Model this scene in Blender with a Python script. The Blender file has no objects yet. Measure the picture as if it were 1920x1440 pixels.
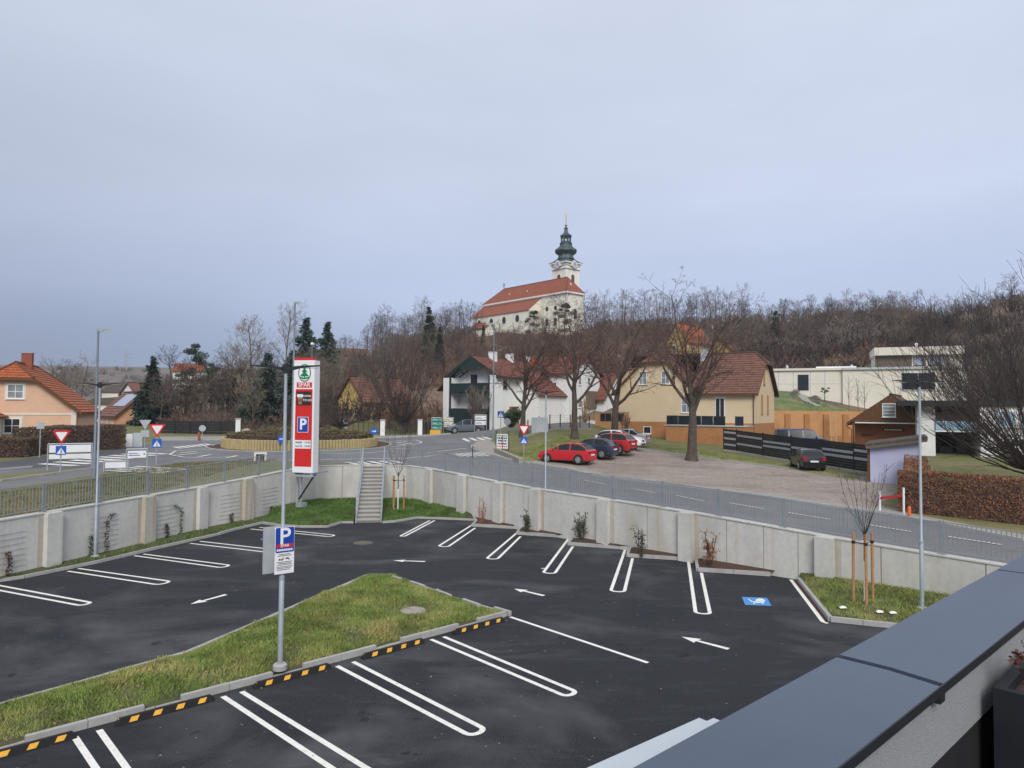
import bpy, math, random
import numpy as np
from mathutils import Vector, Matrix, noise as mnoise
from mathutils.geometry import delaunay_2d_cdt
from mathutils.bvhtree import BVHTree
random.seed(7); np.random.seed(7)
S = bpy.context.scene
COL = S.collection
R = math.radians

# ------------------------------------------------------------------ camera
F, CX, CY, HZ, EYE = 1300.0, 960.0, 720.0, 766.5, 5.8
PITCH = math.atan((HZ - CY) / F); ROLL = 13 / 1550
fw = Vector((0, math.cos(PITCH), math.sin(PITCH)))
_u = Vector((0, -math.sin(PITCH), math.cos(PITCH))); _r = Vector((1, 0, 0))
rt = _r * math.cos(ROLL) + _u * math.sin(ROLL)
up = -_r * math.sin(ROLL) + _u * math.cos(ROLL)
cam = bpy.data.cameras.new('camera'); cam_o = bpy.data.objects.new('camera', cam); COL.objects.link(cam_o)
cam.sensor_width = 36; cam.lens = 36 * F / 1920; cam.clip_start = .05; cam.clip_end = 5000
M = Matrix((rt, up, -fw)).transposed().to_4x4(); M.translation = (0, 0, EYE)
cam_o.matrix_world = M
S.camera = cam_o

# ------------------------------------------------------------------ world, sun, exposure
w = bpy.data.worlds.new('World'); S.world = w; w.use_nodes = True
nt = w.node_tree; N = nt.nodes; N.clear(); LK = nt.links.new
out = N.new('ShaderNodeOutputWorld')
SUN_EL, SUN_AZ = R(39), R(174)          # soft sun behind the cloud, behind and left of the camera
sky = N.new('ShaderNodeTexSky'); sky.sky_type = 'NISHITA'; sky.sun_disc = False
sky.sun_elevation = SUN_EL; sky.sun_rotation = SUN_AZ
bg1 = N.new('ShaderNodeBackground'); bg1.inputs['Strength'].default_value = .05; LK(sky.outputs[0], bg1.inputs[0])
tc = N.new('ShaderNodeTexCoord'); sx = N.new('ShaderNodeSeparateXYZ'); LK(tc.outputs['Generated'], sx.inputs[0])
ramp = N.new('ShaderNodeValToRGB'); LK(sx.outputs['Z'], ramp.inputs[0])
cr = ramp.color_ramp
def lin(c):
    return tuple(((x / 255) / 12.92 if x / 255 <= .04045 else ((x / 255 + .055) / 1.055) ** 2.4) for x in c)
stops = [(0.0, lin((128, 146, 182))), (.06, lin((145, 162, 196))), (.15, lin((181, 193, 221))), (.28, lin((194, 204, 225))), (.5, lin((202, 210, 228))), (1.0, lin((226, 228, 234)))]
while len(cr.elements) < len(stops): cr.elements.new(.5)
for e, (p, c) in zip(cr.elements, stops): e.position = p; e.color = (*c, 1)
# broad brighter cloud to the right, darker to the left
mx = N.new('ShaderNodeMath'); mx.operation = 'MULTIPLY_ADD'; LK(sx.outputs['X'], mx.inputs[0]); mx.inputs[1].default_value = .05; mx.inputs[2].default_value = 1.0
mp = N.new('ShaderNodeMapping'); mp.inputs['Scale'].default_value = (1.6, 1.6, 6); LK(tc.outputs['Generated'], mp.inputs[0])
nz = N.new('ShaderNodeTexNoise'); nz.inputs['Scale'].default_value = 1.7; nz.inputs['Detail'].default_value = 5; nz.inputs['Roughness'].default_value = .5; LK(mp.outputs[0], nz.inputs[0])
mr = N.new('ShaderNodeMapRange'); mr.inputs[1].default_value = .3; mr.inputs[2].default_value = .7; mr.inputs[3].default_value = .955; mr.inputs[4].default_value = 1.045; LK(nz.outputs[0], mr.inputs[0])
# a heavier cloud bank low on the left
ca = N.new('ShaderNodeMapRange'); ca.interpolation_type = 'SMOOTHSTEP'; LK(sx.outputs['X'], ca.inputs[0]); ca.inputs[1].default_value = -.05; ca.inputs[2].default_value = -.75; ca.inputs[3].default_value = 0; ca.inputs[4].default_value = .31
cb = N.new('ShaderNodeMapRange'); LK(sx.outputs['Z'], cb.inputs[0]); cb.inputs[1].default_value = .08; cb.inputs[2].default_value = .45; cb.inputs[3].default_value = 1; cb.inputs[4].default_value = .12
cc_ = N.new('ShaderNodeMath'); cc_.operation = 'MULTIPLY'; LK(ca.outputs[0], cc_.inputs[0]); LK(cb.outputs[0], cc_.inputs[1])
cd_ = N.new('ShaderNodeMath'); cd_.operation = 'SUBTRACT'; LK(mx.outputs[0], cd_.inputs[0]); LK(cc_.outputs[0], cd_.inputs[1])
mm = N.new('ShaderNodeMath'); mm.operation = 'MULTIPLY'; LK(cd_.outputs[0], mm.inputs[0]); LK(mr.outputs[0], mm.inputs[1])
vm = N.new('ShaderNodeVectorMath'); vm.operation = 'SCALE'; LK(ramp.outputs[0], vm.inputs[0]); LK(mm.outputs[0], vm.inputs['Scale'])
bg2 = N.new('ShaderNodeBackground'); bg2.inputs['Strength'].default_value = .71; LK(vm.outputs[0], bg2.inputs[0])
mixw = N.new('ShaderNodeMixShader'); mixw.inputs[0].default_value = .9
LK(bg1.outputs[0], mixw.inputs[1]); LK(bg2.outputs[0], mixw.inputs[2]); LK(mixw.outputs[0], out.inputs[0])
sl = bpy.data.lights.new('sun', 'SUN'); sl.energy = 1.5; sl.angle = R(26); sl.color = (1, .96, .9)
so = bpy.data.objects.new('sun', sl); COL.objects.link(so)
_d = Vector((math.cos(SUN_EL) * math.sin(SUN_AZ), math.cos(SUN_EL) * math.cos(SUN_AZ), math.sin(SUN_EL)))
so.rotation_euler = _d.to_track_quat('Z', 'Y').to_euler()
S.view_settings.view_transform = 'Standard'; S.view_settings.look = 'None'; S.view_settings.gamma = 1
S.view_settings.exposure = 0.72; S.view_settings.use_curve_mapping = False
S.cycles.max_bounces = 6; S.cycles.diffuse_bounces = 3; S.cycles.glossy_bounces = 3; S.cycles.transparent_max_bounces = 6; S.cycles.volume_bounces = 1

# ------------------------------------------------------------------ geometry of view -> points of the place
def ray(px, py):
    d = fw * F + rt * (px - CX) - up * (py - CY)
    return d / d.y
def at(px, py, D): return Vector((0, 0, EYE)) + ray(px, py) * D
def onz(px, py, z=0.0):
    d = ray(px, py); return Vector((0, 0, EYE)) + d * ((z - EYE) / d.z)

# ------------------------------------------------------------------ tagging
def tag(o, label=None, cat=None, group=None, kind=None):
    if label: o['label'] = label
    if cat: o['category'] = cat
    if group: o['group'] = group
    if kind: o['kind'] = kind
    return o
def thing(name, label, cat, loc=(0, 0, 0), rz=0.0, group=None):
    o = bpy.data.objects.new(name, None); COL.objects.link(o); o.empty_display_size = .2
    o.location = loc; o.rotation_euler = (0, 0, rz)
    return tag(o, label, cat, group)
def copy_tree(o, parent=None):
    c = o.copy(); COL.objects.link(c)
    if parent: c.parent = parent
    for ch in o.children: copy_tree(ch, c)
    return c
def link(name, me, parent=None, loc=None, rz=None):
    o = bpy.data.objects.new(name, me); COL.objects.link(o)
    if parent: o.parent = parent
    if loc is not None: o.location = loc
    if rz is not None: o.rotation_euler = (0, 0, rz)
    return o

# ------------------------------------------------------------------ mesh collector
class MB:
    def __init__(s): s.v = []; s.f = []; s.uv = {}; s.mi = []
    def add(s, vs, fs):
        b = len(s.v); s.v += [tuple(p) for p in vs]; s.f += [tuple(i + b for i in f) for f in fs]; return s
    def obox(s, o, a, b, c):
        o, a, b, c = Vector(o), Vector(a), Vector(b), Vector(c)
        if a.cross(b).dot(c) < 0: a, b = b, a
        P = [o, o + a, o + a + b, o + b, o + c, o + a + c, o + a + b + c, o + b + c]
        return s.add(P, [(3, 2, 1, 0), (4, 5, 6, 7), (0, 1, 5, 4), (1, 2, 6, 5), (2, 3, 7, 6), (3, 0, 4, 7)])
    def box(s, x0, y0, z0, x1, y1, z1): return s.obox((x0, y0, z0), (x1 - x0, 0, 0), (0, y1 - y0, 0), (0, 0, z1 - z0))
    def cbox(s, c, sx, sy, sz, rz=0):
        u = Vector((math.cos(rz), math.sin(rz), 0)); v = Vector((-u.y, u.x, 0)); c = Vector(c)
        return s.obox(c - u * sx / 2 - v * sy / 2, u * sx, v * sy, (0, 0, sz))
    def tube(s, p0, p1, r0, r1=None, n=8, cap=True):
        p0, p1 = Vector(p0), Vector(p1); r1 = r0 if r1 is None else r1
        d = (p1 - p0).normalized(); a = d.cross(Vector((0, 0, 1)) if abs(d.z) < .9 else Vector((1, 0, 0))).normalized(); b = d.cross(a)
        vs = []
        for p, r in ((p0, r0), (p1, r1)):
            for k in range(n):
                t = 2 * math.pi * k / n; vs.append(p + (a * math.cos(t) + b * math.sin(t)) * r)
        fs = [(k, (k + 1) % n, n + (k + 1) % n, n + k) for k in range(n)]
        if cap: fs += [tuple(range(n - 1, -1, -1)), tuple(range(n, 2 * n))]
        return s.add(vs, fs)
    def path(s, pts, r, n=6):
        for a, b in zip(pts[:-1], pts[1:]): s.tube(a, b, r, r, n)
        return s
    def lathe(s, prof, n=16, c=(0, 0, 0), rot=0):
        c = Vector(c); vs = []; m = len(prof)
        for r, z in prof:
            for k in range(n):
                t = 2 * math.pi * k / n + rot; vs.append(c + Vector((r * math.cos(t), r * math.sin(t), z)))
        fs = [(i * n + k, i * n + (k + 1) % n, (i + 1) * n + (k + 1) % n, (i + 1) * n + k) for i in range(m - 1) for k in range(n)]
        fs += [tuple(range(n - 1, -1, -1)), tuple(range((m - 1) * n, m * n))]
        return s.add(vs, fs)
    def poly(s, pts): return s.add(pts, [tuple(range(len(pts)))])
    def prism(s, pts, ext):
        pts = [Vector(p) for p in pts]; e = Vector(ext); n = len(pts)
        nm = sum(((pts[i]).cross(pts[(i + 1) % n]) for i in range(n)), Vector())
        if nm.dot(e) < 0: pts = pts[::-1]
        return s.add(pts + [p + e for p in pts], [tuple(range(n - 1, -1, -1)), tuple(range(n, 2 * n))] + [(i, (i + 1) % n, n + (i + 1) % n, n + i) for i in range(n)])
    def sphere(s, c, r, n=10, m=6, sz=1):
        prof = [(r * math.sin(math.pi * i / m) + 1e-4, -r * sz * math.cos(math.pi * i / m)) for i in range(m + 1)]
        return s.lathe(prof, n, c)
    def roof(s, pts, course=.34, lift=.05, upd=None):
        """planar roof polygon laid in overlapping tile courses; uv in metres"""
        pts = [Vector(p) for p in pts]; n = Vector()
        for i in range(len(pts)): n += pts[i].cross(pts[(i + 1) % len(pts)])
        n.normalize()
        if n.z < 0: n = -n; pts = pts[::-1]
        a = Vector((0, 0, 1)).cross(n).normalized(); b = n.cross(a)
        q = [(p.dot(a), p.dot(b)) for p in pts]; h0 = pts[0].dot(n)
        lo = min(y for _, y in q); hi = max(y for _, y in q); k = max(1, round((hi - lo) / course)); st = (hi - lo) / k
        def clip(P, y, keep_above):
            o = []
            for i in range(len(P)):
                p, r = P[i], P[(i + 1) % len(P)]
                ip = p[1] >= y - 1e-9 if keep_above else p[1] <= y + 1e-9
                ir = r[1] >= y - 1e-9 if keep_above else r[1] <= y + 1e-9
                if ip: o.append(p)
                if ip != ir and abs(r[1] - p[1]) > 1e-9:
                    t = (y - p[1]) / (r[1] - p[1]); o.append((p[0] + t * (r[0] - p[0]), y))
            return o
        def W(x, y, h): return a * x + b * y + n * (h0 + h)
        for i in range(k):
            y0, y1 = lo + i * st, lo + (i + 1) * st
            P = clip(clip(q, y0, True), y1, False)
            Q = []
            for p in P:
                if not Q or abs(p[0] - Q[-1][0]) + abs(p[1] - Q[-1][1]) > 1e-5: Q.append(p)
            if len(Q) > 1 and abs(Q[0][0] - Q[-1][0]) + abs(Q[0][1] - Q[-1][1]) < 1e-5: Q.pop()
            if len(Q) < 3: continue
            hh = [lift * (1 - (p[1] - y0) / st) for p in Q]
            fi = len(s.f); s.add([W(p[0], p[1], h) for p, h in zip(Q, hh)], [tuple(range(len(Q)))]); s.uv[fi] = [(p[0], p[1]) for p in Q]
            for j in range(len(Q)):
                p, r = Q[j], Q[(j + 1) % len(Q)]
                if abs(p[1] - y0) < 1e-5 and abs(r[1] - y0) < 1e-5:
                    fi = len(s.f)
                    s.add([W(*p, 0), W(*r, 0), W(*r, lift), W(*p, lift)], [(0, 1, 2, 3)]); s.uv[fi] = [p, r, r, p]
        # underside
        s.mi.append(len(s.f)); s.add([p - n * .06 for p in pts][::-1], [tuple(range(len(pts)))])
        for i in range(len(pts)):
            p, r = pts[i], pts[(i + 1) % len(pts)]; s.add([p - n * .06, r - n * .06, r, p], [(0, 1, 2, 3)])
        return s
    def mesh(s, name, mat, smooth=False, ang=40):
        if s.mi and not isinstance(mat, (list, tuple)): mat = [mat, MT['soffit']]
        me = bpy.data.meshes.new(name); me.from_pydata(s.v, [], s.f)
        if s.uv:
            ul = me.uv_layers.new(name='UVMap')
            for fi, c in s.uv.items():
                st = me.polygons[fi].loop_start
                for k, t in enumerate(c): ul.data[st + k].uv = t
        for fi in s.mi: me.polygons[fi].material_index = 1
        for m in (mat if isinstance(mat, (list, tuple)) else [mat]): me.materials.append(m)
        if smooth:
            me.polygons.foreach_set('use_smooth', [True] * len(me.polygons)); me.set_sharp_from_angle(angle=R(ang))
        return me
    def build(s, name, mat, parent=None, smooth=False, ang=40):
        return link(name, s.mesh(name, mat, smooth, ang), parent)

def np_mesh(name, V, Fq, mat):
    """V (n,3), Fq (m,k) uniform faces"""
    me = bpy.data.meshes.new(name); V = np.asarray(V, np.float32); Fq = np.asarray(Fq, np.int32); k = Fq.shape[1]
    me.vertices.add(len(V)); me.vertices.foreach_set('co', V.ravel())
    me.loops.add(Fq.size); me.loops.foreach_set('vertex_index', Fq.ravel())
    me.polygons.add(len(Fq)); me.polygons.foreach_set('loop_start', np.arange(0, Fq.size, k, dtype=np.int32))
    me.update(calc_edges=True); me.materials.append(mat)
    return me

# ------------------------------------------------------------------ materials
def mat(name, col, rough=.7, var=.12, scale=3.0, bump=0.0, bscale=40.0, metal=0.0, spec=.5, col2=None, detail=5, coat=0.0, scl=None, var2=None):
    """principled with noise between two tints of the colour, optional fine relief"""
    m = bpy.data.materials.new(name); m.use_nodes = True; t = m.node_tree; b = t.nodes['Principled BSDF']; L = t.links.new
    b.inputs['Roughness'].default_value = rough; b.inputs['Metallic'].default_value = metal; b.inputs['Specular IOR Level'].default_value = spec
    b.inputs['Coat Weight'].default_value = coat
    c0 = tuple(x * (1 - var) for x in col); c1 = col2 if col2 else tuple(min(1, x * (1 + var)) for x in col)
    g = t.nodes.new('ShaderNodeNewGeometry'); pos = g.outputs['Position']
    if scl:
        mp = t.nodes.new('ShaderNodeMapping'); mp.inputs['Scale'].default_value = scl; L(pos, mp.inputs[0]); pos = mp.outputs[0]
    n = t.nodes.new('ShaderNodeTexNoise'); n.inputs['Scale'].default_value = scale; n.inputs['Detail'].default_value = detail; n.inputs['Roughness'].default_value = .6; L(pos, n.inputs[0])
    rp = t.nodes.new('ShaderNodeMapRange'); rp.inputs[1].default_value = .32; rp.inputs[2].default_value = .68; L(n.outputs[0], rp.inputs[0])
    mx = t.nodes.new('ShaderNodeMix'); mx.data_type = 'RGBA'; mx.inputs[6].default_value = (*c0, 1); mx.inputs[7].default_value = (*c1, 1); L(rp.outputs[0], mx.inputs[0])
    L(mx.outputs[2], b.inputs['Base Color'])
    if bump:
        n2 = t.nodes.new('ShaderNodeTexNoise'); n2.inputs['Scale'].default_value = bscale; n2.inputs['Detail'].default_value = 3; L(g.outputs['Position'], n2.inputs[0])
        bp = t.nodes.new('ShaderNodeBump'); bp.inputs['Strength'].default_value = bump; bp.inputs['Distance'].default_value = .02; L(n2.outputs[0], bp.inputs['Height']); L(bp.outputs[0], b.inputs['Normal'])
    m['mix'] = 1
    return m
def layer(m, col, scale, lo, hi, amt=1.0, scl=None, detail=6, seed=0.0, rough=.65, dist=0.0):
    """add a patchy second colour over an existing material's base colour"""
    t = m.node_tree; b = t.nodes['Principled BSDF']; L = t.links.new; src = b.inputs['Base Color'].links[0].from_socket
    g = t.nodes.new('ShaderNodeNewGeometry'); mp = t.nodes.new('ShaderNodeMapping'); mp.inputs['Location'].default_value = (seed, seed * 1.7, seed * .6)
    mp.inputs['Scale'].default_value = scl or (1, 1, 1); L(g.outputs['Position'], mp.inputs[0])
    n = t.nodes.new('ShaderNodeTexNoise'); n.inputs['Scale'].default_value = scale; n.inputs['Detail'].default_value = detail; n.inputs['Roughness'].default_value = rough; n.inputs['Distortion'].default_value = dist; L(mp.outputs[0], n.inputs[0])
    rp = t.nodes.new('ShaderNodeMapRange'); rp.inputs[1].default_value = lo; rp.inputs[2].default_value = hi; rp.inputs[4].default_value = amt; L(n.outputs[0], rp.inputs[0])
    mx = t.nodes.new('ShaderNodeMix'); mx.data_type = 'RGBA'; mx.inputs[7].default_value = (*col, 1); L(rp.outputs[0], mx.inputs[0]); L(src, mx.inputs[6]); L(mx.outputs[2], b.inputs['Base Color'])
    return m
def tile_mat(name, c1, c2, cm, bw=.3, bh=.34, lichen=None):
    m = bpy.data.materials.new(name); m.use_nodes = True; t = m.node_tree; b = t.nodes['Principled BSDF']; L = t.links.new
    b.inputs['Roughness'].default_value = .75
    uv = t.nodes.new('ShaderNodeUVMap'); br = t.nodes.new('ShaderNodeTexBrick')
    br.inputs['Scale'].default_value = 1; br.inputs['Brick Width'].default_value = bw; br.inputs['Row Height'].default_value = bh; br.inputs['Mortar Size'].default_value = .012
    br.inputs['Color1'].default_value = (*c1, 1); br.inputs['Color2'].default_value = (*c2, 1); br.inputs['Mortar'].default_value = (*cm, 1); br.inputs['Bias'].default_value = 0
    L(uv.outputs[0], br.inputs[0]); L(br.outputs[0], b.inputs['Base Color'])
    wv = t.nodes.new('ShaderNodeTexWave'); wv.inputs['Scale'].default_value = 1 / bw * .5; L(uv.outputs[0], wv.inputs[0])
    bp = t.nodes.new('ShaderNodeBump'); bp.inputs['Strength'].default_value = .6; bp.inputs['Distance'].default_value = .03; L(wv.outputs[0], bp.inputs['Height']); L(bp.outputs[0], b.inputs['Normal'])
    if lichen: layer(m, lichen, .8, .5, .72, .6)
    return m
MT = {}
def glassmat(name, col, rough=.08):
    m = mat(name, col, rough, .35, 1.2, spec=.45); return m

MT['asphalt'] = layer(layer(layer(layer(mat('fresh_asphalt', (.0225, .0245, .0295), .88, .85, 34, .35, 160, spec=.3), (.085, .086, .091), .2, .5, .68, .85, (1, 1.6, 1), 7, 3.1, .6, .6), (.014, .016, .022), .35, .52, .7, .7, (1, 1, 1), 6, 9.0), (.14, .14, .145), .3, .62, .78, .6, (1, 2.2, 1), 8, 17.3, .7, 1.0), (.05, .053, .062), 2.2, .52, .75, .55, (.35, 1.3, 1), 5, 5.0)
layer(MT['asphalt'], (.008, .008, .009), 1.5, .66, .71, .75, None, 3, 21); layer(MT['asphalt'], (.3, .3, .29), 7, .73, .76, .6, None, 2, 33)
MT['riser'] = mat('tan_riser_concrete', (.24, .225, .19), .9, .12, 8, .2, 60)  # dark tan concrete of the risers, darker than the step slabs
MT['road'] = layer(layer(mat('road_asphalt', (.15, .15, .158), .85, .1, 30, .2, 90, spec=.3), (.2, .198, .2), .25, .45, .65, .7, (1, 1, 1), 6), (.09, .09, .095), .5, .55, .7, .5, (.4, 1, 1), 6, 4.0)
MT['road_dark'] = layer(mat('newer_road_asphalt', (.075, .077, .085), .85, .12, 30, .2, 90, spec=.3), (.11, .11, .115), .4, .45, .7, .7)
MT['pave'] = layer(mat('pale_pavement', (.3, .28, .25), .9, .1, 8, .2, 60), (.2, .18, .15), .5, .5, .72, .7)
MT['gravel'] = layer(layer(layer(mat('gravel', (.29, .245, .21), .95, .3, 5, .5, 25), (.16, .115, .09), .12, .48, .66, .85, (1, 1.8, 1), 8, 2.2), (.4, .37, .34), .22, .55, .75, .8, (1, 2.2, 1), 8, 7.7), (.2, .15, .12), 1.3, .5, .75, .7, (.6, 1.8, 1))
MT['lawn'] = layer(layer(mat('winter_grass', (.125, .135, .042), .95, .3, 14, .6, 30), (.21, .165, .075), .35, .42, .62, .8, None, 7), (.075, .11, .026), 1.1, .5, .7, .7, None, 6, 8)
MT['soil'] = layer(mat('soil', (.085, .07, .04), .95, .3, 9, .6, 30), (.06, .08, .025), 1.2, .4, .6, .8)
MT['hill'] = layer(layer(mat('leaf_litter_hillside', (.16, .108, .072), .95, .35, 1.5, .6, 6), (.075, .07, .04), .09, .45, .6, .8), (.2, .14, .08), .15, .55, .72, .8, None, 6, 5)
MT['ridge'] = layer(layer(mat('vineyard_ridge', (.14, .115, .095), .95, .3, .05), (.07, .065, .055), .012, .45, .6, .9, (1, 4, 4)), (.24, .2, .16), .02, .58, .7, .7, (1, 5, 5))
MT['mound'] = layer(layer(mat('mound_grass', (.085, .135, .03), .95, .3, 2, .5, 20), (.2, .18, .08), .35, .45, .62, .85), (.04, .075, .015), 1.0, .5, .7, .6)
MT['mulch'] = mat('bark_mulch', (.075, .04, .028), .95, .5, 25, .8, 60)
MT['concrete'] = layer(layer(layer(mat('cast_concrete', (.585, .575, .53), .85, .07, 6, .12, 40), (.35, .345, .32), .5, .48, .7, .6, (1, 1, .5), 7), (.4, .34, .22), 1.1, .55, .75, .5, (1.4, 1.4, .12), 5, 4), (.29, .29, .28), .8, .62, .78, .5, (1.5, 1.5, .4), 7, 12)
MT['concrete_stain'] = layer(mat('stained_concrete', (.47, .44, .38), .85, .08, 6, .12, 40), (.38, .32, .22), 2.5, .45, .6, .7, (2, 2, .1), 4, 2)
MT['kerb'] = layer(mat('kerb_concrete', (.38, .375, .36), .88, .1, 12, .25, 60), (.26, .25, .23), 1.5, .5, .72, .6)
MT['kerb_dark'] = mat('kerb_side', (.2, .19, .18), .9, .3, 20, .3, 60)
MT['paint'] = layer(mat('white_road_paint', (.78, .77, .71), .7, .05, 10, .15, 120), (.5, .49, .45), 2.2, .58, .75, .5)
layer(MT['paint'], (.12, .12, .12), 22, .62, .7, .75, None, 4, 3)
layer(MT['paint'], (.55, .53, .48), 7, .52, .7, .6, None, 5, 6)
MT['paint_old'] = layer(mat('worn_road_paint', (.66, .65, .61), .8, .08, 8), (.28, .28, .28), 2.0, .5, .7, .7)
MT['paint_blue'] = layer(mat('blue_ground_paint', (.06, .26, .6), .7, .08, 8), (.03, .05, .1), 3, .6, .75, .5)
MT['black_rubber'] = mat('black_rubber', (.009, .009, .01), .9, .3, 15)
MT['yellow'] = mat('amber_reflector', (.75, .37, .03), .5, .12, 20)
MT['galv'] = mat('galvanised_steel', (.4, .44, .47), .5, .12, 3, metal=.35)
MT['galv_dark'] = mat('galvanised_rail', (.3, .33, .35), .5, .12, 3, metal=.3)
MT['black'] = mat('black_metal', (.02, .021, .024), .45, .2, 4)
MT['zinc'] = layer(mat('grey_coated_sheet', (.07, .09, .128), .32, .05, 1.5, .04, 200, metal=.15, spec=.45), (.082, .104, .145), .9, .4, .7, .8, None, 6)
MT['anthracite'] = mat('anthracite_sheet', (.016, .018, .022), .5, .1, 3)
MT['plaster'] = mat('pale_textured_plaster', (.44, .455, .465), .95, .08, 60, .9, 260)
MT['planter'] = mat('anthracite_planter', (.012, .014, .02), .6, .15, 4, .2, 200)
MT['deck'] = mat('terrace_floor', (.01, .01, .011), .8, .2, 4)
MT['white'] = mat('white_sheet', (.8, .8, .8), .4, .03, 1)
MT['canopy'] = mat('canopy_sheet', (.5, .545, .585), .5, .03, 2)
MT['white_plain'] = mat('white_lacquer', (.82, .82, .83), .35, .02, 1)
MT['offwhite'] = layer(mat('white_render', (.74, .74, .72), .9, .05, 2, .1, 30), (.5, .48, .45), .5, .55, .75, .5, (1, 1, .4))
MT['red'] = mat('signal_red', (.62, .02, .018), .4, .05, 2)
MT['red_paint_car'] = mat('red_car_paint', (.52, .012, .018), .28, .04, 2, coat=.6)
MT['red_dark_car'] = mat('deep_red_car_paint', (.4, .018, .018), .3, .05, 2, coat=.6)
MT['green'] = mat('sign_green', (.0, .2, .075), .4, .05, 2)
MT['blue'] = mat('sign_blue', (.01, .055, .36), .4, .05, 2)
MT['blue_bright'] = mat('traffic_blue', (.01, .1, .48), .45, .05, 2)
MT['signwhite'] = mat('sign_white', (.78, .79, .8), .45, .04, 3)
MT['signgrey'] = mat('sign_back_grey', (.42, .45, .47), .5, .1, 3, metal=.2)
MT['ink'] = mat('black_print', (.02, .02, .025), .6, .1, 5)
MT['ink_red'] = mat('red_print', (.55, .05, .04), .6, .1, 5)
MT['brown_panel'] = mat('dark_brown_print', (.04, .02, .015), .4, .3, 3)
MT['cup'] = mat('cardboard_print', (.3, .2, .12), .6, .1, 5)
MT['peach'] = layer(mat('peach_render', (.68, .44, .3), .92, .04, 2, .1, 30), (.6, .36, .23), .6, .5, .75, .5, (1, 1, .5))
MT['orange_render'] = layer(mat('orange_render', (.52, .275, .125), .92, .05, 1, .1, 30), (.4, .15, .045), .35, .5, .72, .7, (1, 1, .6))
MT['plinth'] = layer(mat('ochre_plinth', (.4, .19, .075), .92, .08, 2, .1, 30), (.25, .1, .035), .6, .5, .75, .6)
MT['yellow_render'] = layer(mat('yellow_render', (.63, .5, .33), .92, .04, 1, .1, 30), (.56, .43, .25), .4, .5, .75, .5)
MT['ochre_far'] = mat('yellow_far_render', (.6, .42, .14), .92, .1, .5)
MT['cream'] = layer(mat('cream_render', (.72, .67, .57), .92, .05, .4, .1, 30), (.62, .57, .48), .3, .5, .75, .6, (1, 1, .4))
MT['church_wall'] = layer(mat('church_render', (.78, .75, .64), .92, .05, .3), (.6, .55, .43), .25, .5, .75, .6, (1, 1, .4))
MT['church_trim'] = mat('church_white_trim', (.78, .76, .72), .9, .05, .5)
MT['lavender'] = layer(mat('lavender_render', (.46, .48, .66), .92, .05, 1, .2, 20), (.55, .55, .66), .6, .45, .7, .6)
MT['copper'] = layer(mat('weathered_copper', (.03, .05, .06), .6, .3, .6), (.09, .16, .14), .7, .45, .68, .8)
MT['gold'] = mat('gilt', (.6, .42, .12), .35, .1, 2, metal=.7)
MT['tile_orange'] = tile_mat('orange_clay_tiles', (.42, .115, .035), (.33, .085, .028), (.13, .035, .015), .3, .36)
MT['tile_red'] = tile_mat('red_clay_tiles', (.25, .085, .055), (.175, .06, .042), (.07, .03, .022), .3, .34, (.13, .075, .05))
MT['tile_brown'] = tile_mat('old_brown_tiles', (.22, .1, .07), (.15, .07, .05), (.06, .03, .022), .3, .34, (.16, .09, .055))
MT['tile_church'] = tile_mat('church_tiles', (.31, .09, .045), (.25, .07, .036), (.15, .045, .025), .6, .5)
MT['chimney'] = mat('brick_chimney', (.27, .08, .05), .85, .2, 8)
MT['wood_dark'] = layer(mat('dark_stained_wood', (.13, .058, .022), .75, .3, 5, .3, 20, scl=(6, 6, .4)), (.06, .025, .012), 3, .5, .7, .6, (8, 8, .3))
MT['wood_red'] = layer(mat('brown_wood_wall', (.25, .09, .035), .75, .2, 5, .3, 20), (.15, .05, .02), 2, .5, .7, .6)
MT['wood_grey'] = mat('weathered_slats', (.15, .115, .085), .85, .25, 4, .3, 20, scl=(1, 1, 8))
MT['wood_pale'] = mat('pale_wood', (.5, .33, .18), .7, .15, 6, .2, 30)
MT['stake'] = mat('stake_wood', (.42, .22, .1), .75, .15, 6, .2, 30)
MT['stone'] = mat('old_stone', (.3, .27, .23), .92, .25, 6, .5, 20)
MT['felt'] = mat('roofing_felt', (.09, .075, .06), .95, .3, 4, .6, 20)
MT['soffit'] = mat('dark_soffit_boards', (.045, .03, .022), .8, .2, 4)
MT['orange_house'] = mat('salmon_orange_render', (.62, .33, .18), .92, .05, 1)
MT['lamp_steel'] = mat('weathered_lamp_steel', (.2, .23, .26), .5, .12, 3, metal=.3)
MT['dark_green'] = mat('dark_green_wood', (.012, .03, .03), .6, .2, 4)
MT['frame'] = mat('white_window_frame', (.78, .78, .76), .5, .03, 4)
MT['surround'] = mat('pale_window_surround', (.7, .64, .56), .85, .04, 4)
MT['glass'] = glassmat('window_glass', (.028, .034, .042))
MT['glass_curtain'] = glassmat('curtained_glass', (.22, .25, .26), .25)
MT['glass_car'] = glassmat('car_glass', (.012, .016, .018), .12)
MT['glass_green'] = glassmat('greenish_glass', (.14, .26, .25), .2)
MT['glass_dark'] = glassmat('dark_glass', (.02, .025, .035), .1)
MT['solar'] = mat('solar_panel', (.33, .38, .47), .25, .05, 3)
MT['tyre'] = mat('tyre_rubber', (.018, .018, .018), .85, .2, 10)
MT['rim'] = mat('alloy_rim', (.55, .56, .58), .35, .1, 6, metal=.6)
MT['white_car'] = mat('white_car_paint', (.8, .8, .8), .28, .02, 2, coat=.6)
MT['navy_car'] = mat('navy_car_paint', (.02, .03, .07), .28, .1, 2, coat=.6)
MT['black_car'] = mat('black_car_paint', (.012, .012, .014), .25, .1, 2, coat=.6)
MT['van_blue'] = mat('blue_van_paint', (.01, .024, .13), .4, .06, 2, coat=.15)
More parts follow.
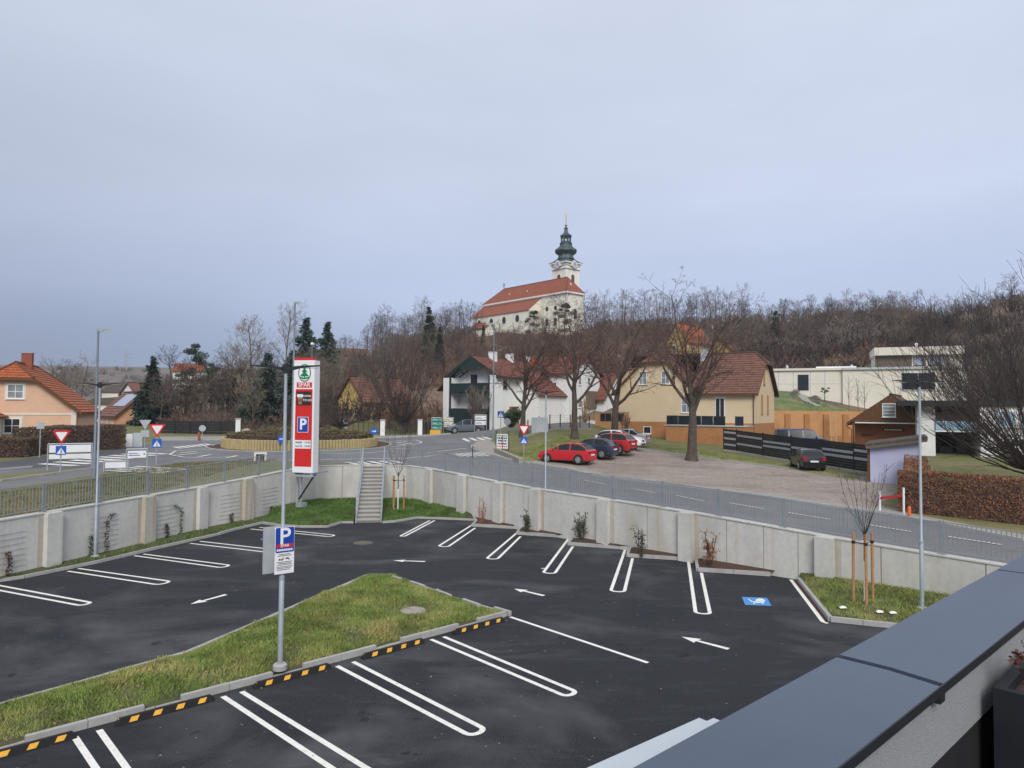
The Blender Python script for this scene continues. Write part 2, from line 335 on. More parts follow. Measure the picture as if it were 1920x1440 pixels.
MT['grey_car'] = mat('grey_blue_car_paint', (.13, .15, .2), .3, .06, 2, metal=.3, coat=.5)
MT['silver_car'] = mat('silver_car_paint', (.4, .44, .5), .3, .06, 2, metal=.4, coat=.5)
MT['tail'] = mat('tail_lamp_red', (.4, .01, .02), .25, .1, 5)
MT['lamp'] = mat('head_lamp', (.6, .62, .65), .2, .1, 5)
MT['bark'] = mat('bark', (.085, .065, .052), .95, .35, 6, .8, 18, scl=(1, 1, .3))
MT['bark_grey'] = mat('grey_bark', (.16, .135, .11), .95, .3, 6, .8, 18, scl=(1, 1, .3))
MT['twig_brown'] = mat('reddish_twigs', (.125, .08, .066), .95, .3, .8)
MT['twig_dark'] = mat('dark_twigs', (.062, .046, .042), .95, .3, .8)
MT['twig_grey'] = mat('grey_brown_twigs', (.16, .13, .11), .95, .3, .5)
MT['twig_tan'] = mat('tan_twigs', (.22, .175, .125), .95, .25, .5)
MT['bush_red'] = layer(mat('reddish_brush', (.165, .095, .072), .95, .3, .5), (.22, .165, .1), .12, .5, .68, .9)
MT['ivy'] = layer(mat('ivy_leaves', (.022, .042, .018), .7, .4, 2), (.05, .075, .03), 1, .5, .7, .7)
MT['spruce'] = layer(mat('spruce_needles', (.016, .034, .026), .85, .4, 1.5), (.035, .06, .045), .8, .5, .7, .8)
MT['cedar'] = layer(mat('cedar_needles', (.07, .11, .09), .85, .35, 1.5), (.085, .125, .105), .9, .5, .7, .8)
MT['pine'] = layer(mat('pine_needles', (.035, .065, .025), .85, .35, 1.5), (.07, .1, .03), .8, .5, .7, .8)
MT['beech'] = layer(mat('withered_beech_leaves', (.25, .115, .06), .85, .45, 6), (.11, .06, .035), 1.6, .45, .65, .8)
MT['hedge_dark'] = layer(mat('bare_hedge_twigs', (.13, .085, .06), .95, .4, 4), (.1, .095, .05), .8, .5, .7, .7)
MT['box_hedge'] = layer(mat('box_hedge_leaves', (.13, .105, .042), .9, .4, 4), (.17, .12, .05), .8, .5, .7, .7)
MT['leaf_green'] = mat('dark_evergreen_leaves', (.05, .075, .03), .7, .4, 8)
MT['leaf_orange'] = mat('orange_dead_leaves', (.36, .15, .08), .85, .35, 8)
MT['lavender_bush'] = mat('grey_lavender_bush', (.16, .14, .13), .95, .35, 3)
MT['dried_flower'] = mat('dried_hydrangea', (.1, .038, .028), .9, .5, 30)
MT['blade'] = layer(layer(mat('grass_blades', (.19, .255, .055), .8, .55, 80), (.46, .38, .15), .55, .45, .66, .75, None, 7), (.105, .17, .032), 1.3, .5, .68, .75, None, 6, 4)
MT['blade_green'] = layer(mat('bed_grass_blades', (.09, .17, .03), .8, .55, 80), (.13, .12, .04), .8, .52, .7, .7)
MT['blade_dry'] = layer(mat('dry_verge_blades', (.12, .13, .042), .8, .5, 70), (.25, .19, .09), .4, .42, .62, .85)
MT['palisade'] = layer(mat('round_timber_palisade', (.42, .33, .16), .85, .15, 3), (.3, .24, .14), .8, .5, .7, .6, (2, 2, .5))
MT['palisade'].name = 'palisade_timber'
MT['grey_box'] = mat('grey_cabinet', (.45, .48, .5), .6, .06, 4)
MT['manhole'] = mat('rusty_iron', (.12, .1, .075), .8, .25, 20)
MT['orange_plastic'] = mat('orange_plastic', (.7, .12, .03), .5, .08, 6)
MT['strip_grey'] = mat('pale_grey_strip', (.42, .45, .48), .7, .15, 12)
MT['band_blue'] = mat('pale_blue_sheet', (.3, .46, .58), .5, .1, 2)
MT['teal'] = mat('teal_board', (.03, .25, .2), .5, .15, 5)
# ================================================================== TERRAIN
WALL = [(-19.4, 12, 1.75), (-18.3, 17.5, 1.9), (-16.75, 23.0, 1.97), (-15.3, 28.2, 2.02), (-14.2, 32.6, 2.05), (-13.0, 35.6, 2.2), (-12.3, 37.9, 2.3), (-11.3, 40.2, 2.38), (-9.15, 40.85, 2.39), (-7.4, 41.1, 2.38),
        (-6.2, 41.1, 2.36), (-4.8, 39.9, 2.32), (-2.9, 37.3, 2.26), (-1.0, 35.1, 2.14), (.94, 32.9, 2.04), (4.0, 29.6, 1.97), (6.83, 26.9, 1.85), (9.2, 24.7, 1.69), (10.7, 23.4, 1.56), (12.9, 21.4, 1.43), (17, 17.6, 1.25), (23, 11.8, 1.0), (30, 5, .8)]
LOT = [(x, y) for x, y, z in WALL] + [(30, -30), (-22, -30)]
CTRL = []
def ctl(p, dz=0): CTRL.append((p[0], p[1], p[2] + dz))
for x, y, z in WALL: CTRL.append((x, y, z - .1))
FAR = [onz(a, b, c) for a, b, c in ((903, 846, 2.42), (948, 859, 2.15), (992, 868, 1.95), (1060, 879, 1.8), (1112, 892, 1.7), (1240, 908, 1.6), (1400, 927, 1.53), (1540, 948, 1.47), (1670, 965, 1.42), (1780, 987, 1.36), (1920, 1015, 1.25))]
for p in FAR: ctl(p)
RC = Vector((-18.2, 60.3))
for p in ((-18, 53, 2.4), (-18, 60, 2.5), (-26, 58, 2.45), (-10, 60, 2.5), (-10, 52, 2.42), (-18, 68, 2.65), (-25, 39, 2.1), (-21.4, 42, 2.2), (-30, 36, 2.0), (-33.7, 45, 2.2), (-31.8, 57, 2.35), (-24, 30, 1.95), (-26, 18, 1.8), (-36, 54, 2.4), (-45, 50, 2.4), (-45, 25, 2.0), (-42, 68, 2.6), (-33, 78, 2.8), (-16, 78, 2.8), (-5, 82, 2.95), (-60, 90, 2.6), (-80, 60, 2.4), (-100, 100, 2.8), (-90, 150, 4), (-60, 140, 5), (-140, 220, 7)): CTRL.append(p)
for a in ((870, 812, 82), (1050, 812, 61), (1085, 822, 59), (1000, 803, 66), (1110, 791, 75), (1050, 792, 86), (845, 806, 86), (1145, 811, 73), (1065, 869, 50), (1150, 857, 53.5), (1297, 864, 53), (1360, 848, 61), (1430, 861, 56), (1515, 882, 48), (1620, 892, 45.5), (1630, 902, 42), (1170, 836, 62), (1250, 848, 59), (1810, 866, 50), (1900, 880, 48), (1700, 905, 42), (1760, 930, 37), (990, 820, 62.5), (935, 836, 59), (700, 745, 105), (760, 740, 100), (620, 755, 100), (520, 765, 100), (560, 730, 130), (700, 715, 128), (800, 700, 125), (860, 720, 108), (940, 700, 125),
          (1060, 745, 105), (1150, 735, 105), (1000, 690, 140), (900, 660, 165), (1080, 655, 165), (1000, 623, 205), (900, 625, 215), (1110, 625, 205), (1000, 618, 250), (700, 668, 190), (830, 642, 200), (600, 694, 175), (450, 722, 165), (760, 655, 220), (500, 708, 230), (1250, 660, 165), (1330, 668, 150), (1300, 625, 215), (1450, 612, 205), (1600, 607, 195), (1750, 607, 180), (1900, 575, 150), (2100, 530, 150), (1300, 720, 112), (1400, 690, 130), (1550, 685, 130), (1700, 672, 132), (1850, 665, 125), (2000, 650, 110), (1950, 780, 75), (2150, 850, 50)): ctl(at(*a))
# back garden behind the orange wall, terrace of the modern building
for x, y, z in ((27, 66, 2.25), (33, 62, 2.15), (30, 76, 2.5), (38, 74, 2.4), (36, 56, 2.0), (30, 48, 1.75), (26, 58, 2.1), (45, 70, 2.6), (12, 79, 3.1), (24, 71, 2.45), (18, 76, 2.75), (21, 86, 3.6), (25, 36, 1.4), (45, 40, 1.6), (30, 20, 1.1), (60, 60, 3)): CTRL.append((x, y, z))
for x, k in ((26, 1.0), (31, 1.0), (36, 1.05), (41, .75), (46, .45), (52, .3)): CTRL += [(x, 80.6, 2.6), (x, 83.6, 2.6 + 2.6 * k), (x + 2, 92, 2.6 + 5.0 * k), (x + 4, 100, 2.6 + 5.9 * k), (x + 6, 112, 8.6)]
CTRL += [(75, 85, 7), (80, 105, 9)]
for x, y, z in ((-1000, 0, 0), (1000, 0, 30), (-1000, 1300, 55), (1000, 1300, 40), (0, 1300, 45), (-600, 800, 52), (-330, 690, 44), (-200, 640, 40), (-250, 420, 12), (-430, 560, 30), (-420, 720, 46), (-60, 480, 30), (60, 420, 32), (250, 330, 42), (-180, 300, 9), (-20, 300, 30), (120, 260, 36), (0, -40, 0), (-100, -40, 0), (100, -40, 1), (-300, 100, 3), (-400, 300, 6), (200, 120, 30), (160, 60, 12), (300, 200, 50)): CTRL.append((x, y, z))
CP = np.array(CTRL, float)
def _phi(a, b):
    d2 = ((a[:, None, :2] - b[None, :, :2]) ** 2).sum(2); return np.sqrt(d2 + 4.0)
_n = len(CP); _A = np.zeros((_n + 3, _n + 3)); _A[:_n, :_n] = _phi(CP, CP) + np.eye(_n) * -.4
_A[:_n, _n] = 1; _A[:_n, _n + 1:] = CP[:, :2] / 100; _A[_n:, :_n] = _A[:_n, _n:].T
_W = np.linalg.solve(_A, np.concatenate([CP[:, 2], [0, 0, 0]]))
def Hf(xy):
    xy = np.asarray(xy, float).reshape(-1, 2)
    return _phi(xy, CP) @ _W[:_n] + _W[_n] + xy @ _W[_n + 1:] / 100

def dens(poly, st=2.0, closed=True):
    o = []; n = len(poly)
    for i in range(n if closed else n - 1):
        a = Vector(poly[i][:2]); b = Vector(poly[(i + 1) % n][:2]); k = max(1, int((b - a).length / st))
        o += [tuple(a.lerp(b, j / k)) for j in range(k)]
    if not closed: o.append(tuple(poly[-1][:2]))
    return o
def inpoly(P, poly):
    P = np.asarray(P); x, y = P[:, 0], P[:, 1]; r = np.zeros(len(P), bool); n = len(poly)
    for i in range(n):
        x0, y0 = poly[i][:2]; x1, y1 = poly[(i + 1) % n][:2]
        if y0 == y1: continue
        c = ((y0 > y) != (y1 > y)) & (x < (x1 - x0) * (y - y0) / (y1 - y0) + x0); r ^= c
    return r
def xy(p): return (p[0], p[1])
# outward offset of the wall line = outer face
def offset_line(pts, d):
    o = []
    for i in range(len(pts)):
        a = Vector(pts[max(0, i - 1)][:2]); b = Vector(pts[min(len(pts) - 1, i + 1)][:2]); t = (b - a).normalized(); n = Vector((-t.y, t.x))
        o.append((pts[i][0] + n.x * d, pts[i][1] + n.y * d))
    return o
WOUT = offset_line(WALL, .28)
right_near = offset_line(WALL[12:], 1.15)
P_right = [(-3.0, 38.6)] + right_near[1:] + [xy(p) for p in FAR[::-1]] + [(-6.5, 50)]
off_far = offset_line([xy(p) for p in FAR], 1.35)
P_pave = [xy(p) for p in FAR] + off_far[::-1]
P_gravel = [off_far[2]] + off_far[3:9] + [(17.6, 33.2)] + [xy(at(1700, 905, 42)), xy(at(1625, 892, 45)), xy(at(1490, 880, 49.5)), xy(at(1340, 863, 57)), xy(at(1185, 838, 65)), xy(at(1150, 826, 63)), xy(at(1108, 840, 58)), xy(at(1040, 862, 52))]
P_left = [xy(onz(*p)) for p in ((-420, 975, 1.85), (0, 915, 2.0), (120, 899, 2.05), (230, 880, 2.15), (350, 868, 2.2), (262, 842, 2.35), (237, 843, 2.3), (100, 854, 2.25), (0, 865, 2.2), (-420, 905, 2.0))]
P_left_dark = [xy(onz(*p)) for p in ((0, 865, 2.2), (100, 854, 2.25), (237, 843, 2.3), (262, 842, 2.35), (230, 853, 2.3), (160, 867, 2.2), (60, 877, 2.15), (0, 882, 2.1), (-420, 935, 1.95), (-420, 905, 2.0))]
P_median = [xy(onz(*p)) for p in ((-420, 940, 1.92), (0, 888, 2.1), (60, 884, 2.1), (160, 877, 2.15), (175, 879, 2.15), (100, 889, 2.1), (0, 903, 2.05), (-420, 958, 1.9))]
P_junc = [(-22.6, 40), (-17.5, 44.6), (-12.5, 44.2), (-6, 43.2), (-3.4, 40.2), (-2.0, 38)] + [xy(FAR[0])] + [xy(onz(*p)) for p in ((884, 836, 2.6), (935, 822, 2.9))] + [xy(at(1000, 806, 65)), xy(at(1112, 795, 73)), xy(at(1112, 787, 77)), xy(at(1000, 798, 70)), xy(at(930, 812, 77))] + [xy(onz(*p)) for p in ((845, 819, 2.85), (740, 821, 2.75), (600, 820, 2.75), (445, 823, 2.65), (300, 824, 2.6), (262, 842, 2.35))]
def circle(c, r, n=48): return [(c[0] + r * math.cos(2 * math.pi * k / n), c[1] + r * math.sin(2 * math.pi * k / n)) for k in range(n)]
P_apron = circle(RC, 7.6)
P_corner = [xy(onz(*p)) for p in ((884, 836, 2.6), (903, 846, 2.42), (948, 859, 2.15), (985, 866, 2.0), (977, 862, 2.1), (936, 846, 2.4), (925, 834, 2.6), (905, 828, 2.7))]
P_farpave = [xy(onz(*p)) for p in ((300, 824, 2.6), (445, 823, 2.65), (600, 820, 2.75), (740, 821, 2.75), (845, 819, 2.85), (845, 814, 2.9), (740, 815, 2.8), (600, 814.5, 2.8), (445, 817, 2.7), (300, 818, 2.65))]
CLS = [('roundabout_apron', P_apron, 'mulch'), ('median_grass', P_median, 'lawn'), ('corner_pavement', P_corner, 'pave'), ('pavement', P_pave, 'pave'), ('far_pavement', P_farpave, 'pave'), ('gravel_lot', P_gravel, 'gravel'), ('dark_road', P_left_dark, 'road_dark'), ('road', None, 'road')]
P_road = [P_right, P_left, P_junc, circle(RC, 14.5)]
pts = []; edges = []
def add_loop(poly, st, closed=True):
    b = len(pts); q = dens(poly, st, closed); pts.extend(q); n = len(q)
    edges.extend([(b + i, b + (i + 1) % n) for i in range(n if closed else n - 1)])
add_loop(WOUT + [(30, -30), (-22, -30)], 1.5)
for nme, p, m in CLS:
    if p: add_loop(p, 1.8)
for p in P_road: add_loop(p, 1.8)
rs = np.random.RandomState(3)
def grid(x0, x1, y0, y1, s, jit=.25):
    gx, gy = np.meshgrid(np.arange(x0, x1, s), np.arange(y0, y1, s)); g = np.stack([gx.ravel(), gy.ravel()], 1); return g + rs.uniform(-jit * s, jit * s, g.shape)
g1 = grid(-50, 60, 10, 112, 1.5); g2 = grid(-150, 130, -30, 270, 5.0); g2 = g2[~((g2[:, 0] > -50) & (g2[:, 0] < 60) & (g2[:, 1] > 10) & (g2[:, 1] < 112))]
g3 = grid(-1000, 1000, -40, 1300, 32.0); g3 = g3[~((g3[:, 0] > -150) & (g3[:, 0] < 130) & (g3[:, 1] < 270))]
ga = np.concatenate([g1, g2, g3]); ga = ga[~inpoly(ga, LOT)]
pts += [tuple(p) for p in ga]
o = delaunay_2d_cdt([Vector(p) for p in pts], edges, [], 0, 1e-4)
TV = np.array([tuple(v) for v in o[0]]); TF = np.array([f for f in o[2] if len(f) == 3])
cen = TV[TF].mean(1); keep = ~inpoly(cen, WOUT + [(30, -30), (-22, -30)]); TF = TF[keep]; cen = cen[keep]
TZ = Hf(TV); T3 = np.concatenate([TV, TZ[:, None]], 1)
# fine unevenness away from roads
far_amp = np.clip((TV[:, 1] - 95) / 60, 0, 1)
T3[:, 2] += far_amp * np.array([mnoise.noise(Vector((x * .05, y * .05, 1.3))) * .9 for x, y in TV])
cls = np.full(len(TF), -1)
for k in range(len(CLS) - 1, -1, -1):
    nme, p, m = CLS[k]
    if p: cls[inpoly(cen, p)] = k
    else:
        for q in P_road: cls[inpoly(cen, q)] = k
hillm = (cls < 0) & ((cen[:, 1] > 88) | (np.abs(cen[:, 0]) > 75)); cls[hillm] = 90
moundm = (cls < 0) & (cen[:, 0] > 23) & (cen[:, 1] > 81) | (cls == 90) & (cen[:, 0] > 24) & (cen[:, 0] < 62) & (cen[:, 1] < 104); cls[moundm] = 92
ridm = (cls == 90) & ((cen[:, 1] > 300) | (cen[:, 0] < -75)); cls[ridm] = 91
def sub_mesh(name, mask, mt, dz=0):
    f = TF[mask]; u, inv = np.unique(f, return_inverse=True); f = inv.reshape(-1, 3); v = T3[u].copy(); v[:, 2] += dz
    a = v[f[:, 1]] - v[f[:, 0]]; b = v[f[:, 2]] - v[f[:, 0]]; flip = (a[:, 0] * b[:, 1] - a[:, 1] * b[:, 0]) < 0; f[flip] = f[flip][:, ::-1]
    me = np_mesh(name, v, f, mt); me.polygons.foreach_set('use_smooth', [True] * len(f)); return tag(link(name, me), kind='structure')
GRD = {}
GRD['ground'] = sub_mesh('ground', cls == -1, MT['lawn'])
GRD['hill'] = sub_mesh('hill', cls == 90, MT['hill'])
GRD['ridge'] = sub_mesh('distant_ridge', cls == 91, MT['ridge'])
GRD['mound'] = sub_mesh('grass_mound', cls == 92, MT['mound'])
for k, (nme, p, m) in enumerate(CLS): GRD[nme] = sub_mesh(nme, cls == k, MT[m])
BVH = BVHTree.FromPolygons([tuple(v) for v in T3], [tuple(f) for f in TF])
def gz(x, y):
    h = BVH.ray_cast(Vector((x, y, 300)), Vector((0, 0, -1))); return h[0].z if h[0] else 0.0
def gnd(px, py):
    h = BVH.ray_cast(Vector((0, 0, EYE)), ray(px, py).normalized()); return h[0]
def gat(px, D):
    """point of the ground under the view column px at depth D"""
    p = at(px, HZ, D); return Vector((p.x, p.y, gz(p.x, p.y)))

# ------------------------------------------------------------------ sheets draped on the ground: paint, kerbs
def drape(parent, name, pts2, wd, mt, dz=.015, zf=None, st=1.0, closed=False):
    q = dens(pts2, st, closed); n = len(q); vs = []; fs = []
    for i in range(n):
        a = Vector(q[(i - 1) % n] if closed else q[max(0, i - 1)]); b = Vector(q[(i + 1) % n] if closed else q[min(n - 1, i + 1)]); t = (b - a).normalized(); nn = Vector((-t.y, t.x)) * wd / 2
        for s in (1, -1):
            x, y = q[i][0] + nn.x * s, q[i][1] + nn.y * s; vs.append((x, y, (zf(x, y) if zf else gz(x, y)) + dz))
    for i in range(n if closed else n - 1):
        j = (i + 1) % n; fs.append((2 * i, 2 * i + 1, 2 * j + 1, 2 * j))
    me = bpy.data.meshes.new(name); me.from_pydata(vs, [], fs); me.materials.append(mt); return link(name, me, parent)
def kerb(name, label, pts2, wd, h, mt=None, zf=None, stone=1.0, gap=.012, closed=False, cat='kerb', top=None, group=None, jit=.006):
    """a run of kerb stones, each a part of its own"""
    root = thing(name, label, cat, group=group); mt = mt or MT['kerb']; n = len(pts2); z = zf or gz
    c = sum((Vector(p[:2]) for p in pts2), Vector((0, 0))) / n; root.location = (c.x, c.y, z(c.x, c.y) if zf is None else 0)
    o0 = root.location
    for i in range(n if closed else n - 1):
        a = Vector(pts2[i][:2]); b = Vector(pts2[(i + 1) % n][:2]); L = (b - a).length
        if L < .05: continue
        k = max(1, round(L / stone)); t = (b - a) / L; nn = Vector((-t.y, t.x))
        for j in range(k):
            p = a + t * (L * j / k + gap / 2); q = a + t * (L * (j + 1) / k - gap / 2); dh = random.uniform(-jit, jit)
            za, zb = z(p.x, p.y), z(q.x, q.y); bm = MB(); vs = []
            for (u, zz) in ((p, za), (q, zb)):
                for s, hh in ((-.5, -.12), (.5, -.12), (.5, h + dh), (-.5, h + dh)):
                    vs.append((u.x + nn.x * wd * s - o0.x, u.y + nn.y * wd * s - o0.y, zz + hh - o0.z))
            bm.add(vs, [(3, 2, 1, 0), (4, 5, 6, 7), (0, 1, 5, 4), (1, 2, 6, 5), (2, 3, 7, 6), (3, 0, 4, 7)])
            bm.build('kerb_stone', mt, root)
    return root

# ================================================================== PARKING LOT
lot = MB().poly([(x, y, 0) for x, y in LOT][::-1]).build('parking_lot', MT['asphalt']); tag(lot, kind='structure')
if lot.data.polygons[0].normal.z < 0: lot.data.flip_normals()
def zero(x, y): return 0.0
def bay(s0, s1, e0, e1, wd=.11):
    """a U shaped bay marking: two lines and a rounded end"""
    s0, s1, e0, e1 = [Vector(xy(onz(*p))) for p in (s0, s1, e0, e1)]; g = (e1 - e0).length
    d = ((e0 - s0).normalized() + (e1 - s1).normalized()).normalized(); m = (e0 + e1) / 2; n = Vector((-d.y, d.x)); n = n if n.dot(e0 - e1) > 0 else -n; r = g / 2
    e0 = m + n * r; e1 = m - n * r
    arc = [m + n * r * math.cos(t) + d * r * .8 * math.sin(t) for t in [math.pi * k / 8 for k in range(1, 8)]]
    return drape(lot, 'bay_marking', [s0, e0] + arc + [e1, s1], wd, MT['paint'], .005, zero, 30)
BAYS = [((806, 976), (815, 976), (751, 1005), (760, 1005)), ((892, 980), (891, 990), (824, 1023), (842, 1024)), ((974, 995), (976, 1006), (914, 1046), (934, 1047)), ((1066, 1010), (1074, 1025), (1020, 1072), (1041, 1074)), ((1172, 1031), (1186, 1047), (1146, 1106), (1171, 1108)), ((1291, 1054), (1315, 1074), (1304, 1147), (1331, 1149)),
        ((-60, 1087), (-70, 1094), (165, 1129), (148, 1135)), ((147, 1066), (127, 1071), (308, 1089), (296, 1096)), ((269, 1039), (252, 1042), (423, 1059), (412, 1064)), ((375, 1015), (357, 1019), (543, 1034), (532, 1039)), ((487, 989), (470, 992), (623, 1003), (614, 1006)),
        ((632, 1249), (662, 1241), (877, 1377), (898, 1362)), ((808, 1199), (832, 1194), (1054, 1303), (1073, 1294)), ((418, 1306), (453, 1297), (700, 1492), (735, 1470)), ((140, 1382), (186, 1369), (330, 1660), (372, 1630))]
for b in BAYS: bay(*b)
drape(lot, 'bay_marking', [xy(onz(957, 1157)), xy(onz(1215, 1243))], .11, MT['paint'], .005, zero, 30)
drape(lot, 'bay_marking', [xy(onz(1483, 1087)), xy(onz(1543, 1166)), xy(onz(1552, 1169))], .12, MT['paint'], .005, zero, 30)
drape(lot, 'bay_marking', [xy(onz(1015, 1066)), xy(onz(1024, 1066))], .09, MT['paint'], .006, zero, 30)
def arrow(tip, tail):
    a, b = Vector(xy(onz(*tip))), Vector(xy(onz(*tail))); L = (b - a).length; d = (b - a) / L; n = Vector((-d.y, d.x)); h = .36 * L; w1, w0 = .15 * L, .04 * L
    P = [a, a + d * h + n * w1, a + d * h * .93 + n * w0, b + n * w0 * 1.5, b - n * w0 * 1.5, a + d * h * .93 - n * w0, a + d * h - n * w1]
    m = MB().poly([(p.x, p.y, .005) for p in P]); o = m.build('arrow_marking', MT['paint'], lot)
    if o.data.polygons[0].normal.z < 0: o.data.flip_normals()
for a in (((357, 1133), (424, 1115)), ((737, 1051), (797, 1053)), ((964, 1104), (1020, 1117)), ((1278, 1194), (1366, 1217))): arrow(*a)
def flat(px, mt, name, z, parent=lot):
    P = [onz(*p, z) for p in px]; o = MB().poly(P).build(name, mt, parent)
    if o.data.polygons[0].normal.z < 0: o.data.flip_normals()
    return o
sq = flat(((1391, 1119), (1438, 1121), (1447, 1136), (1397, 1134)), MT['paint_blue'], 'blue_symbol_field', .006)
# pram symbol: hood, tub, handle, wheels
flat(((1417, 1124), (1424, 1121.8), (1431, 1123), (1435, 1127), (1417, 1127)), MT['paint'], 'pram_symbol', .010)
flat(((1410, 1127.6), (1435, 1127.6), (1431, 1130.4), (1414, 1130.4)), MT['paint'], 'pram_symbol', .010)
flat(((1402, 1123.4), (1404, 1122.8), (1412, 1128), (1410, 1129)), MT['paint'], 'pram_symbol', .011)
for x in (1414, 1430): flat(((x - 1.6, 1131.2), (x, 1130.6), (x + 1.8, 1131.4), (x + .6, 1133), (x - 1.2, 1132.8)), MT['paint'], 'pram_symbol', .011)
flat(((487, 1011), (505, 1006.5), (533, 1012), (515, 1017.5)), MT['paint_blue'], 'blue_symbol_field', .006)
flat(((503, 1012.5), (508, 1009.6), (514, 1010), (522, 1012), (512, 1014.4)), MT['paint'], 'family_symbol', .010)
for P in (((950, 1156), (1095, 1117), (1180, 1096), (1245, 1072)), ((0, 1173), (140, 1152), (275, 1136), (345, 1118)), ((1110, 1266), (1180, 1228), (1240, 1196))): drape(lot, 'asphalt_seam', [xy(onz(*p)) for p in P], .035, MT['black_rubber'], .003, zero, 30)
# manhole in the lane
mh = MB().lathe([(.42, .0), (.42, .012), (.36, .014), (.36, .008), (.3, .008), (.3, .014), (.01, .014)], 24).build('manhole_cover', MT['manhole'])
mh.location = onz(681, 1018); tag(mh, 'round rusty manhole cover in the asphalt lane before the stairs', 'manhole cover')
# ------------------------------------------------------------------ grass island
ISL = [xy(onz(*p)) for p in ((690, 1080), (742, 1081), (790, 1099), (850, 1122), (957, 1152))] + [(-8.3, 12.1), (-12.1, 8.6), (-9.78, 13.53), (-7.54, 16.15 + .4)]
CENT = Vector((sum(p[0] for p in ISL) / len(ISL), sum(p[1] for p in ISL) / len(ISL)))
HOLLOW = Vector(xy(onz(775, 1153)))
def edge_dist(x, y, poly):
    p = Vector((x, y)); d = 1e9
    for i in range(len(poly)):
        a, b = Vector(poly[i]), Vector(poly[(i + 1) % len(poly)]); t = max(0, min(1, (p - a).dot(b - a) / max(1e-9, (b - a).length_squared))); d = min(d, (p - a - (b - a) * t).length)
    return d
def isl_z(x, y):
    d = edge_dist(x, y, ISL); h = .05 + .16 * min(1, d / 1.2) + .05 * mnoise.noise(Vector((x * .6, y * .6, 0)))
    return h - .14 * math.exp(-((Vector((x, y)) - HOLLOW).length / .9) ** 2)
def poly_sheet(name, poly, zf, mt, st=.6, kind='structure'):
    q = dens(poly, st); n = len(q); P = np.array(poly); gx = np.arange(P[:, 0].min(), P[:, 0].max(), st); gy = np.arange(P[:, 1].min(), P[:, 1].max(), st)
    g = np.stack(np.meshgrid(gx, gy), -1).reshape(-1, 2); g = g[inpoly(g, poly)]
    o = delaunay_2d_cdt([Vector(p) for p in q] + [Vector(p) for p in g], [(i, (i + 1) % n) for i in range(n)], [], 0, 1e-4)
    V = np.array([tuple(v) for v in o[0]]); Fc = np.array([f for f in o[2] if len(f) == 3]); Fc = Fc[inpoly(V[Fc].mean(1), poly)]
    V3 = [(x, y, zf(x, y)) for x, y in V]; me = bpy.data.meshes.new(name); me.from_pydata(V3, [], Fc.tolist()); me.materials.append(mt)
    ob = link(name, me)
    if len(me.polygons) and me.polygons[0].normal.z < 0: me.flip_normals()
    me.polygons.foreach_set('use_smooth', [True] * len(me.polygons)); return tag(ob, kind=kind)
poly_sheet('traffic_island', ISL, isl_z, MT['soil'], .5)
def edge_np(q, poly):
    d = np.full(len(q), 1e9)
    for i in range(len(poly)):
        a, b = np.array(poly[i][:2], float), np.array(poly[(i + 1) % len(poly)][:2], float); ab = b - a; t = np.clip(((q - a) @ ab) / max(1e-9, ab @ ab), 0, 1); d = np.minimum(d, np.linalg.norm(q - a - t[:, None] * ab, axis=1))
    return d
def blades(name, poly, zf, n, h, mt, wmul=.12, clump=.5, avoid=None, edge=.05):
    P = np.array(poly); lo, hi = P.min(0), P.max(0); q = rs.uniform(lo, hi, (int(n * 2.6), 2)); q = q[inpoly(q, poly)][:n]
    cl = np.array([mnoise.noise(Vector((x * 1.7, y * 1.7, 3.1))) for x, y in q]); kp = rs.uniform(-.75, .6, len(q)) < cl * clump + .25; q = q[kp]; cl = cl[kp]
    k3 = edge_np(q, poly) > edge; q = q[k3]; cl = cl[k3]
    if avoid: 
        for (ax, ay, ar) in avoid: k2 = (q[:, 0] - ax) ** 2 + (q[:, 1] - ay) ** 2 > ar * ar; q = q[k2]; cl = cl[k2]
    z = np.array([zf(x, y) for x, y in q]); n = len(q); a = rs.uniform(0, 6.283, n); hh = h * rs.uniform(.5, 1.25, n) * (1 + .5 * cl); wd = hh * wmul * rs.uniform(.7, 1.4, n)
    wind = np.array([mnoise.noise(Vector((x * .9, y * .9, 9))) * 6 for x, y in q]); lean = hh * rs.uniform(.3, 1.1, n)
    B = np.stack([q[:, 0], q[:, 1], z - .01], 1); D = np.stack([np.cos(a), np.sin(a), np.zeros(n)], 1) * wd[:, None]
    la = wind + rs.uniform(-2.2, 2.2, n); Tp = B + np.stack([np.cos(la) * lean, np.sin(la) * lean, hh], 1)
    V = np.stack([B - D, B + D, Tp], 1).reshape(-1, 3); me = np_mesh(name, V, np.arange(3 * n).reshape(-1, 3), mt)
    return tag(link(name, me), kind='stuff')
PN = onz(525, 1255)
g = blades('grass', ISL, isl_z, 190000, .085, MT['blade'], avoid=[(HOLLOW.x, HOLLOW.y, .34), (PN.x, PN.y, .2)], edge=.13); tag(g, 'long rough grass with straw patches covering the kerbed island', 'grass')
mh2 = MB().lathe([(.36, -.1), (.36, .05), (.33, .07), (.1, .075), (.01, .075)], 20).build('concrete_lid', MT['stone'])
mh2.location = (HOLLOW.x, HOLLOW.y, isl_z(HOLLOW.x, HOLLOW.y)); tag(mh2, 'round concrete manhole lid sunk in the island grass', 'manhole cover')
